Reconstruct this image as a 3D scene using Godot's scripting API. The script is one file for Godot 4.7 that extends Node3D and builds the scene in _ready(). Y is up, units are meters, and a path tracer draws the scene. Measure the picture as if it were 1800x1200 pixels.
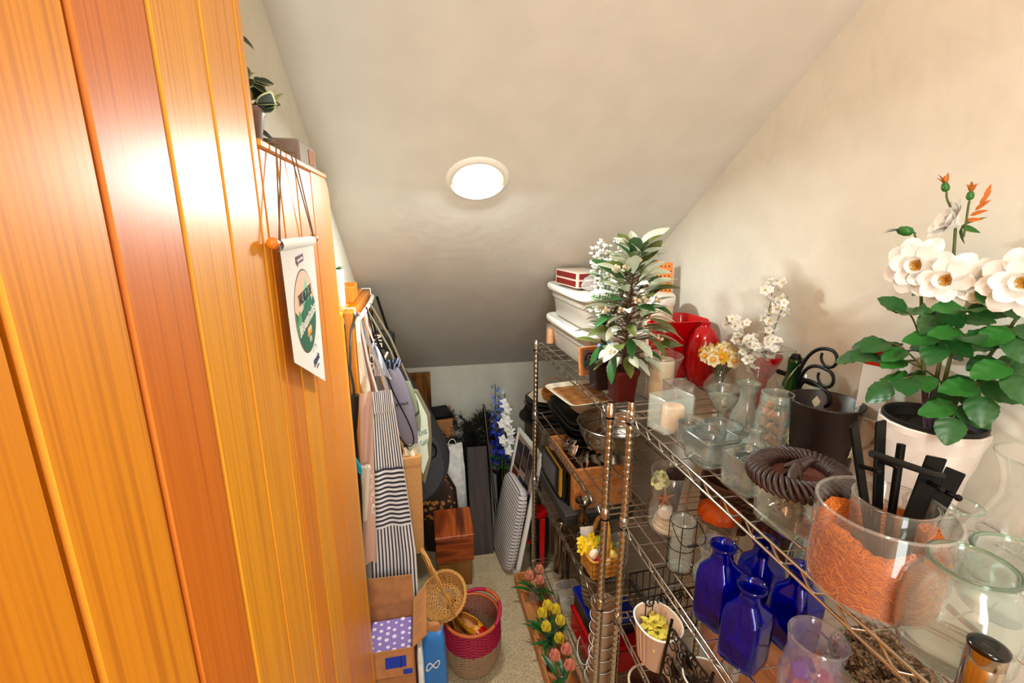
extends Node3D

var G := {}
var rng := RandomNumberGenerator.new()


func _ready():
	rng.seed = 7
	# camera
	var cam := Camera3D.new()
	cam.name = "camera"
	cam.keep_aspect = Camera3D.KEEP_HEIGHT
	cam.fov = 2.0 * rad_to_deg(atan(600.0 / 820.0))
	cam.near = 0.02
	cam.position = Vector3(0, 1.95, 0)
	cam.rotation = Vector3(deg_to_rad(-14.0), deg_to_rad(-10.85), 0)
	add_child(cam)
	cam.current = true
	# environment: a closed room, so the sky outside gives nothing
	var env := Environment.new()
	env.background_mode = Environment.BG_COLOR
	env.background_color = Color(0.02, 0.02, 0.02)
	env.tonemap_mode = Environment.TONE_MAPPER_LINEAR
	env.tonemap_exposure = 1.16
	env.sdfgi_enabled = true
	env.ssao_enabled = true
	env.ssil_enabled = true
	var we := WorldEnvironment.new()
	we.name = "world_environment"
	we.environment = env
	add_child(we)
	materials()
	downlight()
	unseen_ceiling_lamp()
	add_fill_panel()
	room()
	partition()
	left_hangings()
	left_floor()
	back_corner()
	shelving()
	far_top()
	far_lower()
	near_top()
	near_middle()
	near_low()


# ---------------------------------------------------------------- mesh tools
class MB:
	var v := PackedVector3Array()
	var n := PackedVector3Array()
	var uv := PackedVector2Array()
	var ix := PackedInt32Array()

	func mesh() -> ArrayMesh:
		var a := []
		a.resize(Mesh.ARRAY_MAX)
		a[Mesh.ARRAY_VERTEX] = v
		a[Mesh.ARRAY_NORMAL] = n
		a[Mesh.ARRAY_TEX_UV] = uv
		a[Mesh.ARRAY_INDEX] = ix
		var m := ArrayMesh.new()
		m.add_surface_from_arrays(Mesh.PRIMITIVE_TRIANGLES, a)
		return m

	# a, b, c, d run counterclockwise seen from the front
	func quad(a: Vector3, b: Vector3, c: Vector3, d: Vector3) -> void:
		var nn := (b - a).cross(d - a)
		if nn.length_squared() < 1e-16:
			nn = (c - b).cross(a - b)
		nn = nn.normalized()
		var k := v.size()
		v.append_array([a, b, c, d])
		n.append_array([nn, nn, nn, nn])
		uv.append_array([Vector2(0, 1), Vector2(1, 1), Vector2(1, 0), Vector2(0, 0)])
		ix.append_array([k, k + 2, k + 1, k, k + 3, k + 2])

	# skin between loops (or open rows) of equally many points
	func loft(L: Array, wrap := true, cap0 := false, cap1 := false, crease := 0.55) -> void:
		var R := L.size()
		var N: int = L[0].size()
		var W := N + 1 if wrap else N
		var seg := []
		for i in R - 1:
			var A: PackedVector3Array = L[i]
			var B: PackedVector3Array = L[i + 1]
			var s := PackedVector3Array()
			s.resize(N)
			for j in N:
				var p := (j - 1 + N) % N if wrap else maxi(j - 1, 0)
				var q := (j + 1) % N if wrap else mini(j + 1, N - 1)
				var ar := A[q] - A[p] + B[q] - B[p]
				var pr := B[j] - A[j]
				s[j] = pr.cross(ar).normalized()
			seg.append(s)
		for i in R - 1:
			var k := v.size()
			for e in 2:
				var o := i - 1 if e == 0 else i + 1
				var P: PackedVector3Array = L[i + e]
				for jj in W:
					var j := jj % N
					var nn: Vector3 = seg[i][j]
					if o >= 0 and o < R - 1 and nn.dot(seg[o][j]) > crease:
						nn = (nn + seg[o][j]).normalized()
					v.append(P[j])
					n.append(nn)
					uv.append(Vector2(float(jj) / (W - 1), float(i + e) / (R - 1)))
			for jj in W - 1:
				var a := k + jj
				ix.append_array([a, a + 1, a + W, a + 1, a + W + 1, a + W])
		if cap0:
			cap(L[0], L[1], true)
		if cap1:
			cap(L[R - 1], L[R - 2], false)

	func cap(P: PackedVector3Array, inner: PackedVector3Array, first: bool) -> void:
		var c := Vector3.ZERO
		var ci := Vector3.ZERO
		for j in P.size():
			c += P[j]
			ci += inner[j]
		c /= P.size()
		ci /= P.size()
		var nn := Vector3.ZERO
		for j in P.size():
			nn += (P[j] - c).cross(P[(j + 1) % P.size()] - c)
		nn = nn.normalized()
		if nn.dot(c - ci) < 0:
			nn = -nn
		var k := v.size()
		v.append(c)
		n.append(nn)
		uv.append(Vector2(0.5, 0.5))
		for j in P.size():
			v.append(P[j])
			n.append(nn)
			uv.append(Vector2(0.5, 0.5))
		for j in P.size():
			var a := k + 1 + j
			var b := k + 1 + (j + 1) % P.size()
			if (v[a] - c).cross(v[b] - c).dot(nn) > 0:
				ix.append_array([k, b, a])
			else:
				ix.append_array([k, a, b])

	func loop(y: float, rx: float, rz: float, num := 32, p := 2.0, cx := 0.0, cz := 0.0) -> PackedVector3Array:
		var o := PackedVector3Array()
		for j in num:
			var a := TAU * (j + 0.5) / num
			var c := cos(a)
			var s := sin(a)
			o.append(Vector3(cx + signf(c) * pow(absf(c), 2.0 / p) * rx, y, cz + signf(s) * pow(absf(s), 2.0 / p) * rz))
		return o

	# prof: [radius, height] from the bottom of the outside on; zr: depth over width
	func lathe(prof: Array, num := 32, p := 2.0, zr := 1.0, at := Vector3.ZERO, crease := 0.55) -> void:
		var L := []
		for q in prof:
			L.append(loop(at.y + q[1], q[0], q[0] * zr, num, p, at.x, at.z))
		loft(L, true, false, false, crease)

	# a hollow vessel: outside profile, wall thickness, height of the inner bottom
	func vessel(prof: Array, t: float, b: float, num := 40, p := 2.0, zr := 1.0, at := Vector3.ZERO) -> void:
		var o := [[0.0, prof[0][1]]]
		o.append_array(prof)
		var last = prof[prof.size() - 1]
		o.append([last[0] - t * 0.5, last[1] + t * 0.4])
		for k in range(prof.size() - 1, -1, -1):
			var q = prof[k]
			if q[1] > b:
				o.append([maxf(q[0] - t, 0.001), q[1]])
			else:
				o.append([maxf(q[0] - t, 0.001), b])
				break
		o.append([0.0, b])
		lathe(o, num, p, zr, at)

	func tube(P: Array, r: float, num := 6, closed := false, r1 := -1.0) -> void:
		var L := []
		var N := P.size()
		var up := Vector3.UP
		var last_t := Vector3.ZERO
		for i in N:
			var a: Vector3 = P[(i - 1 + N) % N] if closed else P[maxi(i - 1, 0)]
			var b: Vector3 = P[(i + 1) % N] if closed else P[mini(i + 1, N - 1)]
			var t := (b - a).normalized()
			if i == 0:
				up = Vector3.UP if absf(t.y) < 0.9 else Vector3.RIGHT
			up = (up - t * up.dot(t)).normalized()
			var si := t.cross(up)
			var rr := r if r1 < 0 else lerpf(r, r1, float(i) / (N - 1))
			var ring := PackedVector3Array()
			for j in num:
				var w := -TAU * j / num
				ring.append(P[i] + (up * cos(w) + si * sin(w)) * rr)
			L.append(ring)
			last_t = t
		if closed:
			L.append(L[0])
		loft(L, true, not closed, not closed, -0.5)

	# box with chamfered edges
	func bx(c: Vector3, s: Vector3, b := 0.002, q := Basis.IDENTITY) -> void:
		var h := s / 2
		b = minf(b, minf(h.x, minf(h.y, h.z)) * 0.45)
		var R := []
		for e in [[-h.y, b], [-h.y + b, 0.0], [h.y - b, 0.0], [h.y, b]]:
			var x: float = h.x - e[1]
			var z: float = h.z - e[1]
			var ring := []
			for u in [[x, -z + b], [x, z - b], [x - b, z], [-x + b, z], [-x, z - b], [-x, -z + b], [-x + b, -z], [x - b, -z]]:
				ring.append(c + q * Vector3(u[0], e[0], u[1]))
			R.append(ring)
		for i in 3:
			for j in 8:
				quad(R[i][(j + 1) % 8], R[i][j], R[i + 1][j], R[i + 1][(j + 1) % 8])
		for e in [0, 3]:
			var T: Array = R[e]
			if e == 0:
				quad(T[0], T[1], T[2], T[7])
				quad(T[7], T[2], T[3], T[6])
				quad(T[6], T[3], T[4], T[5])
			else:
				quad(T[7], T[2], T[1], T[0])
				quad(T[6], T[3], T[2], T[7])
				quad(T[5], T[4], T[3], T[6])

	# a flat outline given a thickness along local z
	func prism(poly: PackedVector2Array, d: float, f := Transform3D()) -> void:
		if Geometry2D.is_polygon_clockwise(poly):
			poly.reverse()
		var tr := Geometry2D.triangulate_polygon(poly)
		for s in [1.0, -1.0]:
			var k := v.size()
			for q in poly:
				v.append(f * Vector3(q.x, q.y, s * d / 2))
				n.append((f.basis * Vector3(0, 0, s)).normalized())
				uv.append(q)
			for t in range(0, tr.size(), 3):
				var a: Vector2 = poly[tr[t]]
				var b: Vector2 = poly[tr[t + 1]]
				var c: Vector2 = poly[tr[t + 2]]
				var ccw := (b - a).cross(c - a) > 0
				if ccw == (s > 0):
					ix.append_array([k + tr[t], k + tr[t + 2], k + tr[t + 1]])
				else:
					ix.append_array([k + tr[t], k + tr[t + 1], k + tr[t + 2]])
		for j in poly.size():
			var a: Vector2 = poly[j]
			var b: Vector2 = poly[(j + 1) % poly.size()]
			quad(f * Vector3(a.x, a.y, -d / 2), f * Vector3(b.x, b.y, -d / 2), f * Vector3(b.x, b.y, d / 2), f * Vector3(a.x, a.y, d / 2))

	# cloth: f(u, v) -> point
	func sheet(f: Callable, nu := 12, nv := 12) -> void:
		var L := []
		for i in nv + 1:
			var row := PackedVector3Array()
			for j in nu + 1:
				row.append(f.call(float(j) / nu, float(i) / nv))
			L.append(row)
		loft(L, false, false, false, -1.0)

	# a leaf or petal from the origin along +y, upper side to +z
	func leaf(l: float, w: float, bend := 0.3, cup := 0.15, tip := 0.9, f := Transform3D(), rows := 6, blunt := 0.8) -> void:
		var L := []
		for i in rows + 1:
			var t := float(i) / rows
			var hw := w * 0.5 * pow(sin(PI * pow(t, tip) * 0.97 + 0.03), blunt)
			var y := l * t
			var z := -bend * l * t * t
			var row := PackedVector3Array()
			for s in [-1.0, -0.5, 0.0, 0.5, 1.0]:
				row.append(f * Vector3(-hw * s, y, z + cup * hw * absf(s)))
			L.append(row)
		loft(L, false, false, false, -1.0)

	func ball(c: Vector3, r: float, num := 10, yr := 1.0) -> void:
		var L := []
		var h := maxi(num / 2, 4)
		for i in h + 1:
			var a := PI * i / h
			L.append(loop(c.y - cos(a) * r * yr, sin(a) * r, sin(a) * r, num, 2.0, c.x, c.z))
		loft(L, true, false, false, -1.0)


func o(called: String, m, mt: Material, parent: Node = self) -> MeshInstance3D:
	var e := MeshInstance3D.new()
	e.name = called
	e.mesh = m.mesh() if m is MB else m
	e.material_override = null
	e.set_surface_override_material(0, mt)
	parent.add_child(e, true)
	return e


func tag(e: Node, label: String, cat: String, group := "") -> Node:
	e.set_meta("label", label)
	e.set_meta("category", cat)
	if group != "":
		e.set_meta("group", group)
	return e


func thing(called: String, label: String, cat: String, at: Vector3, turn := 0.0, group := "") -> Node3D:
	var e := Node3D.new()
	e.name = called
	e.position = at
	e.rotation.y = deg_to_rad(turn)
	add_child(e, true)
	tag(e, label, cat, group)
	return e


func one(called: String, label: String, cat: String, at: Vector3, m, mt: Material, turn := 0.0, group := "") -> MeshInstance3D:
	var e := o(called, m, mt)
	e.position = at
	e.rotation.y = deg_to_rad(turn)
	tag(e, label, cat, group)
	return e


func struct(called: String, m, mt: Material, parent: Node = self) -> MeshInstance3D:
	var e := o(called, m, mt, parent)
	if parent == self:
		e.set_meta("kind", "structure")
	return e


func stuff(e: Node) -> void:
	e.set_meta("kind", "stuff")


# a basis whose y runs along d and whose z lies as near as may be to up
func along(d: Vector3, up := Vector3.UP) -> Basis:
	var y := d.normalized()
	var z := up - y * up.dot(y)
	if z.length() < 0.01:
		z = Vector3(0.3, 0.1, 1) - y * Vector3(0.3, 0.1, 1).dot(y)
	z = z.normalized()
	return Basis(y.cross(z), y, z)


func put(called: String, m: Mesh, mt: Material, parent: Node, at: Vector3, b := Basis.IDENTITY) -> MeshInstance3D:
	var e := o(called, m, mt, parent)
	e.transform = Transform3D(b, at)
	return e


func words(text: String, size: float, mt: Material, parent: Node, at: Vector3, b := Basis.IDENTITY, font := "Droid Sans", bold := true, depth := 0.0006) -> MeshInstance3D:
	var t := TextMesh.new()
	var f := SystemFont.new()
	f.font_names = PackedStringArray([font])
	f.font_weight = 700 if bold else 400
	t.font = f
	t.text = text
	t.font_size = 48
	t.pixel_size = size / 48.0
	t.depth = depth
	t.curve_step = 2.0
	var e := MeshInstance3D.new()
	e.name = "lettering"
	e.mesh = t
	e.set_surface_override_material(0, mt)
	for k in t.get_surface_count():
		e.set_surface_override_material(k, mt)
	e.transform = Transform3D(b, at)
	parent.add_child(e, true)
	return e


func bez(a: Vector3, b: Vector3, c: Vector3, d: Vector3, k := 12) -> Array:
	var r := []
	for i in k + 1:
		r.append(a.bezier_interpolate(b, c, d, float(i) / k))
	return r


func arc(c: Vector3, u: Vector3, w: Vector3, a0: float, a1: float, k := 16) -> Array:
	var r := []
	for i in k + 1:
		var a := deg_to_rad(lerpf(a0, a1, float(i) / k))
		r.append(c + u * cos(a) + w * sin(a))
	return r


func poly(flat: Array) -> PackedVector2Array:
	var r := PackedVector2Array()
	for i in range(0, flat.size(), 2):
		r.append(Vector2(flat[i], flat[i + 1]))
	return r


func disc2(r: float, k := 40, c := Vector2.ZERO) -> PackedVector2Array:
	var q := PackedVector2Array()
	for i in k:
		q.append(c + Vector2(cos(TAU * i / k), sin(TAU * i / k)) * r)
	return q


func rf(a: float, b: float) -> float:
	return rng.randf_range(a, b)


# ---------------------------------------------------------------- materials
func mat(c: Color, rough := 0.6, metal := 0.0) -> StandardMaterial3D:
	var m := StandardMaterial3D.new()
	m.albedo_color = c
	m.roughness = rough
	m.metallic = metal
	return m


func noise_tex(freq: float, cols: Array, sd := 1, oct := 4, size := 512, kind := FastNoiseLite.TYPE_SIMPLEX_SMOOTH) -> NoiseTexture2D:
	var f := FastNoiseLite.new()
	f.noise_type = kind
	f.seed = sd
	f.frequency = freq
	f.fractal_octaves = oct
	var t := NoiseTexture2D.new()
	t.width = size
	t.height = size
	t.seamless = true
	t.noise = f
	var g := Gradient.new()
	var offs := PackedFloat32Array()
	var cs := PackedColorArray()
	for i in cols.size():
		offs.append(0.18 + 0.64 * i / maxf(cols.size() - 1, 1))
		cs.append(cols[i])
	g.offsets = offs
	g.colors = cs
	t.color_ramp = g
	return t


# tinted copy of a textured material
func tri(t: Texture2D, sc: Vector3, rough := 0.6, tint := Color.WHITE, off := Vector3.ZERO, bump: Texture2D = null, bump_cm := 0.1) -> StandardMaterial3D:
	var m := mat(tint, rough)
	m.albedo_texture = t
	m.uv1_triplanar = true
	m.uv1_triplanar_sharpness = 8.0
	m.uv1_scale = sc
	m.uv1_offset = off
	if bump:
		m.heightmap_enabled = true
		m.heightmap_texture = bump
		m.heightmap_scale = bump_cm
	return m


func pane(c: Color, a := 0.05, rough := 0.02) -> StandardMaterial3D:
	var m := mat(Color(c.r, c.g, c.b, a), rough)
	m.transparency = BaseMaterial3D.TRANSPARENCY_ALPHA
	m.metallic_specular = 0.68
	m.cull_mode = BaseMaterial3D.CULL_DISABLED
	return m


func glass(c: Color, a := 0.02, rough := 0.02) -> StandardMaterial3D:
	var m := mat(Color(c.r, c.g, c.b, a), rough)
	m.refraction_enabled = true
	m.refraction_scale = 0.05
	return m


func stripes(cols: Array, reps := 1, vertical := true) -> ImageTexture:
	var w := 512
	var im := Image.create(w if vertical else 8, 8 if vertical else w, false, Image.FORMAT_RGB8)
	var total := 0.0
	for c in cols:
		total += c[1]
	var x := 0.0
	for k in reps:
		for c in cols:
			var d: float = c[1] / total / reps * w
			if vertical:
				im.fill_rect(Rect2i(roundi(x), 0, ceili(d) + 1, 8), c[0])
			else:
				im.fill_rect(Rect2i(0, roundi(x), 8, ceili(d) + 1), c[0])
			x += d
	return ImageTexture.create_from_image(im)


func uvmat(t: Texture2D, rough := 0.85) -> StandardMaterial3D:
	var m := mat(Color.WHITE, rough)
	m.albedo_texture = t
	m.cull_mode = BaseMaterial3D.CULL_DISABLED
	return m


func cloth(c: Color, sheen := 0.3) -> StandardMaterial3D:
	var m := mat(c, 0.9)
	m.rim_enabled = true
	m.rim = sheen
	m.cull_mode = BaseMaterial3D.CULL_DISABLED
	m.uv1_triplanar = true
	m.uv1_scale = Vector3(60, 60, 60)
	m.heightmap_enabled = true
	m.heightmap_texture = G.bump
	m.heightmap_scale = 0.02
	return m


func materials():
	var g0 := Color(0, 0, 0)
	var g1 := Color(1, 1, 1)
	G.bump = noise_tex(0.05, [g0, g1], 3, 3, 256)
	G.peel = noise_tex(0.03, [g0, g1], 5, 2, 512)
	# plaster
	var wt := noise_tex(0.02, [Color(0.975, 0.975, 0.975), Color(1, 1, 1)], 8, 3, 256)
	G.wall = tri(wt, Vector3(1.2, 1.2, 1.2), 0.75, Color(0.885, 0.865, 0.81), Vector3.ZERO, G.peel, 0.06)
	G.ceil = tri(wt, Vector3(1.1, 1.1, 1.1), 0.8, Color(0.88, 0.86, 0.825), Vector3.ZERO, G.peel, 0.05)
	# lacquered fir boards: grain drawn out along the board
	var grain := noise_tex(0.012, [Color(0.89, 0.82, 0.70), Color(0.95, 0.93, 0.88), Color(1, 1, 1), Color(0.97, 0.95, 0.90), Color(0.92, 0.87, 0.78)], 11, 5)
	G.boards = []
	var tints := [Color(0.91, 0.57, 0.07), Color(0.93, 0.59, 0.075), Color(0.87, 0.47, 0.03), Color(0.95, 0.635, 0.06), Color(0.94, 0.62, 0.065), Color(0.90, 0.53, 0.05), Color(0.91, 0.55, 0.055)]
	for k in tints.size():
		var m := tri(grain, Vector3(12.0, 0.13, 12.0), 0.42, tints[k], Vector3(0.37 * k, 0.21 * k, 0.53 * k))
		m.clearcoat_enabled = true
		m.clearcoat = 0.5
		m.clearcoat_roughness = 0.38
		G.boards.append(m)
	G.groove = mat(Color(0.33, 0.14, 0.03), 0.8)
	var g2 := noise_tex(0.012, [Color(0.5, 0.4, 0.3), Color(1, 1, 1), Color(0.75, 0.65, 0.55)], 21, 5, 256)
	G.redwood = tri(g2, Vector3(3, 3, 0.35), 0.45, Color(0.74, 0.36, 0.12))
	G.redwood2 = tri(g2, Vector3(0.4, 4, 4), 0.45, Color(0.66, 0.31, 0.10))
	G.darkwood = tri(g2, Vector3(5, 0.4, 5), 0.65, Color(0.21, 0.13, 0.09))
	var g3 := noise_tex(0.012, [Color(0.84, 0.76, 0.66), Color(1, 1, 1), Color(0.92, 0.87, 0.80)], 23, 5, 256)
	G.pine = tri(g3, Vector3(3, 7, 0.4), 0.5, Color(0.80, 0.52, 0.28))
	G.doorwood = tri(g2, Vector3(5, 0.4, 5), 0.45, Color(0.60, 0.38, 0.12))
	# carpet
	var fl := noise_tex(0.11, [Color(0.42, 0.36, 0.28), Color(0.74, 0.67, 0.56), Color(0.86, 0.80, 0.70), Color(0.60, 0.53, 0.43)], 31, 4)
	G.carpet = tri(fl, Vector3(2.4, 2.4, 2.4), 0.95, Color(0.95, 0.92, 0.86), Vector3.ZERO, fl, 0.5)
	# card and paper
	var cd := noise_tex(0.02, [Color(0.9, 0.9, 0.9), Color(1, 1, 1)], 41, 3, 256)
	G.card = tri(cd, Vector3(3, 3, 3), 0.8, Color(0.72, 0.47, 0.27))
	G.card_in = tri(cd, Vector3(3, 3, 3), 0.8, Color(0.70, 0.44, 0.27))
	G.paper = tri(cd, Vector3(3, 3, 3), 0.7, Color(0.92, 0.90, 0.88))
	# metals
	G.chrome = mat(Color(0.80, 0.77, 0.73), 0.14, 1.0)
	G.steel = mat(Color(0.62, 0.58, 0.53), 0.22, 1.0)
	G.dark_chrome = mat(Color(0.50, 0.44, 0.38), 0.16, 1.0)
	G.iron = mat(Color(0.035, 0.03, 0.03), 0.45, 0.4)
	G.white_wire = mat(Color(0.92, 0.90, 0.86), 0.35)
	G.black = mat(Color(0.02, 0.02, 0.022), 0.5)
	G.black.metallic_specular = 0.3
	G.black_gloss = mat(Color(0.02, 0.02, 0.022), 0.15)
	# glass and plastics
	G.glass = pane(Color(0.92, 0.97, 0.94), 0.045)
	G.glass2 = pane(Color(0.85, 0.96, 0.92), 0.09)
	G.rim = glass(Color(0.80, 0.90, 0.82), 0.05)
	G.clear = glass(Color(0.95, 0.98, 0.97), 0.01)
	G.plastic = pane(Color(0.93, 0.92, 0.90), 0.08, 0.10)
	G.frost = pane(Color(0.93, 0.90, 0.85), 0.42, 0.22)
	G.cobalt = glass(Color(0.03, 0.15, 0.97), 0.05, 0.03)
	G.solid = glass(Color(0.95, 0.985, 0.97), 0.09, 0.02)
	G.red_glass = glass(Color(0.85, 0.02, 0.06), 0.25, 0.06)
	G.green_glass = glass(Color(0.04, 0.42, 0.14), 0.15, 0.04)
	# plain colours
	G.white = mat(Color(0.92, 0.90, 0.86), 0.45)
	G.cream = mat(Color(0.89, 0.82, 0.71), 0.5)
	G.wax = mat(Color(0.93, 0.86, 0.74), 0.45)
	G.wax.subsurf_scatter_enabled = true
	G.wax.subsurf_scatter_strength = 0.2
	G.red = mat(Color(0.72, 0.02, 0.05), 0.18)
	G.blue = mat(Color(0.03, 0.12, 0.55), 0.3)
	G.brown = mat(Color(0.115, 0.062, 0.052), 0.42)
	G.twine = mat(Color(0.42, 0.30, 0.20), 0.9)
	G.soil = tri(fl, Vector3(8, 8, 8), 0.9, Color(0.28, 0.22, 0.17), Vector3.ZERO, fl, 1.0)
	# plants
	G.leaf = leafmat(Color(0.11, 0.34, 0.13), 0.38)
	G.leaf2 = leafmat(Color(0.16, 0.43, 0.15), 0.38)
	G.olive = leafmat(Color(0.33, 0.37, 0.14), 0.45)
	G.sage = leafmat(Color(0.82, 0.85, 0.77), 0.6)  # frosted leaf colour, whitened further to carry the downlight
	G.petal = leafmat(Color(0.95, 0.945, 0.93), 0.6)
	G.stem = mat(Color(0.30, 0.36, 0.13), 0.6)
	G.bark = mat(Color(0.30, 0.18, 0.10), 0.8)


func leafmat(c: Color, r: float) -> StandardMaterial3D:
	var m := mat(c, r)
	m.cull_mode = BaseMaterial3D.CULL_DISABLED
	m.backlight_enabled = true
	m.backlight = Color(0.25, 0.25, 0.2)
	return m


# ---------------------------------------------------------------- lights and room
const CA := 3.219
const CB := 0.6766


func ceil_y(z: float) -> float:
	return minf(CA + CB * z, 3.42)


func downlight():
	var nrm := Vector3(0, -0.8282, 0.5604)
	var at := Vector3(0.199, CA + CB * -1.654, -1.654)
	var b := along(nrm, Vector3(0, 1, 0.2))
	var t := thing("downlight", "round recessed downlight glowing in the sloped ceiling", "light", at)
	t.basis = b
	var m := MB.new()
	m.lathe([[0.086, 0.010], [0.088, 0.012], [0.096, 0.011], [0.105, 0.006], [0.1075, 0.001], [0.1075, 0.0]], 48)
	m.lathe([[0.078, 0.0015], [0.086, 0.010]], 48)
	o("trim_ring", m, G.white, t)
	m = MB.new()
	m.lathe([[0.0835, 0.0035], [0.06, 0.006], [0.03, 0.0072], [0.0, 0.0075]], 40)
	var lm := mat(Color(1, 1, 1), 0.5)
	lm.emission_enabled = true
	lm.emission = Color(1.0, 0.96, 0.88)
	lm.emission_energy_multiplier = 3.0
	o("lamp_lens", m, lm, t)
	var l := AreaLight3D.new()
	l.name = "downlight_glow"
	l.area_size = Vector2(0.12, 0.12)
	l.light_energy = LAMP_1
	l.light_color = Color(0.95, 0.985, 0.965)
	l.area_range = 8.0
	l.area_attenuation = 2.0
	l.shadow_enabled = true
	l.transform = Transform3D(Basis.looking_at(Vector3(0, -0.96, 0.28), Vector3(0, 0.5, 0.8)), at + nrm * 0.016)
	add_child(l)


const LAMP_1 := 1.8
const LAMP_2 := 2.0
const FILL := 2.7  # strength of the added fill panel behind the camera


func unseen_ceiling_lamp():
	var at := Vector3(0.0, 3.42, 0.52)  # out of view, placed to light the walls and upper ceiling
	var t := thing("unseen_ceiling_lamp", "unseen flush ceiling lamp out of view behind the camera", "light", at)
	var m := MB.new()
	m.lathe([[0.0, -0.03], [0.13, -0.03], [0.15, -0.02], [0.155, 0.0], [0.0, 0.0]], 40)
	var lm := mat(Color(1, 1, 1), 0.5)
	lm.emission_enabled = true
	lm.emission = Color(1.0, 0.94, 0.85)
	lm.emission_energy_multiplier = 2.0
	o("lamp_diffuser", m, lm, t)
	m = MB.new()
	m.lathe([[0.152, -0.012], [0.165, -0.010], [0.167, 0.0]], 40)
	o("trim_ring", m, G.white, t)
	var l := AreaLight3D.new()
	l.name = "unseen_ceiling_lamp_glow"
	l.area_size = Vector2(0.22, 0.22)
	l.light_energy = LAMP_2
	l.light_color = Color(0.94, 0.985, 0.965)
	l.area_range = 10.0
	l.area_attenuation = 2.0
	l.shadow_enabled = true
	l.transform = Transform3D(Basis.looking_at(Vector3.DOWN, Vector3.FORWARD), at + Vector3(0, -0.04, 0))
	add_child(l)


# glowing fill panel added behind the camera to brighten the closet
func add_fill_panel():
	var t := Node3D.new()
	t.name = "added_fill_panel_1"
	t.set_meta("kind", "structure")
	t.position = Vector3(0.03, 1.95, 1.29)
	add_child(t)
	var m := MB.new()
	m.bx(Vector3(0, 0, 0), Vector3(0.5, 1.5, 0.012), 0.002)
	var lm := mat(Color(1, 1, 1), 0.5)
	lm.emission_enabled = true
	lm.emission = Color(0.95, 0.97, 1.0)
	lm.emission_energy_multiplier = 0.6
	o("pane", m, lm, t)  # emissive face of the added panel
	for q in [[Vector3(-0.27, 0, 0), Vector3(0.06, 1.62, 0.05)], [Vector3(0.27, 0, 0), Vector3(0.06, 1.62, 0.05)], [Vector3(0, 0.78, 0), Vector3(0.48, 0.06, 0.05)], [Vector3(0, -0.78, 0), Vector3(0.48, 0.06, 0.05)]]:
		m = MB.new()
		m.bx(q[0], q[1], 0.004)
		o("frame", m, G.white, t)  # surround of the added panel
	var l := AreaLight3D.new()
	l.name = "fill_panel_glow"
	l.area_size = Vector2(0.46, 1.45)
	l.light_energy = FILL
	l.light_color = Color(0.92, 0.985, 0.98)
	l.area_range = 12.0
	l.area_attenuation = 2.0
	l.shadow_enabled = true
	l.transform = Transform3D(Basis.looking_at(Vector3.FORWARD, Vector3.UP), t.position + Vector3(0, 0, -0.02))
	add_child(l)


func slab(x0: float, x1: float, y0: float, y1: float, z0: float, z1: float, b := 0.0005) -> MB:
	var m := MB.new()
	m.bx(Vector3(x0 + x1, y0 + y1, z0 + z1) / 2, Vector3(x1 - x0, y1 - y0, z1 - z0), b)
	return m


func room():
	struct("floor", slab(-0.5, 1.3, -0.1, 0.0, -3.6, 1.5), G.carpet)
	struct("wall_left", slab(-0.42, -0.304, 0.0, 3.6, -3.6, 1.5), G.wall)
	struct("wall_right", slab(1.08, 1.2, 0.0, 3.6, -3.6, 1.5), G.wall)
	struct("wall_back", slab(-0.5, 1.3, 0.0, 1.3, -3.52, -3.40), G.wall)
	struct("wall_front", slab(-0.5, 1.3, 0.0, 3.6, 1.3, 1.42), G.wall)
	var m := MB.new()
	var zt := (3.42 - CA) / CB
	m.prism(poly([-3.6, CA + CB * -3.6, zt, 3.42, 1.5, 3.42, 1.5, 3.6, zt - 0.05, 3.6, -3.6, CA + CB * -3.6 + 0.2]), 1.75, Transform3D(Basis(Vector3(0, 0, 1), Vector3(0, 1, 0), Vector3(-1, 0, 0)), Vector3(0.4, 0, 0)))
	struct("ceiling", m, G.ceil)
	m = slab(-0.304, 1.08, 0.0, 0.07, -3.40, -3.388, 0.003)
	struct("baseboard_back", m, G.white)


func plank_part(parent: Node3D, z0: float, z1: float, y1: float, k: int):
	var m := MB.new()
	var c := Vector3(-0.231, y1 / 2, (z0 + z1) / 2)
	m.bx(Vector3.ZERO, Vector3(0.022, y1, absf(z1 - z0) - 0.0048), 0.0028)
	var e := o("plank", m, G.boards[k], parent)
	e.position = c


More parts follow.
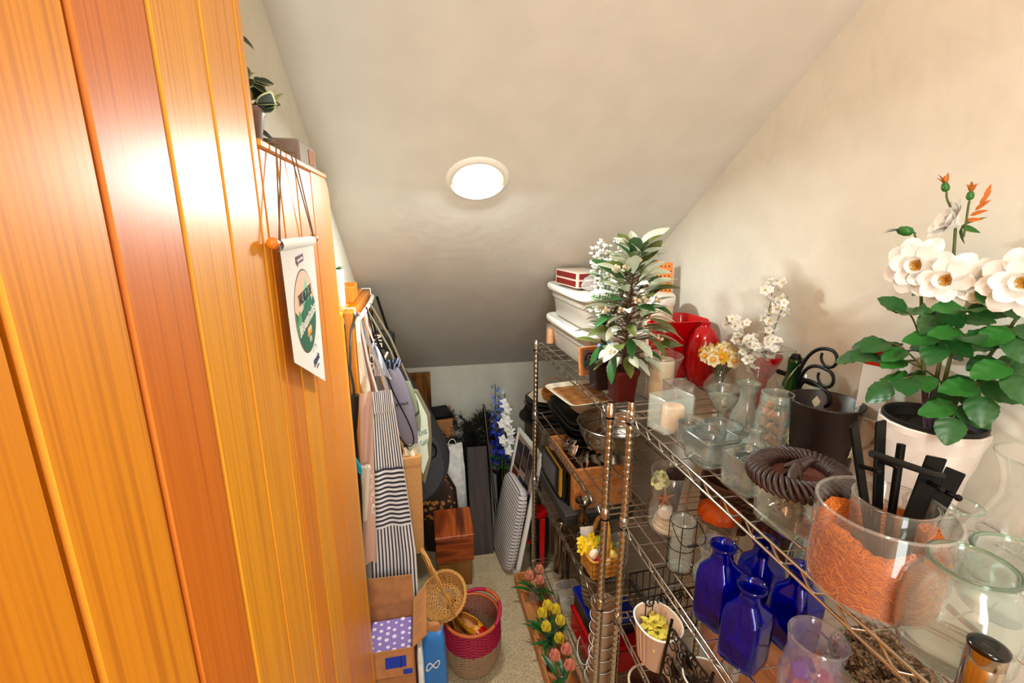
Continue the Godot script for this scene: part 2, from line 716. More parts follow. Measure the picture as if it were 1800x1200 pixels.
func partition():
	var t := Node3D.new()
	t.name = "wall_partition"
	t.set_meta("kind", "structure")
	add_child(t)
	# backing board behind the joints
	var m := MB.new()
	var zs := [1.25, 0.95, 0.3, -0.2, -0.755]
	for i in 4:
		var top := ceil_y(zs[i + 1]) - 0.01
		m.bx(Vector3(-0.247, top / 2, (zs[i] + zs[i + 1]) / 2), Vector3(0.01, top, zs[i] - zs[i + 1]), 0.0002)
	m.bx(Vector3(-0.247, 1.027, -1.02), Vector3(0.01, 2.054, 0.53), 0.0002)
	o("backing_board", m, G.groove, t)
	var e := [1.25, 1.14, 1.03, 0.92, 0.81, 0.70, 0.59, 0.48, 0.37, 0.26, 0.15, 0.04, -0.07, -0.18, -0.291, -0.3965, -0.505, -0.618, -0.733, -0.763]
	var look := [0, 1, 3, 5, 1, 2, 4, 0, 3, 5, 1, 2, 0, 4, 1, 0, 5, 3, 4]
	look[13] = 0
	look[14] = 1
	look[15] = 2
	look[16] = 3
	look[17] = 4
	look[18] = 4
	for i in e.size() - 1:
		plank_part(t, e[i], e[i + 1], ceil_y(e[i + 1]) - 0.012, look[i])
	var s := [-0.763, -0.8525, -0.9625, -1.09]
	for i in 3:
		plank_part(t, s[i], s[i + 1], 2.058, [5, 4, 6][i])
	# the end board has a rounded upper corner
	m = MB.new()
	var pts := [0.0, 0.0, 0.195, 0.0, 0.195, 1.70]
	pts.append_array([0.195, 2.00])
	for k in 7:
		var a := PI / 2 * k / 6
		pts.append_array([0.145 + 0.05 * cos(a), 2.008 + 0.05 * sin(a)])
	pts.append_array([0.0, 2.058])
	m.prism(poly(pts), 0.022, Transform3D(Basis(Vector3(0, 0, -1), Vector3(0, 1, 0), Vector3(1, 0, 0)), Vector3(-0.231, 0, -1.0935)))
	o("plank", m, G.boards[6], t)
	m = MB.new()
	m.bx(Vector3(-0.231, 0.86, -1.315), Vector3(0.022, 1.72, 0.05), 0.004)
	o("plank", m, G.boards[4], t)
	m = MB.new()
	m.bx(Vector3(-0.26, 2.064, -1.01), Vector3(0.086, 0.012, 0.49), 0.003)
	o("cap_board", m, G.boards[0], t)
	# low door leaf behind, with the over-door rack
	t = Node3D.new()
	t.name = "door_1"
	t.set_meta("kind", "structure")
	add_child(t)
	m = MB.new()
	m.bx(Vector3(-0.2545, 1.33, -1.93), Vector3(0.028, 0.66, 0.57), 0.003)
	o("door_leaf", m, G.boards[5], t)
	m = MB.new()
	m.bx(Vector3(-0.287, 1.655, -1.93), Vector3(0.034, 0.03, 0.57), 0.003)
	o("top_board", m, G.boards[0], t)
	# the rack: two hooks over the door, a rod and flat hangers
	t = thing("door_rack", "white wire over-door hook rack on the low wooden door", "rack", Vector3(0, 0, 0))
	for z in [-1.66, -2.19]:
		m = MB.new()
		m.tube([Vector3(-0.2725, 1.62, z), Vector3(-0.2725, 1.668, z), Vector3(-0.2725, 1.672, z), Vector3(-0.2685, 1.672, z), Vector3(-0.238, 1.672, z), Vector3(-0.234, 1.672, z), Vector3(-0.234, 1.668, z), Vector3(-0.234, 1.42, z)], 0.0028, 6)
		o("over_door_hook", m, G.white_wire, t)
	m = MB.new()
	m.tube([Vector3(-0.229, 1.628, -1.645), Vector3(-0.221, 1.633, -1.76), Vector3(-0.219, 1.636, -2.0), Vector3(-0.222, 1.640, -2.15), Vector3(-0.234, 1.640, -2.20)], 0.009, 10)
	o("rod", m, G.white_wire, t)
	for z in [-1.78, -1.88, -1.98, -2.08, -2.15]:
		m = MB.new()
		m.bx(Vector3(-0.231, 1.52, z), Vector3(0.003, 0.23, 0.013), 0.001)
		m.tube([Vector3(-0.230, 1.42, z), Vector3(-0.218, 1.405, z), Vector3(-0.203, 1.41, z), Vector3(-0.198, 1.43, z)], 0.003, 6)
		o("hanger_strip", m, G.white_wire, t)
	ledge_things()
	banner()


func ledge_things():
	# ivy in a small pot on the ledge
	var t := thing("potted_ivy", "small ivy with cream-edged leaves in a pot on the wooden ledge", "plant", Vector3(-0.262, 2.070, -0.852))
	var m := MB.new()
	m.vessel([[0.020, 0.0], [0.022, 0.003], [0.030, 0.045], [0.032, 0.048], [0.032, 0.055]], 0.003, 0.01, 20)
	o("pot", m, mat(Color(0.52, 0.42, 0.40), 0.3), t)
	m = MB.new()
	m.lathe([[0.028, 0.044], [0.0, 0.047]], 16)
	o("soil", m, G.soil, t)
	var lm := MB.new()
	lm.leaf(0.028, 0.022, 0.25, 0.15, 0.75)
	var lmesh := lm.mesh()
	var em := MB.new()
	em.leaf(0.032, 0.026, 0.27, 0.15, 0.75)
	var emesh := em.mesh()
	var edge := leafmat(Color(0.72, 0.74, 0.52), 0.5)
	var dk := leafmat(Color(0.055, 0.12, 0.035), 0.5)
	for st in [[Vector3(0.03, 0.075, -0.06), 5], [Vector3(0.02, 0.10, -0.02), 4], [Vector3(0.012, 0.15, 0.015), 4], [Vector3(0.022, -0.012, -0.052), 4], [Vector3(0.03, 0.05, 0.0), 4], [Vector3(-0.01, 0.10, -0.05), 4]]:
		var p := bez(Vector3(0, 0.046, 0), Vector3(0.0, 0.085, 0), Vector3(st[0]) * 0.7 + Vector3(0, 0.02, 0), st[0], 8)
		m = MB.new()
		m.tube(p, 0.0011, 5)
		o("stem", m, G.stem, t)
		for k in int(st[1]):
			var q: Vector3 = p[8 - k]
			var d := Vector3(rf(-0.2, 1), rf(-0.4, 0.7), rf(-1, 0.4))
			var b := along(d, Vector3(0.6, 1, 0.6))
			var sc := rf(0.7, 1.1)
			put("leaf", emesh, edge, t, q, b.scaled(Vector3.ONE * sc))
			put("leaf", lmesh, dk, t, q + b.z * 0.0012 + b.y * 0.001, b.scaled(Vector3.ONE * sc))
	# parcel wrapped in clear film
	t = thing("wrapped_parcel", "brown carton in clear film at the end of the wooden ledge", "box", Vector3(-0.262, 2.070, -1.14))
	m = MB.new()
	m.bx(Vector3(0, 0.024, 0), Vector3(0.062, 0.048, 0.15), 0.003)
	o("carton", m, mat(Color(0.45, 0.30, 0.20), 0.55), t)
	m = MB.new()
	m.bx(Vector3(0, 0.0245, 0), Vector3(0.0635, 0.0495, 0.1515), 0.004)
	o("film_wrap", m, pane(Color(0.95, 0.93, 0.9), 0.12, 0.1), t)
	m = MB.new()
	m.bx(Vector3(0.0325, 0.024, -0.03), Vector3(0.001, 0.03, 0.05), 0.0003)
	o("label", m, G.card, t)
	# white bud pot and small crate on the low door
	t = thing("small_planter", "tiny green plant in a narrow white pot above the hook rack", "plant", Vector3(-0.285, 1.6705, -1.72))
	m = MB.new()
	m.vessel([[0.014, 0.0], [0.015, 0.09], [0.016, 0.13]], 0.002, 0.02, 16)
	o("pot", m, G.white, t)
	var l2 := MB.new()
	l2.leaf(0.02, 0.012, 0.3)
	var l2m := l2.mesh()
	for k in 9:
		put("leaf", l2m, G.leaf2, t, Vector3(0, 0.128, 0), along(Vector3(cos(k * 2.4), rf(0.3, 1.4), sin(k * 2.4))))
	t = thing("wooden_crate", "small orange-stained wooden crate on top of the low door", "crate", Vector3(-0.279, 1.6705, -1.87))
	for z in [0.07, -0.07]:
		m = MB.new()
		m.bx(Vector3(0, 0.03, z), Vector3(0.045, 0.06, 0.01), 0.002)
		o("end_board", m, G.boards[5], t)
	for x in [-0.018, 0.018]:
		m = MB.new()
		m.bx(Vector3(x, 0.027, 0), Vector3(0.008, 0.05, 0.13), 0.002)
		o("side_board", m, G.boards[1], t)
	m = MB.new()
	m.bx(Vector3(0, 0.005, 0), Vector3(0.03, 0.008, 0.13), 0.001)
	o("bottom_board", m, G.boards[2], t)


func banner():
	# local x runs away along the partition, y up, z out of the wall
	var t := thing("wall_banner", "white cloth pennant with a round mountain print on the wooden boards", "banner", Vector3(-0.2085, 1.925, -0.752), 90.0)
	var m := MB.new()
	m.tube([Vector3(-0.022, 0, 0.003), Vector3(0.238, 0, 0.003)], 0.0045, 10)
	o("dowel", m, G.pine, t)
	m = MB.new()
	m.lathe([[0, -0.012], [0.006, -0.010], [0.0085, -0.004], [0.0085, 0.002], [0.006, 0.006], [0.0045, 0.010]], 12)
	var fin := m.mesh()
	put("finial", fin, G.boards[2], t, Vector3(-0.024, 0, 0.003), along(Vector3.RIGHT))
	put("finial", fin, G.boards[2], t, Vector3(0.24, 0, 0.003), along(Vector3.LEFT))
	# cloth
	var cl := cloth(Color(0.94, 0.92, 0.90))
	m = MB.new()
	m.sheet(func(u: float, v: float):
		var top := Vector2(lerpf(0.0, 0.226, u), 0.003)
		var bot := Vector2(lerpf(0.005, 0.212, u), lerpf(-0.185, -0.285, u))
		var q := top.lerp(bot, v)
		return Vector3(q.x, q.y, 0.0042 + 0.0006 * sin(u * 5.0 + 0.6) * v * v), 14, 16)
	o("cloth", m, cl, t)
	m = MB.new()
	m.sheet(func(u: float, v: float):
		var a := PI * (v * 1.3 - 0.15)
		return Vector3(u * 0.226, cos(a) * 0.009 - 0.004, 0.003 + sin(a) * 0.0075), 8, 8)
	o("sleeve", m, cl, t)
	for s in [[0.0, 0.069, -0.003], [-0.006, 0.075, 0.002], [0.222, 0.160, -0.003], [0.228, 0.165, 0.002]]:
		m = MB.new()
		m.tube([Vector3(s[0], 0.002, 0.006), Vector3(s[1], 0.1385, s[2]), Vector3(s[1], 0.1465, s[2]), Vector3(s[1], 0.1475, -0.016)], 0.0012, 5)
		o("cord", m, G.twine, t)
	# the print: flat pieces just proud of the cloth
	var c := Vector3(0.112, -0.122, 0.0)
	var z := 0.0052
	var green := mat(Color(0.05, 0.36, 0.24), 0.8)
	var lgreen := mat(Color(0.30, 0.62, 0.36), 0.8)
	var mint := mat(Color(0.55, 0.80, 0.68), 0.8)
	var ink := mat(Color(0.06, 0.16, 0.17), 0.8)
	var peach := mat(Color(0.94, 0.76, 0.66), 0.8)
	var put2 = func(called, pl, mt, lift):
		var q := MB.new()
		q.prism(pl, 0.0003, Transform3D(Basis.IDENTITY, c + Vector3(0, 0, z + lift * 0.0004)))
		o(called, q, mt, t)
	put2.call("print_ring", disc2(0.0735, 48), ink, -1.5)
	put2.call("print_sky", disc2(0.0715, 48), peach, -0.7)
	var hill := PackedVector2Array()
	for k in 25:
		var a := PI + deg_to_rad(-8) + (PI + deg_to_rad(16)) * k / 24.0
		hill.append(Vector2(cos(a), sin(a)) * 0.0712)
	for q in [[0.060, 0.020], [0.048, 0.012], [0.036, 0.026], [0.022, 0.014], [0.012, 0.030], [0.0, 0.018], [-0.014, 0.008], [-0.03, 0.004], [-0.05, -0.002]]:
		hill.append(Vector2(q[0], q[1]))
	put2.call("print_hill", hill, green, 0.1)
	put2.call("print_peak", poly([-0.028, 0.004, -0.012, 0.022, 0.004, 0.045, 0.014, 0.060, 0.022, 0.044, 0.034, 0.026, 0.046, 0.010, 0.02, 0.0]), mint, 0.0)
	put2.call("print_meadow", poly([-0.069, -0.014, -0.055, 0.0, -0.044, 0.008, -0.036, -0.006, -0.046, -0.022, -0.060, -0.034]), lgreen, 0.9)
	for q in [[0.006, 0.0], [0.018, 0.012], [0.030, 0.004], [-0.012, -0.004], [0.044, -0.004]]:
		put2.call("print_fir", poly([q[0] - 0.006, q[1] - 0.004, q[0] + 0.006, q[1] - 0.004, q[0], q[1] + 0.026]), mat(Color(0.09, 0.44, 0.30), 0.8), 0.9)
	var tilt := Basis(Vector3.BACK, deg_to_rad(6))
	words("TAKE ME TO THE", 0.0150, ink, t, c + Vector3(0.002, 0.029, z + 0.0008), tilt * Basis.from_scale(Vector3(0.86, 1.7, 1)), "Droid Sans", false)
	words("Mountains", 0.0235, G.white, t, c + Vector3(0.004, -0.013, z + 0.0010), tilt * Basis(Vector3(1, 0.10, 0), Vector3(0.18, 1.15, 0), Vector3(0, 0, 1)), "Droid Serif", true)
	put2.call("print_camper", poly([-0.006, -0.046, 0.024, -0.042, 0.026, -0.034, 0.022, -0.027, -0.002, -0.030, -0.006, -0.036]), mat(Color(0.92, 0.60, 0.15), 0.8), 1.0)
	put2.call("print_window", poly([-0.002, -0.0365, 0.021, -0.0335, 0.021, -0.0295, -0.001, -0.0325]), G.white, 1.6)
	for x in [0.004, 0.010, 0.017]:
		put2.call("print_drip", poly([x, -0.047, x + 0.003, -0.047, x + 0.002, -0.058, x + 0.0005, -0.056]), G.white, 1.0)
	var plum := mat(Color(0.42, 0.18, 0.30), 0.8)
	put2.call("print_bubble", poly([-0.032, 0.084, -0.027, 0.084, -0.024, 0.079, -0.020, 0.084, 0.018, 0.087, 0.018, 0.099, -0.033, 0.096]), plum, 0)
	words("explore MORE", 0.0058, G.white, t, c + Vector3(-0.0075, 0.091, z + 0.0006), Basis(Vector3.BACK, deg_to_rad(4)), "Droid Sans", true)
	var navy := mat(Color(0.10, 0.14, 0.35), 0.8)
	words("Nuvia", 0.0165, navy, t, Vector3(0.152, -0.221, z + 0.0002), Basis(Vector3.BACK, deg_to_rad(10)) * Basis.from_scale(Vector3(0.9, 1.25, 1)), "Droid Serif", true)
	words("goods", 0.006, plum, t, Vector3(0.158, -0.2345, z + 0.0002), Basis(Vector3.BACK, deg_to_rad(10)), "Droid Sans", false)
	for k in 9:
		var a := deg_to_rad(20 + 18 * k)
		var q := Vector2(0.150 + cos(a) * 0.016, -0.206 + sin(a) * 0.014) - Vector2(c.x, c.y)
		put2.call("print_ray", disc2(0.0011, 8, q), navy, 0)


# ---------------------------------------------------------------- bags and aprons on the rack
func strap(P: Array, w: Vector3, t := 0.0015) -> MB:
	var m := MB.new()
	var L := []
	for i in P.size():
		var d: Vector3 = (P[mini(i + 1, P.size() - 1)] - P[maxi(i - 1, 0)]).normalized()
		var q := d.cross(w).normalized() * t
		L.append(PackedVector3Array([P[i] - w - q, P[i] - w + q, P[i] + w + q, P[i] + w - q]))
	m.loft(L, true, true, true, 0.9)
	return m


# a flat hanging bag: outline half-widths by height, puffed to depth d
func pouch(rows: Array, d: float, num := 24, p := 2.6) -> MB:
	var m := MB.new()
	var L := []
	for q in rows:
		L.append(m.loop(q[1], q[0], d * q[2], num, p, q[3] if q.size() > 3 else 0.0))
	m.loft(L, true, true, true, 0.2)
	return m


func left_hangings():
	# striped apron
	var nv := Color(0.20, 0.185, 0.25)
	var wh := Color(0.90, 0.86, 0.85)
	var vs := uvmat(stripes([[nv, 1.0], [wh, 1.25]], 13), 0.9)
	var vs2 := uvmat(stripes([[nv, 1.0], [wh, 1.25]], 12), 0.9)
	var hs := uvmat(stripes([[nv, 1.0], [wh, 1.05]], 13, false), 0.9)
	var t := thing("apron", "long navy and white striped apron with a big pocket on the rack", "apron", Vector3(0, 0, -1.675))
	var m := MB.new()
	var fold := func(u: float, v: float, k: float): return 0.008 * sin(u * 7.0 + v * 2.2 + k) * (0.25 + v) + 0.003 * sin(u * 15.0 - v * 5.0)
	m.sheet(func(u: float, v: float):
		var w := pow(v, 0.85)
		var x := lerpf(lerpf(-0.215, -0.262, w), lerpf(-0.130, -0.076, minf(w * 1.35, 1.0)), u)
		return Vector3(x, lerpf(1.357, 0.36, v) + 0.004 * u, fold.call(u, v, 0.0)), 40, 36)
	o("skirt", m, vs, t)
	m = MB.new()
	m.sheet(func(u: float, v: float):
		var x := lerpf(-0.2145, -0.1305, u)
		return Vector3(x + 0.002 * v, lerpf(1.362, 1.275, v) + 0.004 * u, 0.004 + fold.call(u, v * 0.08, 0.0)), 20, 6)
	o("bib_hem", m, vs2, t)
	m = MB.new()
	m.sheet(func(u: float, v: float):
		var w := lerpf(0.31, 0.565, v)
		var x := lerpf(lerpf(-0.215, -0.262, pow(w, 0.85)) + 0.006, lerpf(-0.130, -0.076, minf(pow(w, 0.85) * 1.35, 1.0)) - 0.002, u)
		return Vector3(x, lerpf(1.357, 0.36, w) + 0.012 * u - 0.004 + 0.002 * sin(u * 6.0), 0.006 + fold.call(u, w, 0.0)), 24, 12)
	o("pocket", m, hs, t)
	o("strap", strap([Vector3(-0.209, 1.36, 0.002), Vector3(-0.222, 1.48, 0.004), Vector3(-0.232, 1.60, 0.005), Vector3(-0.233, 1.655, 0.006), Vector3(-0.229, 1.646, 0.025)], Vector3(0.008, 0, 0.002)), uvmat(stripes([[nv, 1], [wh, 1]], 1), 0.9), t)
	o("strap", strap([Vector3(-0.186, 1.36, 0.002), Vector3(-0.208, 1.48, 0.004), Vector3(-0.222, 1.60, 0.005), Vector3(-0.228, 1.655, 0.004), Vector3(-0.229, 1.646, 0.02)], Vector3(0.009, 0, 0.002)), uvmat(stripes([[nv, 1], [wh, 1.5], [Color(0.6, 0.4, 0.33), 1]], 2), 0.9), t)
	o("tie", strap([Vector3(-0.142, 1.355, 0.0), Vector3(-0.160, 1.43, 0.002), Vector3(-0.195, 1.54, 0.0), Vector3(-0.220, 1.63, -0.002)], Vector3(0.006, 0, 0.003)), vs2, t)
	# dark brown leather bag at the far left
	t = thing("leather_bag", "narrow dark brown leather bag with a turquoise tassel beside the boards", "bag", Vector3(-0.255, 0, -1.45))
	m = pouch([[0.022, 0.86, 0.7, -0.01], [0.024, 0.95, 1.0, -0.005], [0.027, 1.1, 1.1], [0.027, 1.3, 1.0], [0.030, 1.40, 0.9, 0.01], [0.031, 1.432, 0.8, 0.012]], 0.022)
	var leather := mat(Color(0.075, 0.035, 0.03), 0.42)
	o("body", m, leather, t)
	m = MB.new()
	m.tube([Vector3(0.03, 1.43, 0.012), Vector3(0.03, 1.46, 0.01), Vector3(0.022, 1.52, 0.0), Vector3(0.02, 1.62, -0.10), Vector3(0.022, 1.645, -0.22)], 0.004, 8)
	o("strap", m, leather, t)
	m = MB.new()
	for k in 14:
		var a := k * 0.45
		m.tube([Vector3(0.02, 1.225, 0.02), Vector3(0.022 + 0.010 * cos(a), 1.20, 0.024 + 0.006 * sin(a)), Vector3(0.02 + 0.014 * cos(a * 1.7), 1.175 + 0.01 * sin(a * 3.1), 0.024 + 0.01 * sin(a))], 0.0022, 5)
	o("tassel", m, mat(Color(0.04, 0.52, 0.62), 0.8), t)
	# blush linen apron with a frayed pocket
	var pink := cloth(Color(0.82, 0.64, 0.56))
	var linen := cloth(Color(0.88, 0.78, 0.68))
	t = thing("apron", "blush linen apron with a frayed cream pocket, left of the striped apron", "apron", Vector3(0, 0, -1.545))
	m = MB.new()
	m.sheet(func(u: float, v: float):
		var x := lerpf(lerpf(-0.222, -0.268, v), lerpf(-0.182, -0.215, v), u)
		return Vector3(x, lerpf(1.405, 0.74, v), 0.008 * sin(u * 7.0 + v * 6.0)), 14, 24)
	o("skirt", m, pink, t)
	m = MB.new()
	m.sheet(func(u: float, v: float):
		return Vector3(lerpf(-0.257, -0.208, u) - 0.006 * v, lerpf(1.145, 0.93, v) + 0.005 * sin(u * 9.0), 0.008 + 0.006 * sin(u * 9.0 + v * 4.0)), 12, 8)
	o("pocket", m, linen, t)
	m = MB.new()
	for k in 60:
		var x := lerpf(-0.258, -0.207, fmod(k * 0.618, 1.0))
		var y := 1.143 if k < 36 else rf(0.95, 1.14)
		if k >= 36:
			x = -0.209 + rf(-0.003, 0.003)
		m.tube([Vector3(x, y, 0.010), Vector3(x + rf(-0.006, 0.006), y - rf(0.004, 0.014), 0.016)], 0.0008, 4)
	var e := o("frayed_edge", m, G.white, t)
	stuff(e)
	m = MB.new()
	m.sheet(func(u: float, v: float):
		return Vector3(lerpf(-0.222, -0.196, u) + 0.010 * v, lerpf(1.47, 1.35, v) + 0.010 * sin(u * 6.0), -0.012 + 0.012 * sin(u * 8.0 + v * 7.0)), 10, 12)
	o("gathered_top", m, linen, t)
	o("strap", strap([Vector3(-0.210, 1.46, -0.012), Vector3(-0.218, 1.57, -0.04), Vector3(-0.226, 1.645, -0.11)], Vector3(0.007, 0, 0.002)), linen, t)
	# blue and white striped cloth bunched on the rack
	t = thing("tea_towel", "small blue and white striped towel bunched above the striped apron", "towel", Vector3(-0.158, 1.435, -1.735))
	m = MB.new()
	m.sheet(func(u: float, v: float):
		var a := u * 5.0
		return Vector3(-0.035 + 0.050 * u * (0.3 + v), 0.09 - 0.13 * v + 0.008 * sin(a), 0.010 * sin(a * 2.0 + v * 5.0)), 24, 16)
	o("cloth", m, uvmat(stripes([[Color(0.9, 0.9, 0.92), 2.0], [Color(0.16, 0.22, 0.42), 1.0]], 9), 0.9), t)
	m = MB.new()
	m.tube([Vector3(-0.03, 0.10, 0), Vector3(-0.05, 0.16, -0.02), Vector3(-0.057, 0.205, -0.05)], 0.003, 6)
	o("loop", m, G.white, t)
	# grey sheer drawstring bag
	t = thing("drawstring_bag", "sheer grey drawstring bag with a ruffled navy top and black cord", "bag", Vector3(-0.112, 0, -1.775))
	var grey := pane(Color(0.50, 0.47, 0.53), 0.86, 0.24)
	m = pouch([[0.052, 1.095, 0.5, 0.012], [0.054, 1.13, 0.9, 0.012], [0.052, 1.25, 1.1, 0.004], [0.042, 1.36, 1.0, -0.012], [0.032, 1.42, 0.8, -0.026]], 0.020)
	o("body", m, grey, t)
	m = MB.new()
	m.sheet(func(u: float, v: float):
		var a := u * TAU
		var r := 0.026 + 0.012 * v + 0.006 * sin(a * 7.0 + v)
		return Vector3(-0.026 + 1.15 * r * cos(a), 1.415 + 0.030 * v + 0.005 * sin(a * 5.0), r * sin(a) * 0.7), 48, 5)
	o("ruffle", m, uvmat(stripes([[Color(0.06, 0.07, 0.14), 2], [Color(0.55, 0.58, 0.70), 1]], 16), 0.8), t)
	m = MB.new()
	m.tube(bez(Vector3(-0.042, 1.42, 0.026), Vector3(-0.02, 1.30, 0.036), Vector3(0.04, 1.22, 0.034), Vector3(0.050, 1.13, 0.030), 10) + bez(Vector3(0.046, 1.105, 0.030), Vector3(0.03, 1.08, 0.030), Vector3(0.0, 1.12, 0.036), Vector3(-0.012, 1.17, 0.034), 6), 0.0024, 6)
	o("cord", m, G.black, t)
	m = MB.new()
	m.tube([Vector3(-0.04, 1.44, 0.0), Vector3(-0.08, 1.55, -0.02), Vector3(-0.102, 1.648, -0.05)], 0.003, 6)
	o("hanging_loop", m, G.black, t)
	words("Relax", 0.017, G.black, t, Vector3(0.012, 1.275, 0.0235), Basis(Vector3.BACK, deg_to_rad(8)), "Droid Serif", true)
	# sage green tote behind
	t = thing("tote_bag", "sage green tote bag between the grey drawstring bag and the white tote", "bag", Vector3(-0.078, 0, -1.845), -12)
	m = pouch([[0.030, 1.12, 0.5, 0.012], [0.036, 1.17, 1.0, 0.010], [0.036, 1.25, 1.0, 0.0], [0.026, 1.325, 0.8, -0.012], [0.024, 1.335, 0.5, -0.012]], 0.014, 24, 3.5)
	o("body", m, cloth(Color(0.50, 0.50, 0.40)), t)
	o("trim", strap([Vector3(-0.028, 1.165, 0.016), Vector3(0.012, 1.175, 0.018), Vector3(0.044, 1.21, 0.010), Vector3(0.036, 1.25, 0.006)], Vector3(0, 0.006, 0), 0.001), mat(Color(0.20, 0.20, 0.15), 0.8), t)
	m = MB.new()
	m.tube([Vector3(-0.02, 1.33, 0), Vector3(-0.06, 1.47, 0.01), Vector3(-0.142, 1.645, 0.02)], 0.004, 6)
	o("handle", m, cloth(Color(0.50, 0.50, 0.40)), t)
	# black case with white letters
	t = thing("black_case", "boxy black case with white capital letters at the top of the rack", "bag", Vector3(-0.182, 1.452, -2.06), -14)
	m = MB.new()
	m.bx(Vector3(0, 0, 0), Vector3(0.085, 0.095, 0.10), 0.014)
	o("body", m, mat(Color(0.03, 0.03, 0.03), 0.75), t)
	words("NE", 0.046, G.white, t, Vector3(-0.005, 0.018, 0.051), Basis(Vector3.BACK, deg_to_rad(-90)))
	m = MB.new()
	m.tube([Vector3(-0.03, 0.046, 0), Vector3(-0.04, 0.09, 0), Vector3(-0.038, 0.185, 0)], 0.004, 6)
	o("loop", m, G.black, t)
	# little pouches between
	t = thing("keyring_pouch", "small olive pouch with a white zip pull below the lettered case", "pouch", Vector3(-0.182, 1.40, -1.955))
	m = pouch([[0.012, -0.03, 0.6], [0.020, -0.015, 1.0], [0.021, 0.02, 1.0], [0.012, 0.045, 0.6]], 0.012)
	o("body", m, mat(Color(0.24, 0.22, 0.12), 0.7), t)
	m = MB.new()
	m.bx(Vector3(0.018, 0.022, 0.014), Vector3(0.010, 0.034, 0.004), 0.002, Basis(Vector3.BACK, -0.5))
	o("zip_pull", m, G.white, t)
	m = MB.new()
	m.tube([Vector3(0, 0.04, 0), Vector3(-0.02, 0.12, 0), Vector3(-0.038, 0.235, 0)], 0.0025, 6)
	o("loop", m, G.black, t)
	# white canvas tote with green words
	t = thing("tote_bag", "white canvas tote with two green words and khaki sides", "bag", Vector3(-0.045, 0, -1.90), -4)
	var canvas := cloth(Color(0.86, 0.88, 0.80))
	var khaki := cloth(Color(0.48, 0.43, 0.33))
	m = MB.new()
	m.prism(poly([-0.062, 1.065, -0.005, 1.130, -0.002, 1.165, -0.022, 1.20, -0.006, 1.262, 0.038, 1.155, 0.042, 1.065, 0.034, 1.02, 0.036, 0.96, 0.010, 0.885, -0.036, 0.97]), 0.010)
	o("front_panel", m, canvas, t)
	m = MB.new()
	m.prism(poly([-0.070, 1.06, -0.010, 1.125, -0.012, 1.19, -0.016, 1.27, 0.0, 1.265, 0.048, 1.15, 0.050, 1.05, 0.044, 0.95, 0.012, 0.83, -0.02, 0.90]), 0.030, Transform3D(Basis.IDENTITY, Vector3(0.002, 0, -0.022)))
	o("side_panel", m, khaki, t)
	m = MB.new()
	m.tube([Vector3(-0.012, 1.26, -0.01), Vector3(-0.05, 1.36, -0.02), Vector3(-0.10, 1.50, -0.03), Vector3(-0.172, 1.644, -0.03)], 0.005, 6)
	o("handle", m, khaki, t)
	var tg := mat(Color(0.03, 0.38, 0.34), 0.8)
	var tb := Basis(Vector3.BACK, deg_to_rad(24)) * Basis.from_scale(Vector3(1.0, 1.5, 1))
	words("Our", 0.021, tg, t, Vector3(0.018, 1.085, 0.0056), tb, "Droid Serif", false)
	words("Gar", 0.021, tg, t, Vector3(0.022, 1.038, 0.0056), tb, "Droid Serif", false)
	# burlap tote
	t = thing("burlap_bag", "tall brown burlap bag hanging right of the striped apron", "bag", Vector3(-0.078, 0, -1.755), 6)
	var burlap := tri(noise_tex(0.09, [Color(0.55, 0.36, 0.20), Color(0.82, 0.60, 0.36), Color(0.66, 0.45, 0.26)], 61, 3, 256), Vector3(9, 9, 9), 0.95)
	m = pouch([[0.030, 0.60, 0.5], [0.034, 0.66, 1.0], [0.038, 0.85, 1.2], [0.039, 1.02, 1.0], [0.040, 1.042, 0.9]], 0.018, 28, 5.0)
	o("body", m, burlap, t)
	m = pouch([[0.0405, 1.012, 1.02], [0.0415, 1.018, 1.05], [0.0415, 1.046, 1.0], [0.0405, 1.050, 0.95]], 0.019, 28, 5.0)
	o("hem", m, burlap, t)
	m = MB.new()
	m.sheet(func(u: float, v: float):
		return Vector3(lerpf(-0.030, 0.030, u), 1.045 + 0.035 * v + 0.010 * sin(u * 9.0), 0.004 * sin(u * 12.0 + v * 3.0)), 16, 5)
	o("cream_lining", m, cloth(Color(0.85, 0.79, 0.66)), t)
	m = MB.new()
	m.tube([Vector3(-0.02, 1.04, 0), Vector3(-0.06, 1.25, 0.0), Vector3(-0.12, 1.50, 0.0), Vector3(-0.142, 1.640, 0.0)], 0.004, 6)
	o("handle", m, burlap, t)
	# dark instrument bag
	t = thing("gig_bag", "dark grey padded instrument bag hanging behind the white tote", "bag", Vector3(0, 0, -2.16), -8)
	m = MB.new()
	m.prism(poly([-0.150, 1.20, -0.128, 1.275, -0.105, 1.272, -0.060, 1.19, -0.005, 1.085, 0.040, 0.98, 0.075, 0.90, 0.092, 0.83, 0.088, 0.77, 0.060, 0.70, 0.02, 0.645, -0.03, 0.61, -0.09, 0.61, -0.13, 0.75, -0.15, 1.0]), 0.085)
	o("body", m, mat(Color(0.15, 0.15, 0.155), 0.7), t)
	m = MB.new()
	m.prism(poly([-0.10, 0.63, -0.03, 0.63, 0.015, 0.665, 0.050, 0.715, 0.072, 0.775, 0.074, 0.83, 0.058, 0.90, 0.03, 0.95, -0.04, 0.96, -0.10, 0.9]), 0.03, Transform3D(Basis.IDENTITY, Vector3(0, 0, 0.055)))
	o("front_pocket", m, mat(Color(0.21, 0.21, 0.22), 0.65), t)
	o("handle", strap(arc(Vector3(0.01, 0.90, 0.075), Vector3(0.028, 0.012, 0), Vector3(-0.01, 0.04, 0.01), 150, 420, 18), Vector3(0, 0, 0.007), 0.003), G.black, t)
	m = MB.new()
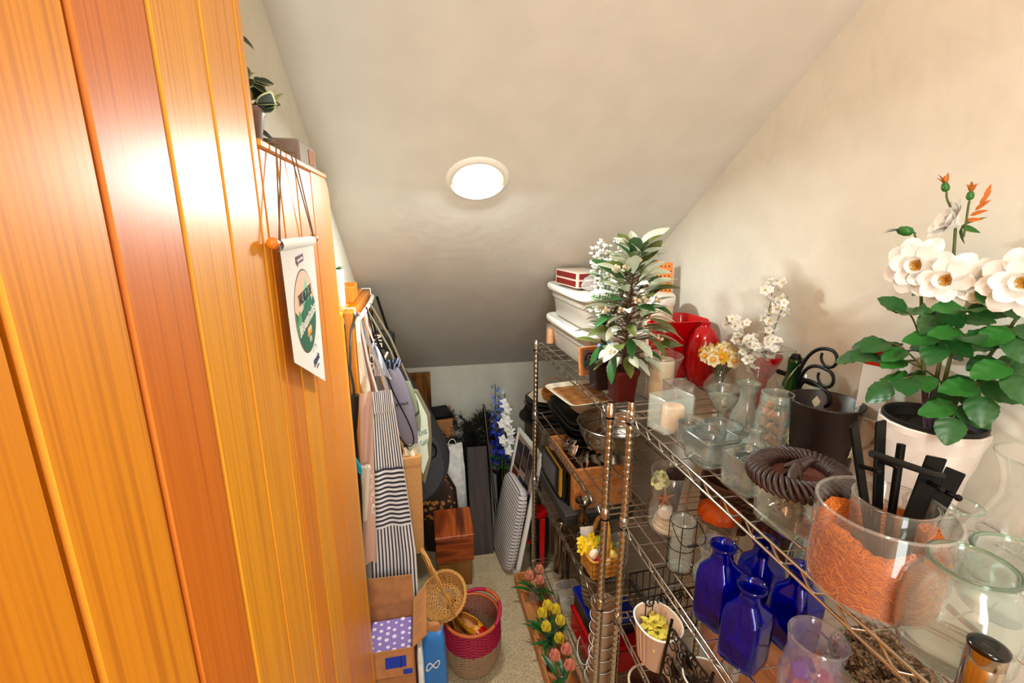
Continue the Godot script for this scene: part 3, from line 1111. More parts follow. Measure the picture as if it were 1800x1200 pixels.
	m.tube([Vector3(-0.125, 1.27, 0), Vector3(-0.15, 1.4, 0), Vector3(-0.205, 1.638, 0.02)], 0.006, 8)
	o("shoulder_strap", m, G.black, t)
	m = MB.new()
	m.tube(arc(Vector3(-0.085, 1.225, 0.050), Vector3(0.008, 0, 0), Vector3(0, 0.012, 0), 0, 340, 14), 0.002, 6)
	o("buckle", m, mat(Color(0.65, 0.25, 0.10), 0.4), t)


func open_carton():
	var t := thing("carton", "open cardboard carton with raised flaps beside the striped apron", "box", Vector3(0, 0, 0))
	var x0 := -0.262
	var x1 := -0.092
	var z0 := -1.605
	var z1 := -1.385
	var y := 0.50
	for q in [["side_panel", Vector3(x0, y / 2, (z0 + z1) / 2), Vector3(0.004, y, z1 - z0)], ["side_panel", Vector3(x1, y / 2, (z0 + z1) / 2), Vector3(0.004, y, z1 - z0)], ["back_panel", Vector3((x0 + x1) / 2, y / 2, z0), Vector3(x1 - x0, y, 0.004)], ["front_panel", Vector3((x0 + x1) / 2, y / 2, z1), Vector3(x1 - x0, y, 0.004)], ["base", Vector3((x0 + x1) / 2, 0.003, (z0 + z1) / 2), Vector3(x1 - x0, 0.004, z1 - z0)]]:
		var m := MB.new()
		m.bx(q[1], q[2], 0.001)
		o(q[0], m, G.card, t)
	# each flap: hinge edge, then outer edge
	for q in [[Vector3(x0, y, z0), Vector3(x1, y, z0), Vector3(x1 - 0.002, y + 0.108, z0 - 0.012), Vector3(x0 + 0.002, y + 0.112, z0 - 0.012)], [Vector3(x1, y, z1), Vector3(x1, y, z0), Vector3(x1 + 0.052, y + 0.062, z0 - 0.01), Vector3(x1 + 0.050, y + 0.030, z1 - 0.015)], [Vector3(x0, y, z0), Vector3(x0, y, z1), Vector3(x0 - 0.028, y + 0.06, z1 + 0.0), Vector3(x0 - 0.020, y + 0.095, z0 + 0.03)], [Vector3(x0, y, z1), Vector3(x1, y, z1), Vector3(x1 - 0.004, y - 0.09, z1 + 0.022), Vector3(x0 + 0.004, y - 0.09, z1 + 0.022)]]:
		var m := MB.new()
		var nn: Vector3 = (q[1] - q[0]).cross(q[3] - q[0]).normalized() * 0.002
		m.quad(q[0] + nn, q[1] + nn, q[2] + nn, q[3] + nn)
		m.quad(q[3] - nn, q[2] - nn, q[1] - nn, q[0] - nn)
		for k in 4:
			m.quad(q[k] - nn, q[(k + 1) % 4] - nn, q[(k + 1) % 4] + nn, q[k] + nn)
		o("flap", m, G.card, t)
	# blue printed tape on the hanging front flap
	var dn := Vector3(0, -0.09, 0.022).normalized()
	var b := Basis(Vector3.RIGHT, -dn, Vector3.RIGHT.cross(-dn))
	var f0 := Vector3(-0.165, y, z1 + 0.0026)
	for q in [[0.012, 0.03, 0.072, 0.040], [0.052, 0.068, 0.032, 0.018]]:
		var m := MB.new()
		m.bx(f0 + Vector3(q[0], 0, 0) + dn * (q[1] + 0.012) + b.z * 0.0004, Vector3(q[2], q[3], 0.0008), 0.0002, b)
		o("tape_label", m, mat(Color(0.05, 0.20, 0.62), 0.35), t)
	words("handle with care", 0.0085, mat(Color(0.02, 0.05, 0.25), 0.5), t, f0 + Vector3(0.030, 0, 0) + dn * 0.043 + b.z * 0.0010, b * Basis(Vector3.BACK, deg_to_rad(90)) * Basis.from_scale(Vector3(0.6, 1, 1)))
	for k in 2:
		var m := MB.new()
		m.bx(f0 + Vector3(-0.075 + 0.0, 0, 0) + dn * (0.045 + 0.012 * k) + b.z * 0.0004, Vector3(0.012, 0.004, 0.0008), 0.0002, b)
		o("print_bar", m, G.black, t)
	# gift inside
	t = thing("gift_box", "gift box in lilac paper with small white flowers inside the open carton", "gift box", Vector3(-0.177, 0.006, -1.495))
	var m := MB.new()
	m.bx(Vector3(0, 0.212, 0), Vector3(0.160, 0.424, 0.208), 0.004)
	o("wrapped_box", m, mat(Color(0.55, 0.45, 0.72), 0.5), t)
	var fm := MB.new()
	for k in 5:
		var a := TAU * k / 5
		fm.prism(disc2(0.0026, 8, Vector2(cos(a), sin(a)) * 0.0034), 0.0002, Transform3D(Basis(Vector3.RIGHT, deg_to_rad(-90)), Vector3(0, 0.0002, 0)))
	var fmesh := fm.mesh()
	var ink := mat(Color(0.93, 0.90, 0.93), 0.6)
	for i in 6:
		for j in 7:
			var p := Vector3(-0.068 + 0.027 * i + rf(-0.004, 0.004), 0.4242, -0.092 + 0.030 * j + (0.014 if i % 2 else 0.0) + rf(-0.004, 0.004))
			if p.z < 0.1:
				put("printed_flower", fmesh, ink, t, p, Basis(Vector3.UP, rf(0, 6)).scaled(Vector3.ONE * rf(0.95, 1.5)))


# a coiled and woven basket wall: rings that weave in and out of the ribs
func weave(prof: Array, coils: int, ribs: int, r: float, amp: float, t0 := 0.0, t1 := 1.0) -> MB:
	var m := MB.new()
	for c in coils:
		var t := lerpf(t0, t1, (c + 0.5) / coils) * (prof.size() - 1)
		var i := mini(int(t), prof.size() - 2)
		var q := Vector2(prof[i][0], prof[i][1]).lerp(Vector2(prof[i + 1][0], prof[i + 1][1]), t - i)
		var P := []
		var steps := ribs * 4
		for k in steps:
			var a := TAU * k / steps
			var rr := q.x + amp * sin(a * ribs / 2.0 * 2.0 / 2.0 + PI * (c % 2))
			P.append(Vector3(cos(a) * rr, q.y, sin(a) * rr))
		m.tube(P, r, 5, true)
	return m


func left_floor():
	open_carton()
	# willow basket tipped towards the door
	var t := thing("wicker_basket", "round willow basket with a tall arched handle tipped on its side", "basket", Vector3(0.028, 0.345, -1.775))
	t.basis = along(Vector3(-0.30, 0.80, 0.52), Vector3(0, 0.5, -0.8))
	var inv := t.basis.inverse()
	var wick := tri(noise_tex(0.05, [Color(0.55, 0.33, 0.13), Color(0.85, 0.62, 0.32), Color(0.78, 0.53, 0.25)], 71, 3, 256), Vector3(14, 14, 14), 0.55)
	var prof := [[0.045, -0.055], [0.070, -0.050], [0.088, -0.030], [0.098, -0.005]]
	o("woven_body", weave(prof, 13, 22, 0.0042, 0.0030), wick, t)
	var m := MB.new()
	for k in 11:
		var a := PI * k / 11
		var u := Vector3(cos(a), 0, sin(a))
		m.tube([u * 0.1, u * 0.09 + Vector3(0, -0.03, 0), u * 0.07 + Vector3(0, -0.052, 0), Vector3(0, -0.058, 0), u * -0.07 + Vector3(0, -0.052, 0), u * -0.09 + Vector3(0, -0.03, 0), u * -0.1], 0.003, 5)
	o("rib", m, wick, t)
	for q in 3:
		m = MB.new()
		var P := []
		for k in 72:
			var a := TAU * k / 72
			var rr := 0.102 + 0.0045 * cos(a * 14 + q * 2.1)
			P.append(Vector3(cos(a) * rr, 0.002 + 0.0045 * sin(a * 14 + q * 2.1), sin(a) * rr))
		m.tube(P, 0.0046, 6, true)
		o("rim_strand", m, wick, t)
	for q in 3:
		m = MB.new()
		var P := []
		for k in 41:
			var a := PI * k / 40
			var w := 14.0 * k / 40 + q * 2.1
			P.append(inv * (Vector3(0.43, -0.37, 0.82) * cos(a) * (0.100 + 0.004 * cos(w)) + Vector3(-0.075, 0.275, 0.05) * sin(a) + Vector3(0.005 * sin(w), 0, 0.004 * cos(w))))
		m.tube(P, 0.0042, 6)
		o("handle_strand", m, wick, t)
	# blue pouch and white bag
	t = thing("blue_bag", "sky blue bag with white script standing beside the open carton", "bag", Vector3(-0.018, 0, -1.475), -10)
	m = pouch([[0.044, 0.0, 0.9], [0.046, 0.01, 1.0], [0.045, 0.30, 0.95], [0.040, 0.43, 0.8], [0.034, 0.47, 0.5], [0.033, 0.475, 0.3]], 0.030, 32, 4.0)
	o("body", m, mat(Color(0.16, 0.45, 0.74), 0.35), t)
	m = MB.new()
	var lp := []
	for k in 44:
		var a := TAU * k / 43
		lp.append(Vector3(-0.004 + 0.024 * sin(a) + 0.004 * sin(2 * a), 0.335 + 0.017 * sin(2 * a) + 0.010 * sin(a), 0.0305))
	m.tube(lp, 0.0024, 5)
	o("script", m, G.white, t)
	m = pouch([[0.026, 0.463, 0.5], [0.028, 0.472, 0.6], [0.028, 0.49, 0.6], [0.02, 0.50, 0.4]], 0.02, 20, 3.0)
	o("tan_top", m, G.card, t)
	t = thing("paper_bag", "plain white paper bag squeezed between the carton and the blue bag", "bag", Vector3(-0.0725, 0, -1.475))
	m = pouch([[0.012, 0.0, 1.0], [0.0125, 0.2, 1.0], [0.012, 0.40, 0.8], [0.008, 0.43, 0.5]], 0.06, 24, 4.0)
	o("body", m, G.paper, t)
	# round woven grass basket with clogs
	t = thing("grass_basket", "round woven grass basket with a magenta band on the carpet", "basket", Vector3(0.150, 0.0, -1.735))
	var bp := [[0.085, 0.004], [0.108, 0.03], [0.122, 0.08], [0.126, 0.14], [0.124, 0.20], [0.120, 0.255]]
	var straw := tri(noise_tex(0.12, [Color(0.30, 0.22, 0.19), Color(0.72, 0.58, 0.42), Color(0.52, 0.38, 0.31)], 81, 3, 256), Vector3(12, 12, 12), 0.7)
	var mag := tri(noise_tex(0.09, [Color(0.45, 0.02, 0.16), Color(0.72, 0.04, 0.28), Color(0.60, 0.10, 0.12)], 82, 3, 256), Vector3(12, 12, 12), 0.6)
	o("woven_wall", weave(bp, 28, 40, 0.0036, 0.0020, 0.0, 0.64), straw, t)
	o("magenta_band", weave(bp, 14, 40, 0.0036, 0.0020, 0.64, 0.98), mag, t)
	m = MB.new()
	m.lathe([[0.0, 0.004], [0.085, 0.004], [0.106, 0.03], [0.1195, 0.08], [0.1235, 0.14], [0.1215, 0.20], [0.1175, 0.254]], 40)
	m.lathe([[0.1165, 0.254], [0.1205, 0.20], [0.1225, 0.14], [0.1185, 0.08], [0.105, 0.031], [0.084, 0.006], [0.0, 0.006]], 40)
	o("lining", m, straw, t)
	var ora := mat(Color(0.72, 0.33, 0.13), 0.6)
	m = MB.new()
	var P := []
	for k in 64:
		var a := TAU * k / 64
		P.append(Vector3(cos(a) * 0.120, 0.260, sin(a) * 0.120))
	m.tube(P, 0.0075, 8, true)
	o("rim", m, ora, t)
	m = MB.new()
	P = []
	for k in 29:
		var a := PI * k / 28
		var b2 := lerpf(-1.75, 0.75, k / 28.0)
		P.append(Vector3(0.126 * cos(b2), 0.266 + 0.026 * sin(a), 0.126 * sin(b2)))
	m.tube(P, 0.0085, 8)
	o("handle", m, mag, t)
	m = MB.new()
	m.tube(P.slice(10, 19).map(func(x): return x + Vector3(0, 0.001, 0)), 0.0095, 8)
	o("handle_wrap", m, ora, t)
	clog(Vector3(0.162, 0.158, -1.725), 42, 30, "painted yellow wooden clog with a red band lying in the grass basket", true)
	clog(Vector3(0.115, 0.105, -1.745), 20, 30, "yellow wooden clog half hidden at the left of the grass basket", false)


func clog(at: Vector3, yaw: float, pitch: float, label: String, band: bool):
	var t := thing("clog", label, "clog", at)
	t.basis = Basis(Vector3.UP, deg_to_rad(yaw)) * Basis(Vector3.RIGHT, deg_to_rad(-pitch + 40))
	var yel := tri(noise_tex(0.03, [Color(0.75, 0.45, 0.08), Color(0.95, 0.66, 0.16)], 91, 3, 256), Vector3(8, 8, 8), 0.3)
	var sec := func(v: float, k: float, lift: float) -> PackedVector3Array:
		var w := 0.036 * k * pow(sin(PI * clampf(0.10 + v * 0.86, 0, 1)), 0.42) * (1.0 - 0.22 * maxf(0, 0.5 - v))
		var h := 0.062 * k * (1.0 - 0.45 * maxf(0.0, v - 0.55) / 0.45) * pow(sin(PI * clampf(0.12 + v * 0.80, 0, 1)), 0.3)
		var g := deg_to_rad(58) * (1.0 - smoothstep(0.40, 0.56, v)) + 0.02
		var row := PackedVector3Array()
		for j in 21:
			var a := PI / 2 + g + (TAU - 2 * g) * j / 20.0
			row.append(Vector3(w * cos(a), lift + h / 2 + h / 2 * sin(a) + 0.028 * pow(maxf(0, v - 0.7) / 0.3, 2), -0.105 + 0.21 * v))
		return row
	var m := MB.new()
	var L := []
	for i in 25:
		L.append(sec.call(i / 24.0, 1.0, 0.0))
	m.loft(L, false, false, false, -1.0)
	o("shell", m, yel, t)
	m = MB.new()
	L = []
	for i in 25:
		L.append(sec.call(0.03 + 0.94 * i / 24.0, 0.86, 0.006))
	L.reverse()
	m.loft(L, false, false, false, -1.0)
	o("inside", m, G.pine, t)
	m = MB.new()
	m.tube(range(14).map(func(i): return sec.call(i / 24.0, 0.94, 0.003)[0]) + range(13, -1, -1).map(func(i): return sec.call(i / 24.0, 0.94, 0.003)[20]), 0.0035, 6)
	o("rim", m, yel, t)
	if band:
		m = MB.new()
		L = []
		for i in 4:
			var row: PackedVector3Array = sec.call(0.60 + 0.035 * i, 1.02, 0.0)
			L.append(row.slice(0, 6))
		m.loft(L, false, false, false, -1.0)
		L = []
		for i in 4:
			var row: PackedVector3Array = sec.call(0.60 + 0.035 * i, 1.02, 0.0)
			L.append(row.slice(15, 21))
		m.loft(L, false, false, false, -1.0)
		o("red_band", m, G.red, t)


# ---------------------------------------------------------------- the far corner
func back_corner():
	# wooden door panel in the corner
	var t := thing("cupboard", "framed brown wooden cupboard front against the back wall", "cupboard", Vector3(-0.115, 0, -3.372))
	var m := MB.new()
	m.bx(Vector3(0, 0.445, 0), Vector3(0.28, 0.89, 0.022), 0.003)
	o("door", m, G.doorwood, t)
	for q in [[Vector3(0.125, 0.445, 0.012), Vector3(0.03, 0.89, 0.012)], [Vector3(-0.125, 0.445, 0.012), Vector3(0.03, 0.89, 0.012)]]:
		m = MB.new()
		m.bx(q[0], q[1], 0.002)
		o("stile", m, G.doorwood, t)
	m = MB.new()
	m.bx(Vector3(0, 0.875, 0.0125), Vector3(0.22, 0.03, 0.012), 0.002)
	o("top_rail", m, G.doorwood, t)
	# boxes behind the dark bag
	t = thing("carton", "closed brown carton behind the dark instrument bag, below the wall", "box", Vector3(0.075, 0, -3.12))
	m = MB.new()
	m.bx(Vector3(0, 0.33, 0), Vector3(0.17, 0.66, 0.26), 0.003)
	o("body", m, G.card, t)
	m = MB.new()
	m.bx(Vector3(0, 0.6605, 0), Vector3(0.16, 0.002, 0.03), 0.0005)
	o("tape", m, mat(Color(0.55, 0.38, 0.2), 0.25), t)
	one("black_folder", "black folder lying on top of the closed brown carton", "folder", Vector3(0.075, 0.674, -3.10), slab(-0.075, 0.075, -0.011, 0.011, -0.1, 0.1, 0.004), G.black, 12)
	# white carrier bag
	t = thing("carrier_bag", "crumpled white paper carrier bag behind the log-print bag", "bag", Vector3(0.135, 0, -2.76), 10)
	m = MB.new()
	var L := []
	for q in [[0.085, 0.0, 0.055], [0.088, 0.02, 0.058], [0.084, 0.25, 0.052], [0.078, 0.42, 0.04], [0.070, 0.52, 0.022], [0.066, 0.585, 0.012]]:
		var ring := m.loop(q[1], q[0], q[2], 40, 4.5)
		for j in 40:
			ring[j] += Vector3(0.004 * sin(j * 1.9 + q[1] * 30), 0.03 * q[1] * sin(j * 0.31), 0.005 * sin(j * 1.3 + q[1] * 22))
		L.append(ring)
	m.loft(L, true, true, false, 0.8)
	o("body", m, G.paper, t)
	m = MB.new()
	m.tube(bez(Vector3(-0.03, 0.56, 0.012), Vector3(-0.03, 0.66, 0.02), Vector3(0.03, 0.66, 0.02), Vector3(0.03, 0.56, 0.012), 12), 0.003, 6)
	o("handle", m, G.white, t)
	# bag printed with log ends
	t = thing("log_bag", "bag printed with cut log ends behind the red-brown wooden box", "bag", Vector3(0.045, 0, -2.56), -12)
	m = pouch([[0.100, 0.0, 0.9], [0.104, 0.02, 1.0], [0.108, 0.25, 1.0], [0.098, 0.40, 0.8], [0.060, 0.49, 0.5, -0.005], [0.030, 0.545, 0.3, 0.0]], 0.055, 40, 4.0)
	o("body", m, mat(Color(0.16, 0.08, 0.03), 0.6), t)
	var d := disc2(1.0, 14)
	var dm := MB.new()
	dm.prism(d, 0.04)
	var dmesh := dm.mesh()
	dm = MB.new()
	dm.prism(disc2(0.62, 14), 0.05)
	var dmesh2 := dm.mesh()
	var l1 := mat(Color(0.62, 0.38, 0.16), 0.7)
	var l2 := mat(Color(0.74, 0.50, 0.25), 0.7)
	for k in 70:
		var y := rf(0.18, 0.53)
		var half := 0.100 if y < 0.36 else lerpf(0.098, 0.025, (y - 0.36) / 0.18)
		var x := rf(-half, half)
		var dz := 0.055 if y < 0.3 else lerpf(0.055, 0.017, (y - 0.3) / 0.245)
		var r := rf(0.006, 0.014)
		var e := put("printed_log", dmesh, l1, t, Vector3(x, y, dz + 0.0012 - 0.006 * pow(absf(x) / half, 4.0)), Basis.from_scale(Vector3(r, r, 0.01)))
		put("print_core", dmesh2, l2, e, Vector3.ZERO)
	# red-brown box on a carton
	t = thing("carton", "small brown carton on the carpet under the red-brown wooden box", "box", Vector3(0.105, 0, -2.295))
	m = MB.new()
	m.bx(Vector3(0, 0.079, 0), Vector3(0.185, 0.158, 0.17), 0.003)
	o("body", m, mat(Color(0.55, 0.36, 0.13), 0.7), t)
	m = MB.new()
	m.bx(Vector3(0, 0.079, 0.0855), Vector3(0.03, 0.15, 0.001), 0.0003)
	o("tape", m, mat(Color(0.50, 0.33, 0.14), 0.3), t)
	t = thing("wooden_box", "glossy red-brown wooden box with a sloped lid on a carton", "box", Vector3(0.108, 0.1585, -2.33))
	m = MB.new()
	m.bx(Vector3(0, 0.075, 0), Vector3(0.205, 0.15, 0.25), 0.003)
	o("body", m, G.redwood2, t)
	m = MB.new()
	m.bx(Vector3(0, 0.159, -0.002), Vector3(0.213, 0.016, 0.262), 0.004)
	o("lid", m, G.redwood, t)
	# dark boards leaning in the middle
	t = thing("dark_board", "tall dark brown board leaning in the middle of the back corner", "board", Vector3(0.288, 0.0, -2.435))
	t.basis = along(Vector3(0.01, 0.55, -0.34), Vector3(0, 0, 1))
	m = MB.new()
	m.bx(Vector3(0.0, 0.325, -0.01), Vector3(0.132, 0.65, 0.018), 0.002)
	o("board", m, G.darkwood, t)
	t = thing("dark_board", "narrow grey-brown board leaning right beside the wider dark board", "board", Vector3(0.378, 0.0, -2.45))
	t.basis = along(Vector3(0.02, 0.55, -0.34), Vector3(0, 0, 1))
	m = MB.new()
	m.bx(Vector3(0.0, 0.33, -0.01), Vector3(0.042, 0.66, 0.018), 0.002)
	o("board", m, mat(Color(0.20, 0.17, 0.15), 0.45), t)
	t = thing("walking_cane", "brown wooden cane resting on the dark leaning boards", "cane", Vector3(0, 0, 0))
	m = MB.new()
	m.tube([Vector3(0.362, 0.80, -2.88), Vector3(0.366, 0.66, -2.78), Vector3(0.375, 0.42, -2.62), Vector3(0.380, 0.28, -2.545), Vector3(0.3815, 0.24, -2.53)], 0.0072, 8)
	o("shaft", m, mat(Color(0.14, 0.06, 0.03), 0.3), t)
	m = MB.new()
	m.tube([Vector3(0.380, 0.28, -2.546), Vector3(0.3818, 0.225, -2.512)], 0.0105, 10)
	o("grip", m, mat(Color(0.12, 0.03, 0.02), 0.3), t)
	# pine boughs
	t = thing("pine_garland", "dark artificial pine boughs heaped before the back wall", "garland", Vector3(0.29, 0.0, -2.98))
	m = MB.new()
	var L2 := MB.new()
	for k in 64:
		var b := Vector3(rf(-0.16, 0.22), rf(0.32, 0.62), rf(-0.12, 0.10))
		var dd := Vector3(rf(-0.8, 0.8), rf(-0.1, 1.0), rf(-0.3, 0.6)).normalized()
		var ln := rf(0.10, 0.20)
		L2.tube([b, b + dd * ln], 0.0035, 5)
		for q in 95:
			var p := b + dd * ln * rf(0.05, 1.0)
			var s := (dd * 0.7 + Vector3(rf(-1, 1), rf(-1, 1), rf(-1, 1)).normalized()).normalized()
			m.tube([p, p + s * rf(0.025, 0.055)], 0.0015, 3)
	var nd := o("needles", m, mat(Color(0.07, 0.095, 0.05), 0.6), t)
	stuff(nd)
	nd = o("twigs", L2, G.bark, t)
	stuff(nd)
	m = MB.new()
	m.vessel([[0.10, 0.0], [0.12, 0.05], [0.14, 0.30], [0.16, 0.42]], 0.006, 0.02, 28)
	o("tub", m, G.black, t)
	# blue and white flower stems in a dark floor vase
	t = thing("floor_vase", "dark floor vase behind the leaning boards holding tall silk flowers", "vase", Vector3(0.43, 0, -2.74))
	m = MB.new()
	m.vessel([[0.05, 0.0], [0.06, 0.02], [0.07, 0.2], [0.05, 0.36], [0.06, 0.42]], 0.005, 0.02, 28)
	o("body", m, mat(Color(0.05, 0.05, 0.06), 0.3), t)
	var pm := MB.new()
	for k in 5:
		var a := TAU * k / 5
		pm.leaf(0.020, 0.020, 0.2, 0.25, 0.6, Transform3D(along(Vector3(cos(a), sin(a), 0.35), Vector3.BACK), Vector3.ZERO), 4)
	var pmesh := pm.mesh()
	var blues := [mat(Color(0.06, 0.12, 0.55), 0.6), mat(Color(0.16, 0.24, 0.68), 0.6), mat(Color(0.38, 0.48, 0.80), 0.6), mat(Color(0.72, 0.78, 0.90), 0.6)]
	for s in 2:
		t = thing("delphinium", ["tall blue silk delphinium spike standing nearest the dark boards", "second blue silk delphinium spike beside the white silk orchid"][s], "flower", Vector3(0.415 + 0.035 * s, 0.40, -2.70 + 0.03 * s))
		m = MB.new()
		m.tube([Vector3(0, -0.33, -0.02), Vector3(0, 0.2, 0), Vector3(-0.005 + 0.02 * s, 0.60 - 0.05 * s, 0.01)], 0.003, 6)
		o("stem", m, G.stem, t)
		for k in 34:
			var y := 0.08 + 0.015 * k
			var a := k * 2.4
			var r := 0.034 * (1.0 - 0.4 * k / 34.0)
			var dir := Vector3(cos(a), 0.2, sin(a))
			put("floret", pmesh, blues[clampi(int(k / 11.0 + rf(-0.6, 0.8)), 0, 3)], t, Vector3(-0.003, y, 0.005) + dir * r, along(Vector3.UP + dir * 0.2, dir).scaled(Vector3.ONE * (1.25 - 0.018 * k)))
		for k in 6:
			put("leaf", leaf_shape(), G.leaf, t, Vector3(0, 0.03 + 0.02 * k, 0), along(Vector3(cos(k * 2.2), 0.5, sin(k * 2.2))))
	t = thing("orchid", "arching white silk orchid beside the blue delphinium", "flower", Vector3(0.47, 0.40, -2.66))
	m = MB.new()
	var sp := bez(Vector3(-0.02, -0.33, -0.03), Vector3(0, 0.3, 0), Vector3(0.03, 0.52, 0), Vector3(0.035, 0.46, 0.04), 14)
	m.tube(sp, 0.003, 6)
	o("stem", m, G.stem, t)
	var bm := MB.new()
	for k in 5:
		var a := TAU * k / 5 + 0.3
		bm.leaf(0.036, 0.034 if k % 2 else 0.022, 0.25, 0.2, 0.7, Transform3D(along(Vector3(cos(a), sin(a), 0.25), Vector3.BACK), Vector3.ZERO), 5)
	var bmesh := bm.mesh()
	for k in 13:
		var q := Vector3(rf(-0.03, 0.055), 0.18 + 0.026 * k, rf(0.0, 0.05))
		put("blossom", bmesh, G.petal, t, q, along(Vector3(rf(-0.3, 0.3), 1, 0), Vector3(rf(-0.9, 0.2), 0.3, 0.8)))
	# big carton behind the shelf, with the stack of platters
	t = thing("storage_box", "large tan storage box behind the far shelf, under the platters", "box", Vector3(0.838, 0, -2.60))
	m = MB.new()
	m.bx(Vector3(0, 0.40, 0), Vector3(0.42, 0.80, 0.46), 0.004)
	o("body", m, mat(Color(0.50, 0.42, 0.34), 0.7), t)
	m = MB.new()
	m.bx(Vector3(0, 0.818, 0), Vector3(0.43, 0.036, 0.47), 0.006)
	o("lid", m, mat(Color(0.56, 0.48, 0.40), 0.6), t)
	var y := 0.838
	var pl := [[0.195, 0.020, "widest dark pewter platter at the bottom of the platter stack", Color(0.12, 0.10, 0.09)], [0.170, 0.018, "dark brown platter second from the bottom of the stack", Color(0.07, 0.05, 0.045)], [0.162, 0.017, "black rimmed platter in the middle of the stack", Color(0.035, 0.03, 0.03)], [0.150, 0.016, "blue-rimmed platter above the black one in the stack", Color(0.10, 0.13, 0.22)], [0.148, 0.016, "cream and brown platter below the two grey plates", Color(0.42, 0.34, 0.28)], [0.158, 0.015, "dark grey plate near the top of the platter stack", Color(0.10, 0.09, 0.09)], [0.150, 0.015, "grey plate just under the cream eight-sided plate", Color(0.20, 0.18, 0.17)]]
	for q in pl:
		m = MB.new()
		m.vessel([[q[0] * 0.6, 0.0], [q[0] * 0.64, 0.003], [q[0] * 0.9, q[1] - 0.003], [q[0], q[1]]], 0.003, 0.004, 48)
		one("platter", q[2], "platter", Vector3(0.715 + rf(-0.008, 0.008), y, -2.49 + rf(-0.008, 0.008)), m, mat(q[3], 0.3), 0, "platters stacked on the storage box")
		y += q[1] + 0.002
	m = MB.new()
	m.vessel([[0.075, 0.0], [0.08, 0.003], [0.118, 0.016], [0.132, 0.019]], 0.003, 0.004, 8)
	one("plate", "cream eight-sided plate on top of the platter stack", "plate", Vector3(0.70, y, -2.475), m, G.cream, 10)
	t = thing("small_basket", "small orange-brown round basket with a hoop handle on the cream plate", "basket", Vector3(0.715, y + 0.006, -2.455))
	var tan := tri(noise_tex(0.08, [Color(0.5, 0.26, 0.08), Color(0.78, 0.48, 0.18)], 95, 3, 256), Vector3(14, 14, 14), 0.6)
	o("woven_body", weave([[0.05, 0.004], [0.064, 0.02], [0.066, 0.05]], 8, 26, 0.0038, 0.002), tan, t)
	m = MB.new()
	m.lathe([[0.0, 0.002], [0.05, 0.002], [0.062, 0.02], [0.064, 0.05]], 30)
	o("lining", m, tan, t)
	m = MB.new()
	m.tube(arc(Vector3(0, 0.05, 0), Vector3(0.064, 0, 0), Vector3(0, 0.075, 0), 0, 180, 20), 0.0032, 6)
	o("handle", m, tan, t)
	# memory board leaning on the shelf post
	t = thing("photo_board", "white-framed photo board leaning against the far shelf post", "picture board", Vector3(0.452, 0.0, -2.20))
	var along_w := Vector3(-0.045, 0.0, -0.36).normalized()
	var upv := Vector3(0.136, 0.745, -0.035).normalized()
	var outv := along_w.cross(upv).normalized()
	upv = outv.cross(along_w)
	t.basis = Basis(-along_w, upv, (-along_w).cross(upv))
	# local x runs to the camera from -0.38 to 0, y up the board
	m = MB.new()
	m.bx(Vector3(-0.19, 0.38, 0), Vector3(0.36, 0.74, 0.008), 0.001)
	o("backing", m, mat(Color(0.62, 0.52, 0.45), 0.8), t)
	var side := 1.0
	for q in [[Vector3(-0.19, 0.012, 0), Vector3(0.38, 0.024, 0.02)], [Vector3(-0.19, 0.748, 0), Vector3(0.38, 0.024, 0.02)], [Vector3(-0.368, 0.38, 0), Vector3(0.024, 0.712, 0.02)], [Vector3(-0.012, 0.38, 0), Vector3(0.024, 0.712, 0.02)]]:
		m = MB.new()
		m.bx(q[0], q[1], 0.002)
		o("frame", m, G.white, t)
	var cols := [Color(0.05, 0.05, 0.06), Color(0.10, 0.07, 0.06), Color(0.14, 0.20, 0.32), Color(0.62, 0.55, 0.50), Color(0.55, 0.50, 0.66), Color(0.68, 0.72, 0.62), Color(0.45, 0.12, 0.10), Color(0.04, 0.06, 0.14)]
	for q in [[-0.30, 0.62, 0.09, 0.16, 0], [-0.20, 0.64, 0.08, 0.15, 1], [-0.115, 0.60, 0.07, 0.20, 0], [-0.06, 0.60, 0.05, 0.17, 3], [-0.045, 0.44, 0.04, 0.12, 7], [-0.31, 0.45, 0.10, 0.14, 6], [-0.19, 0.43, 0.09, 0.18, 2], [-0.10, 0.40, 0.07, 0.18, 4], [-0.10, 0.26, 0.10, 0.12, 5], [-0.05, 0.30, 0.03, 0.13, 7], [-0.22, 0.24, 0.11, 0.15, 5], [-0.30, 0.20, 0.10, 0.16, 1], [-0.10, 0.12, 0.12, 0.10, 3]]:
		m = MB.new()
		m.bx(Vector3(q[0], q[1], side * 0.0052), Vector3(q[2], q[3], 0.0016), 0.0003)
		var ph := o("photo", m, mat(cols[q[4]], 0.3), t)
		m = MB.new()
		m.bx(Vector3(q[0], q[1] - q[3] * 0.15, side * 0.0062), Vector3(q[2] * 0.7, q[3] * 0.45, 0.0008), 0.0002)
		o("picture", m, mat(cols[q[4]].lerp(Color(0.85, 0.62, 0.50), 0.35), 0.3), ph)
	# striped cushion
	t = thing("seat_cushion", "grey and white striped seat cushion leaning on the photo board", "cushion", Vector3(0.408, 0.004, -2.205))
	t.basis = Basis(-along_w, upv, (-along_w).cross(upv))
	m = MB.new()
	var R := []
	for k in 13:
		var a := PI * k / 12.0
		var zz := -cos(a) * 0.026
		var g := 1.0 - 0.10 * (1.0 - pow(sin(a), 0.5))
		if k == 0 or k == 12:
			g = 0.0
		var ring := PackedVector3Array()
		for j in 48:
			var b := TAU * j / 48
			var cx := signf(cos(b)) * pow(absf(cos(b)), 0.35)
			var cy := signf(sin(b)) * pow(absf(sin(b)), 0.35)
			ring.append(Vector3(-0.16 + cx * 0.155 * g, 0.265 + cy * 0.255 * g, zz))
		R.append(ring)
	m.loft(R, true)
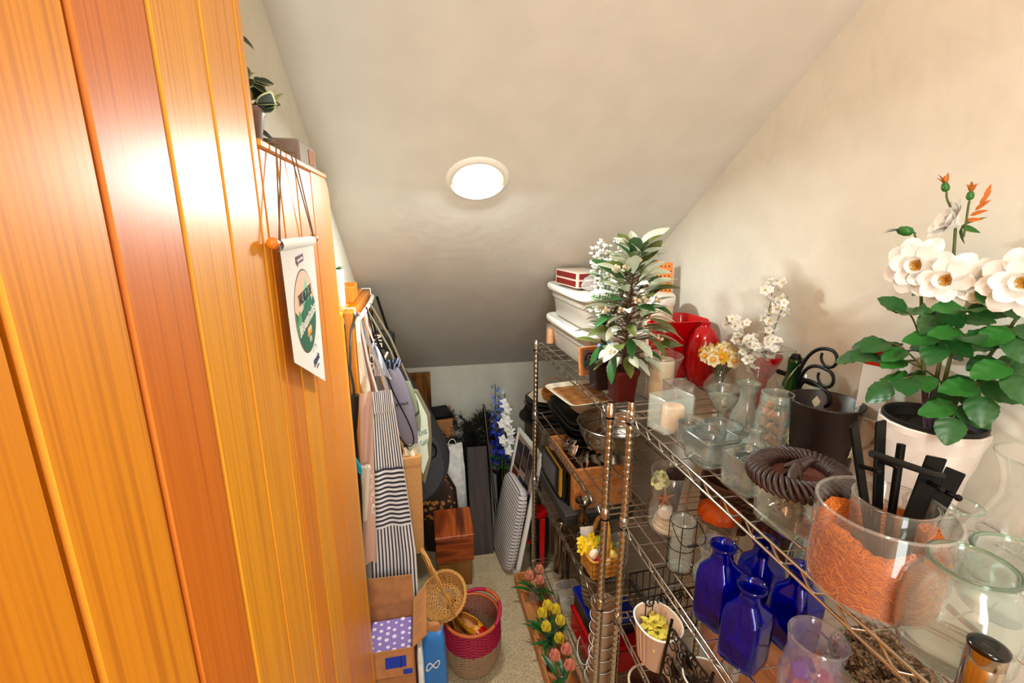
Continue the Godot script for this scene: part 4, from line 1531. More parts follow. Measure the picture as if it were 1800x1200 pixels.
	var tick := stripes([[Color(0.80, 0.76, 0.74), 2.2], [Color(0.22, 0.20, 0.24), 0.8]], 22, false)
	var cm := mat(Color.WHITE, 0.9)
	cm.albedo_texture = tick
	cm.uv1_triplanar = true
	cm.uv1_scale = Vector3(2.2, 2.2, 2.2)
	cm.uv1_triplanar_sharpness = 6.0
	o("cover", m, cm, t)
	m = MB.new()
	var P := []
	for j in 48:
		var b := TAU * j / 48
		P.append(Vector3(-0.16 + signf(cos(b)) * pow(absf(cos(b)), 0.35) * 0.156, 0.265 + signf(sin(b)) * pow(absf(sin(b)), 0.35) * 0.256, 0))
	m.tube(P, 0.004, 6, true)
	o("piping", m, mat(Color(0.75, 0.72, 0.70), 0.9), t)


func leaf_shape() -> ArrayMesh:
	if not G.has("leafmesh"):
		var m := MB.new()
		m.leaf(0.07, 0.022, 0.3, 0.2, 0.8)
		G.leafmesh = m.mesh()
	return G.leafmesh


# ---------------------------------------------------------------- chrome wire shelving
const S1 := 1.393
const S2 := 1.020
const S3 := 0.645
const S4 := 0.125
const F1 := 1.383
const F2 := 1.010
const F3 := 0.640


func shelf_unit(label: String, at: Vector3, turn: float, L: float, D: float, decks: Array, top: float):
	var t := thing("wire_shelving", label, "shelving", at, turn)
	var prof := [[0.0, 0.0], [0.018, 0.0], [0.018, 0.012], [0.0125, 0.016]]
	var y := 0.05
	while y < top - 0.03:
		prof.append_array([[0.0125, y], [0.0121, y + 0.0006], [0.0121, y + 0.0014], [0.0125, y + 0.0024]])
		y += 0.0254
	prof.append_array([[0.0125, top - 0.002], [0.0115, top], [0.0, top + 0.001]])
	var pm := MB.new()
	pm.lathe(prof, 16)
	var pmesh := pm.mesh()
	var cm := MB.new()
	cm.lathe([[0.0127, -0.036], [0.0162, -0.034], [0.0152, 0.002], [0.0127, 0.004]], 20)
	var cmesh := cm.mesh()
	cm = MB.new()
	cm.lathe([[0.0127, -0.042], [0.0148, -0.042], [0.0148, -0.036], [0.0127, -0.036]], 20)
	var smesh := cm.mesh()
	var rail := MB.new()
	rail.tube([Vector3(0, 0, 0), Vector3(0, 0, -L)], 0.0031, 8)
	var rmesh := rail.mesh()
	var zz := MB.new()
	var P := []
	var n := int(L / 0.034)
	for k in n:
		var z := -0.012 - (L - 0.024) * k / (n - 1)
		var yy := -0.0045 if k % 2 else -0.0235
		P.append(Vector3(0, yy, z + 0.006))
		P.append(Vector3(0, yy, z - 0.006))
	zz.tube(P, 0.0022, 6)
	var zmesh := zz.mesh()
	var end := MB.new()
	end.tube([Vector3(0, 0, 0), Vector3(D, 0, 0)], 0.0031, 8)
	var emesh := end.mesh()
	var wire := MB.new()
	wire.tube([Vector3(0, 0, 0), Vector3(D, 0, 0)], 0.0014, 5)
	var wmesh := wire.mesh()
	for x in [0.012, D - 0.012]:
		for z in [0.0, -L]:
			var p := put("post", pmesh, G.chrome, t, Vector3(x, 0, z))
			for d in decks:
				put("collar", cmesh, G.chrome, p, Vector3(0, d, 0))
				put("sleeve", smesh, G.black, p, Vector3(0, d, 0))
	for d in decks:
		var s := Node3D.new()
		s.name = "shelf"
		s.position = Vector3(0, d, 0)
		t.add_child(s, true)
		for x in [0.0, D]:
			put("rail", rmesh, G.chrome, s, Vector3(x, -0.0045, 0))
			put("rail", rmesh, G.chrome, s, Vector3(x, -0.0275, 0))
			put("truss", zmesh, G.chrome, s, Vector3(x, 0, 0))
		for z in [0.0, -L]:
			put("end_rail", emesh, G.chrome, s, Vector3(0, -0.0045, z))
			put("end_rail", emesh, G.chrome, s, Vector3(0, -0.0275, z))
		for x in [0.045, D * 0.36, D * 0.64, D - 0.045]:
			put("support_rod", rmesh, G.chrome, s, Vector3(x, -0.0062, 0))
		var k := 0.022
		while k < L - 0.01:
			put("wire", wmesh, G.chrome, s, Vector3(0, -0.0015, -k))
			k += 0.085


func shelving():
	shelf_unit("chrome wire shelving nearest the entrance, crowded with clear glassware", Vector3(0.603, 0, -0.245), 0, 1.007, 0.45, [S1, S2, S3, S4], 1.425)
	shelf_unit("chrome wire shelving farther in, with storage tubs and potted shrubs on top", Vector3(0.567, 0, -1.325), 2.4, 0.865, 0.45, [F1, F2, F3, S4], 1.397)


# clear vessel standing at a point: walls of clear sheet, a rounded lip
func vessel(called: String, label: String, cat: String, at: Vector3, prof: Array, t := 0.003, rim = null, wall = null, num := 44, p := 2.0, zr := 1.0, turn := 0.0, group := "") -> Node3D:
	var e := thing(called, label, cat, at, turn, group)
	var m := MB.new()
	m.vessel(prof, t, t * 1.6 + prof[0][1], num, p, zr)
	o("body", m, wall if wall else G.glass, e)
	var q = prof[prof.size() - 1]
	m = MB.new()
	var L := m.loop(q[1], q[0] - t * 0.4, (q[0] - t * 0.4) * zr, num, p)
	m.tube(Array(L), t * 0.75, 8, true)
	o("lip", m, rim if rim else G.clear, e)
	return e


func basic_leaf(l: float, w: float, bend := 0.3, cup := 0.2, tip := 0.85) -> ArrayMesh:
	var m := MB.new()
	m.leaf(l, w, bend, cup, tip)
	return m.mesh()


func blossom_mesh(n: int, l: float, w: float, open: float, bend: float, tip := 1.4) -> ArrayMesh:
	var m := MB.new()
	for k in n:
		var a := TAU * k / n
		m.leaf(l, w, bend, 0.2, tip, Transform3D(along(Vector3(cos(a), sin(a), open), Vector3.BACK), Vector3.ZERO), 5, 0.6)
	return m.mesh()


# ---------------------------------------------------------------- top of the far unit
func tub(label: String, at: Vector3, contents: Array):
	var t := thing("storage_tub", label, "storage tub", at, 2.4)
	var m := MB.new()
	m.vessel([[0.128, 0.0], [0.131, 0.004], [0.140, 0.085], [0.146, 0.088], [0.148, 0.128]], 0.003, 0.005, 64, 7.0, 1.66)
	o("tub", m, G.frost, t)
	m = MB.new()
	var L := []
	for q in [[0.0, 0.139], [0.10, 0.140], [0.142, 0.138], [0.150, 0.146], [0.160, 0.150], [0.166, 0.144], [0.167, 0.130], [0.163, 0.122], [0.156, 0.124], [0.0, 0.130]]:
		L.append(m.loop(q[1], q[0], q[0] * 1.6, 64, 7.0))
	L.reverse()
	m.loft(L, true)
	o("lid", m, G.white, t)
	for c in contents:
		m = MB.new()
		m.bx(c[0], c[1], 0.012)
		o("contents", m, mat(c[2], 0.6), t)


func far_top():
	tub("lower clear storage tub with a white lid on the far shelf", Vector3(0.755, F1, -1.955), [[Vector3(-0.03, 0.055, 0.05), Vector3(0.13, 0.09, 0.20), Color(0.60, 0.42, 0.28)], [Vector3(0.01, 0.05, -0.12), Vector3(0.18, 0.08, 0.12), Color(0.62, 0.55, 0.50)]])
	tub("upper clear storage tub with a white lid, stacked on the other", Vector3(0.76, F1 + 0.1515, -1.965), [[Vector3(-0.05, 0.05, 0.09), Vector3(0.10, 0.07, 0.16), Color(0.66, 0.38, 0.16)], [Vector3(0.03, 0.055, 0.15), Vector3(0.06, 0.09, 0.07), Color(0.16, 0.22, 0.42)], [Vector3(-0.06, 0.05, -0.10), Vector3(0.12, 0.08, 0.14), Color(0.50, 0.40, 0.30)]])
	var ty := F1 + 0.303
	var t := thing("card_box", "white box with two dark red panels, in clear film on the top tub", "box", Vector3(0.70, ty, -2.02), 8)
	var m := MB.new()
	m.bx(Vector3(0, 0.034, 0), Vector3(0.14, 0.068, 0.22), 0.002)
	o("body", m, mat(Color(0.86, 0.78, 0.72), 0.4), t)
	for y in [0.018, 0.050]:
		for q in [[Vector3(-0.0705, y, 0), Vector3(0.001, 0.024, 0.20)], [Vector3(0, y, 0.1105), Vector3(0.12, 0.024, 0.001)]]:
			m = MB.new()
			m.bx(q[0], q[1], 0.0003)
			o("red_panel", m, mat(Color(0.48, 0.06, 0.07), 0.4), t)
	t = thing("film_bag", "crinkled clear film bag with a white tag beside the red-panelled box", "bag", Vector3(0.74, ty, -1.865), 10)
	m = MB.new()
	var L := []
	for q in [[0.0, 0.0, 0.0], [0.075, 0.002, 0.05], [0.085, 0.02, 0.055], [0.075, 0.045, 0.05], [0.045, 0.062, 0.03], [0.0, 0.066, 0.0]]:
		var ring := m.loop(q[1], q[0], q[2], 48)
		for j in 48:
			ring[j] += Vector3(rf(-1, 1), rf(-0.6, 0.6) if q[0] > 0 and q[1] > 0.01 else 0.0, rf(-1, 1)) * 0.005
		L.append(ring)
	m.loft(L, true, false, false, 0.95)
	o("film", m, pane(Color(0.95, 0.95, 0.95), 0.25, 0.08), t)
	m = MB.new()
	m.bx(Vector3(0.01, 0.062, 0.02), Vector3(0.06, 0.001, 0.04), 0.0003, Basis(Vector3.RIGHT, 0.5))
	var tg := o("tag", m, G.white, t)
	for x in [0.0, 0.012]:
		m = MB.new()
		m.bx(Vector3(x, 0.0628, 0.022), Vector3(0.006, 0.001, 0.008), 0.0003, Basis(Vector3.RIGHT, 0.5))
		o("print", m, G.black, tg)
	# glass with amber candle at the far end
	t = vessel("candle_glass", "tall candle glass with peach wax at the far end of the shelf", "candle", Vector3(0.605, F1, -2.155), [[0.020, 0.0], [0.022, 0.004], [0.022, 0.10]], 0.002, null, null, 24)
	m = MB.new()
	m.lathe([[0.0, 0.005], [0.0185, 0.005], [0.0185, 0.08], [0.0, 0.081]], 20)
	o("wax", m, mat(Color(0.86, 0.58, 0.36), 0.5), t)
	# wooden framed picture of a green van
	t = thing("framed_picture", "small wooden framed picture of a green camper van beside the lower tub", "picture", Vector3(0.625, F1, -1.655), 12)
	t.rotate_object_local(Vector3.RIGHT, -0.12)
	for q in [[Vector3(-0.036, 0.055, 0), Vector3(0.013, 0.11, 0.014)], [Vector3(0.036, 0.055, 0), Vector3(0.013, 0.11, 0.014)], [Vector3(0, 0.0065, 0), Vector3(0.06, 0.013, 0.014)], [Vector3(0, 0.1035, 0), Vector3(0.06, 0.013, 0.014)]]:
		m = MB.new()
		m.bx(q[0], q[1], 0.001)
		o("frame", m, G.pine, t)
	m = MB.new()
	m.bx(Vector3(0, 0.055, -0.003), Vector3(0.062, 0.09, 0.004), 0.0005)
	o("canvas", m, mat(Color(0.66, 0.50, 0.44), 0.7), t)
	var pl := func(called, a, c, z):
		var q := MB.new()
		q.prism(poly(a), 0.0008, Transform3D(Basis.IDENTITY, Vector3(0, 0.055, z)))
		o(called, q, mat(c, 0.6), t)
	pl.call("van_body", [-0.022, -0.022, 0.024, -0.022, 0.024, 0.002, -0.022, 0.0], Color(0.20, 0.50, 0.42), 0.0)
	pl.call("van_roof", [-0.022, 0.001, 0.024, 0.003, 0.020, 0.030, -0.004, 0.030, -0.016, 0.018], Color(0.04, 0.22, 0.20), 0.0)
	pl.call("van_window", [-0.006, 0.010, 0.004, 0.010, 0.004, 0.022, -0.003, 0.022], Color(0.82, 0.76, 0.66), 0.001)
	pl.call("van_window", [0.008, 0.010, 0.017, 0.010, 0.016, 0.022, 0.008, 0.022], Color(0.82, 0.76, 0.66), 0.001)
	for x in [-0.010, 0.012]:
		pl.call("van_wheel", Array(disc2(0.0075, 16, Vector2(x, -0.024))).reduce(func(acc, v): return acc + [v.x, v.y], []), Color(0.06, 0.06, 0.07), 0.001)
		pl.call("van_hub", Array(disc2(0.0038, 12, Vector2(x, -0.024))).reduce(func(acc, v): return acc + [v.x, v.y], []), Color(0.82, 0.80, 0.75), 0.002)
	# blue tumbler
	t = thing("blue_tumbler", "tall cornflower blue tumbler with a clear lid beside the framed van picture", "tumbler", Vector3(0.665, F1, -1.59))
	m = MB.new()
	m.lathe([[0.0, 0.0], [0.027, 0.0], [0.029, 0.003], [0.033, 0.118], [0.034, 0.122], [0.0, 0.124]], 32)
	o("body", m, mat(Color(0.12, 0.17, 0.62), 0.35), t)
	m = MB.new()
	m.lathe([[0.0345, 0.116], [0.036, 0.120], [0.035, 0.132], [0.020, 0.140], [0.0, 0.141]], 32)
	o("lid", m, mat(Color(0.40, 0.48, 0.80), 0.25), t)
	planters()
	# candle in a flared hurricane
	t = vessel("hurricane_glass", "flared hurricane glass holding a wide cream candle", "candle holder", Vector3(0.778, F1, -1.385), [[0.050, 0.0], [0.052, 0.004], [0.046, 0.04], [0.052, 0.09], [0.070, 0.145]], 0.003)
	m = MB.new()
	m.lathe([[0.0, 0.006], [0.042, 0.006], [0.043, 0.01], [0.043, 0.128], [0.040, 0.132], [0.036, 0.127], [0.0, 0.123]], 36)
	o("candle", m, G.wax, t)
	# perforated yellow paddle and white dish behind the shrub
	t = thing("yellow_grater", "yellow perforated metal paddle standing behind the leafy shrub", "grater", Vector3(0.985, F1, -1.80), -25)
	m = MB.new()
	m.prism(poly([-0.040, 0.0, 0.036, 0.0, 0.046, 0.24, 0.040, 0.415, -0.026, 0.425, -0.034, 0.24]), 0.006, Transform3D(Basis(Vector3.RIGHT, -0.1), Vector3.ZERO))
	o("plate", m, mat(Color(0.85, 0.47, 0.06), 0.5), t)
	m = MB.new()
	for i in 4:
		for j in 9:
			m.prism(disc2(0.0035, 8), 0.0072, Transform3D(Basis(Vector3.RIGHT, -0.1), Vector3.ZERO) * Transform3D(Basis.IDENTITY, Vector3(-0.020 + 0.016 * i + (0.008 if j % 2 else 0.0) - 0.002, 0.24 + 0.020 * j, 0)))
	o("holes", m, mat(Color(0.35, 0.16, 0.03), 0.8), t)
	t = thing("white_canister", "white canister behind the leafy shrub, in front of the yellow paddle", "canister", Vector3(0.93, F1, -1.72))
	m = MB.new()
	m.lathe([[0.0, 0.0], [0.058, 0.0], [0.06, 0.004], [0.06, 0.26], [0.0, 0.262]], 36)
	o("body", m, G.cream, t)
	m = MB.new()
	m.lathe([[0.061, 0.255], [0.065, 0.262], [0.066, 0.29], [0.060, 0.30], [0.0, 0.302]], 36)
	o("lid", m, G.white, t)
	# red roaster and red ball vase
	t = thing("red_roaster", "glossy red rectangular roasting dish behind the cream candle", "dish", Vector3(0.955, F1, -1.610), 6)
	m = MB.new()
	m.vessel([[0.070, 0.0], [0.075, 0.006], [0.088, 0.215], [0.094, 0.222]], 0.006, 0.01, 48, 6.0, 0.95)
	o("dish", m, G.red, t)
	for s in [-1.0, 1.0]:
		m = MB.new()
		m.tube(arc(Vector3(0.090 * s, 0.205, 0), Vector3(0, 0, 0.03), Vector3(0.03 * s, 0, 0), 0, 180, 12), 0.006, 8)
		o("handle", m, G.red, t)
	m = MB.new()
	m.bx(Vector3(0.0, 0.115, 0.080), Vector3(0.03, 0.03, 0.006), 0.002, Basis(Vector3.RIGHT, -0.08))
	o("knob_plate", m, mat(Color(0.45, 0.01, 0.03), 0.3), t)
	t = thing("red_vase", "glossy red ball vase with a small round mouth near the yellow daffodils", "vase", Vector3(0.985, F1, -1.470))
	m = MB.new()
	m.vessel([[0.032, 0.0], [0.045, 0.01], [0.056, 0.06], [0.058, 0.12], [0.052, 0.17], [0.034, 0.205], [0.019, 0.216], [0.016, 0.225], [0.019, 0.232]], 0.003, 0.02, 40)
	o("body", m, G.red, t)


func planters():
	# two square dark red planters
	var dark := mat(Color(0.125, 0.022, 0.022), 0.32)
	var lit := mat(Color(0.34, 0.06, 0.045), 0.32)  # brighter copy of that red, light put into the colour
	var n := 0
	for q in [[Vector3(0.615, F1, -1.502), dark, "square dark red planter holding the white-flowered spray"], [Vector3(0.640, F1, -1.385), lit, "square planter in a lit red-brown tone holding the white-berried shrub"]]:
		var t := thing("planter", q[2], "planter", q[0], 4, "")
		var m := MB.new()
		m.vessel([[0.032, 0.0], [0.034, 0.003], [0.041, 0.088], [0.044, 0.090], [0.045, 0.106]], 0.004, 0.01, 48, 9.0)
		o("body", m, q[1], t)
		m = MB.new()
		m.lathe([[0.040, 0.094], [0.02, 0.098], [0.0, 0.099]], 24, 6.0)
		var s := o("gravel", m, G.soil, t)
		stuff(s)
		n += 1
	# airy spray of tiny white flowers
	var t := thing("flower_spray", "airy green spray of tiny white flowers in the dark red planter", "plant", Vector3(0.615, F1 + 0.095, -1.502))
	var fl := MB.new()
	for k in 5:
		fl.ball(Vector3(rf(-1, 1), rf(-0.6, 0.6), rf(-1, 1)) * 0.0055, 0.0030, 6)
	fl.ball(Vector3.ZERO, 0.0032, 6)
	var fm := fl.mesh()
	var lf := basic_leaf(0.045, 0.014, 0.3)
	for k in 18:
		var a := k * 2.4
		var tip := Vector3(0.035 + 0.075 * cos(a), rf(0.24, 0.40), 0.075 * sin(a))
		if k == 0:
			tip = Vector3(-0.010, 0.405, 0.03)
		var P := bez(Vector3(0.01 * cos(a), 0, 0.01 * sin(a)), Vector3(0.0, 0.15, 0), tip * Vector3(0.7, 0.7, 0.7), tip, 9)
		var m := MB.new()
		m.tube(P, 0.0022, 5, false, 0.001)
		o("stem", m, G.stem, t)
		for i in 7:
			var b: Vector3 = P[3 + int(i * 0.8)]
			put("leaf", lf, G.leaf2, t, b, along(Vector3(cos(i * 2.2 + a), 0.5, sin(i * 2.2 + a))))
		for i in 20:
			var b: Vector3 = P[4 + i % 6] + Vector3(rf(-1, 1), rf(-0.5, 1), rf(-1, 1)) * 0.026
			put("flower_cluster", fm, G.petal, t, b, Basis(Vector3.UP, rf(0, 6)).scaled(Vector3.ONE * rf(0.8, 1.35)))
	# leafy shrub with white berries; frosted leaves paled further for the downlight
	t = thing("berry_shrub", "artificial shrub with frosted oval leaves in a lit pale tone and clusters of white berries", "plant", Vector3(0.640, F1 + 0.098, -1.385))
	var m := MB.new()
	var trunk := [Vector3(0, -0.004, 0), Vector3(0.006, 0.10, 0), Vector3(0.012, 0.25, 0.0), Vector3(0.02, 0.37, 0.0)]
	m.tube(trunk, 0.007, 8, false, 0.003)
	o("stem", m, G.bark, t)
	var big := basic_leaf(0.082, 0.036, 0.28, 0.22, 0.95)
	var mid := basic_leaf(0.066, 0.028, 0.40, 0.25, 0.95)
	var bm := MB.new()
	for k in 4:
		bm.ball(Vector3(0.008 * cos(k * 1.7), 0.004 * k, 0.008 * sin(k * 1.7)), 0.0058, 10)
	var berries := bm.mesh()
	var bmat := mat(Color(0.90, 0.80, 0.68), 0.35)
	var tw := MB.new()
	for k in 140:
		var h := 0.040 + 0.350 * k / 140.0 + rf(-0.012, 0.012)
		var a := k * 2.399
		var reach := lerpf(0.105, 0.015, pow(h / 0.40, 1.8)) * rf(0.35, 1.05)
		var c := Vector3(0.006 + 0.04 * h, h, 0)
		var dir := Vector3(cos(a), rf(-0.15, 0.25), sin(a)).normalized()
		var e := c + dir * reach + Vector3(0, 0.015, 0)
		tw.tube([c, e], 0.0016, 5)
		var up := lerpf(0.0, 1.5, pow(h / 0.40, 2.0)) + rf(-0.35, 0.25)
		var fr := (k * 7) % 10 < 6
		put("leaf", big if k % 3 else mid, G.sage if fr else ([G.olive, G.leaf][k % 2]), t, e, along(dir + Vector3(rf(-0.45, 0.45), up + rf(-0.4, 0.3), rf(-0.45, 0.45)), Vector3(rf(-0.6, 0.3), 1, rf(-0.4, 0.6))).scaled(Vector3.ONE * rf(0.75, 1.4)))
		if k % 5 == 1 and h < 0.33:
			put("berry_cluster", berries, bmat, t, c + dir * (reach + 0.03) + Vector3(0, 0.03, 0), Basis(Vector3.UP, a))
	for k in 4:
		put("leaf", big, G.olive if k % 2 else G.leaf, t, Vector3(0.02, 0.355, 0), along(Vector3(0.5 * cos(k * 1.05), 1.7, 0.5 * sin(k * 1.05)), Vector3(-cos(k * 1.05), 0.3, -sin(k * 1.05))))
	for k in 9:
		var a := k * 0.72 + 0.3
		put("leaf", big, G.sage if k % 2 else G.olive, t, Vector3(0.03 * cos(a), 0.055, 0.03 * sin(a)), along(Vector3(cos(a), -0.35, sin(a)), Vector3.UP))
	o("twigs", tw, G.bark, t)


# ---------------------------------------------------------------- lower decks of the far unit
func foil(called: String, label: String, at: Vector3, s: Vector3, mt: Material, amp := 0.012):
	var m := MB.new()
	var L := []
	for i in 9:
		var a := PI * i / 8
		var ring := m.loop(-cos(a) * s.y / 2 + s.y / 2, sin(a) * s.x / 2, sin(a) * s.z / 2, 26, 3.0)
		for j in 26:
			if i > 0 and i < 8:
				ring[j] += Vector3(rf(-1, 1), rf(-1, 1) if i > 1 else 0.0, rf(-1, 1)) * amp
		L.append(ring)
	m.loft(L, true, false, false, 0.93)
	return one(called, label, "wrapping", at, m, mt)


func far_lower():
	# middle deck: baking trays, bamboo tray, chrome punch bowl
	var y := F2
	for k in 4:
		var m := MB.new()
		m.vessel([[0.125, 0.0], [0.13, 0.003], [0.142, 0.020], [0.150, 0.021]], 0.002, 0.003, 48, 7.0, 1.3)
		one("baking_tray", ["lowest black baking tray under the bamboo tray", "black baking tray second from the bottom of its stack", "dark grey baking tray third from the bottom", "uppermost dark baking tray under the bamboo tray"][k], "tray", Vector3(0.75 + rf(-0.008, 0.008), y, -1.99), m, mat(Color(0.05, 0.045, 0.045) if k != 2 else Color(0.16, 0.14, 0.13), 0.3), 2.4 + rf(-3, 3), "baking trays on the far middle deck")
		y += 0.024
	var t := thing("casserole_dish", "cream oval dish lifting the bamboo tray", "dish", Vector3(0.76, y, -1.985))
	var m := MB.new()
	m.vessel([[0.09, 0.0], [0.10, 0.01], [0.115, 0.06], [0.12, 0.063]], 0.004, 0.008, 40, 2.6, 1.3)
	o("body", m, G.cream, t)
	y += 0.066
	t = thing("bamboo_tray", "rectangular bamboo tray with a raised cream rim", "tray", Vector3(0.712, y, -1.965), 10)
	m = MB.new()
	m.vessel([[0.105, 0.0], [0.11, 0.003], [0.128, 0.020], [0.136, 0.022]], 0.005, 0.006, 64, 8.0, 1.12)
	o("rim", m, G.cream, t)
	for k in 13:
		m = MB.new()
		m.bx(Vector3(0.0, 0.010, -0.108 + 0.018 * k), Vector3(0.20, 0.006, 0.0155), 0.0015)
		o("slat", m, tri(noise_tex(0.03, [Color(0.55, 0.34, 0.16), Color(0.72, 0.48, 0.25)], 97, 3, 128), Vector3(3, 8, 8), 0.5) if k == 0 else t.get_child(1).get_surface_override_material(0), t)
	# chrome bowl with a ribbed steamer inside, on a foot
	t = thing("punch_bowl", "large polished steel bowl with a steamer insert behind the post", "bowl", Vector3(0.742, F2, -1.655))
	m = MB.new()
	m.vessel([[0.060, 0.0], [0.062, 0.006], [0.045, 0.022], [0.06, 0.035], [0.115, 0.075], [0.140, 0.125], [0.146, 0.160], [0.152, 0.163]], 0.003, 0.036, 64)
	o("bowl", m, G.steel, t)
	for k in 4:
		m = MB.new()
		var P := []
		for j in 48:
			var a := TAU * j / 48
			P.append(Vector3(cos(a), 0, sin(a)) * (0.135 - 0.026 * k) + Vector3(0, 0.135 - 0.012 * k, 0))
		m.tube(P, 0.0035, 6, true)
		o("ring", m, G.chrome, t)
	for k in 3:
		var a := k * TAU / 3 + 0.5
		m = MB.new()
		m.tube([Vector3(cos(a) * 0.05, 0.07, sin(a) * 0.05), Vector3(cos(a) * 0.125, 0.125, sin(a) * 0.125), Vector3(cos(a) * 0.13, 0.165, sin(a) * 0.13)], 0.003, 6)
		o("strut", m, G.chrome, t)
	# third deck: open wooden crate full of silvery things
	t = thing("wooden_crate", "open pale wooden crate of silver pieces on the lower far deck", "crate", Vector3(0.755, F3 + 0.062, -1.955), 2.4)
	var fb := thing("flat_box", "flat dark grey box under the pale crate and the frames", "box", Vector3(0.735, F3, -1.95), 2.4)
	var fm := MB.new()
	fm.bx(Vector3(0, 0.03, 0), Vector3(0.33, 0.058, 0.40), 0.004)
	o("body", fm, mat(Color(0.16, 0.14, 0.13), 0.6), fb)
	fm = MB.new()
	fm.bx(Vector3(0, 0.047, 0), Vector3(0.334, 0.028, 0.404), 0.004)
	o("lid", fm, mat(Color(0.20, 0.18, 0.16), 0.6), fb)
	for q in [[Vector3(-0.135, 0.10, 0), Vector3(0.012, 0.20, 0.36)], [Vector3(0.135, 0.10, 0), Vector3(0.012, 0.20, 0.36)], [Vector3(0, 0.10, 0.174), Vector3(0.26, 0.20, 0.012)], [Vector3(0, 0.10, -0.174), Vector3(0.26, 0.20, 0.012)], [Vector3(0, 0.005, 0), Vector3(0.26, 0.01, 0.34)]]:
		m = MB.new()
		m.bx(q[0], q[1], 0.002)
		o("board", m, G.pine, t)
	foil("foil_bundle", "crumpled silver foil bundle at the near end of the pale crate", Vector3(0.735, F3 + 0.074, -1.87), Vector3(0.16, 0.225, 0.13), G.steel)
	foil("foil_bundle", "crumpled silver foil bundle at the far end of the pale crate", Vector3(0.730, F3 + 0.074, -2.01), Vector3(0.17, 0.235, 0.14), G.chrome)
	t = thing("cloche", "round pewter dish lid with a knob inside the pale crate", "lid", Vector3(0.82, F3 + 0.19, -1.94))
	m = MB.new()
	m.lathe([[0.055, 0.0], [0.056, 0.006], [0.04, 0.03], [0.012, 0.042], [0.008, 0.05], [0.013, 0.058], [0.010, 0.068], [0.0, 0.07]], 32)
	o("lid", m, G.steel, t)
	# frames standing beside the crate
	for k in 4:
		t = thing("picture_frame", ["thin black picture frame nearest the pale crate", "black picture frame with a gold edge beside the crate", "yellow-edged folder standing between the black frames", "dark picture frame at the front edge of the far shelf"][k], "frame", Vector3(0.606 - 0.0125 * k, F3 + 0.0625, -1.93 - 0.02 * k), 2.4)
		m = MB.new()
		m.bx(Vector3(0, 0.08 + 0.006 * k, 0), Vector3(0.009, 0.16 - 0.010 * k, 0.24), 0.001)
		o("frame", m, [G.black_gloss, mat(Color(0.06, 0.05, 0.05), 0.3), mat(Color(0.72, 0.52, 0.12), 0.5), mat(Color(0.09, 0.08, 0.08), 0.2)][k], t)
		m = MB.new()
		m.bx(Vector3(-0.0048, 0.08 + 0.006 * k, 0), Vector3(0.001, 0.10, 0.19), 0.0003)
		o("sheet", m, mat(Color(0.35, 0.33, 0.33), 0.25), t)
	# pewter goblet and lidded bowl
	t = thing("goblet", "pewter goblet with a flared rim before the pale crate", "goblet", Vector3(0.640, F3, -1.695))
	m = MB.new()
	m.vessel([[0.026, 0.0], [0.028, 0.004], [0.013, 0.014], [0.020, 0.035], [0.028, 0.062], [0.022, 0.085], [0.011, 0.105], [0.012, 0.125], [0.030, 0.150], [0.038, 0.158]], 0.003, 0.13, 36)
	o("body", m, G.dark_chrome, t)
	t = thing("pewter_jar", "squat pewter jar in front of the goblet foot", "jar", Vector3(0.605, F3, -1.600))
	m = MB.new()
	m.lathe([[0.0, 0.0], [0.022, 0.0], [0.032, 0.012], [0.034, 0.03], [0.026, 0.045], [0.028, 0.05], [0.014, 0.060], [0.006, 0.063], [0.007, 0.070], [0.0, 0.074]], 32)
	o("body", m, G.dark_chrome, t)
	t = vessel("votive_glass", "clear votive glass with pale green moss behind the egg basket", "glass", Vector3(0.725, F3, -1.50), [[0.035, 0.0], [0.037, 0.004], [0.040, 0.10]], 0.003, null, null, 32)
	m = MB.new()
	for k in 16:
		m.ball(Vector3(rf(-0.02, 0.02), rf(0.012, 0.06), rf(-0.02, 0.02)), rf(0.007, 0.012), 7)
	stuff(o("moss", m, mat(Color(0.42, 0.52, 0.34), 0.9), t))
	easter_basket()
	bottom_deck()


const ES := 1.25


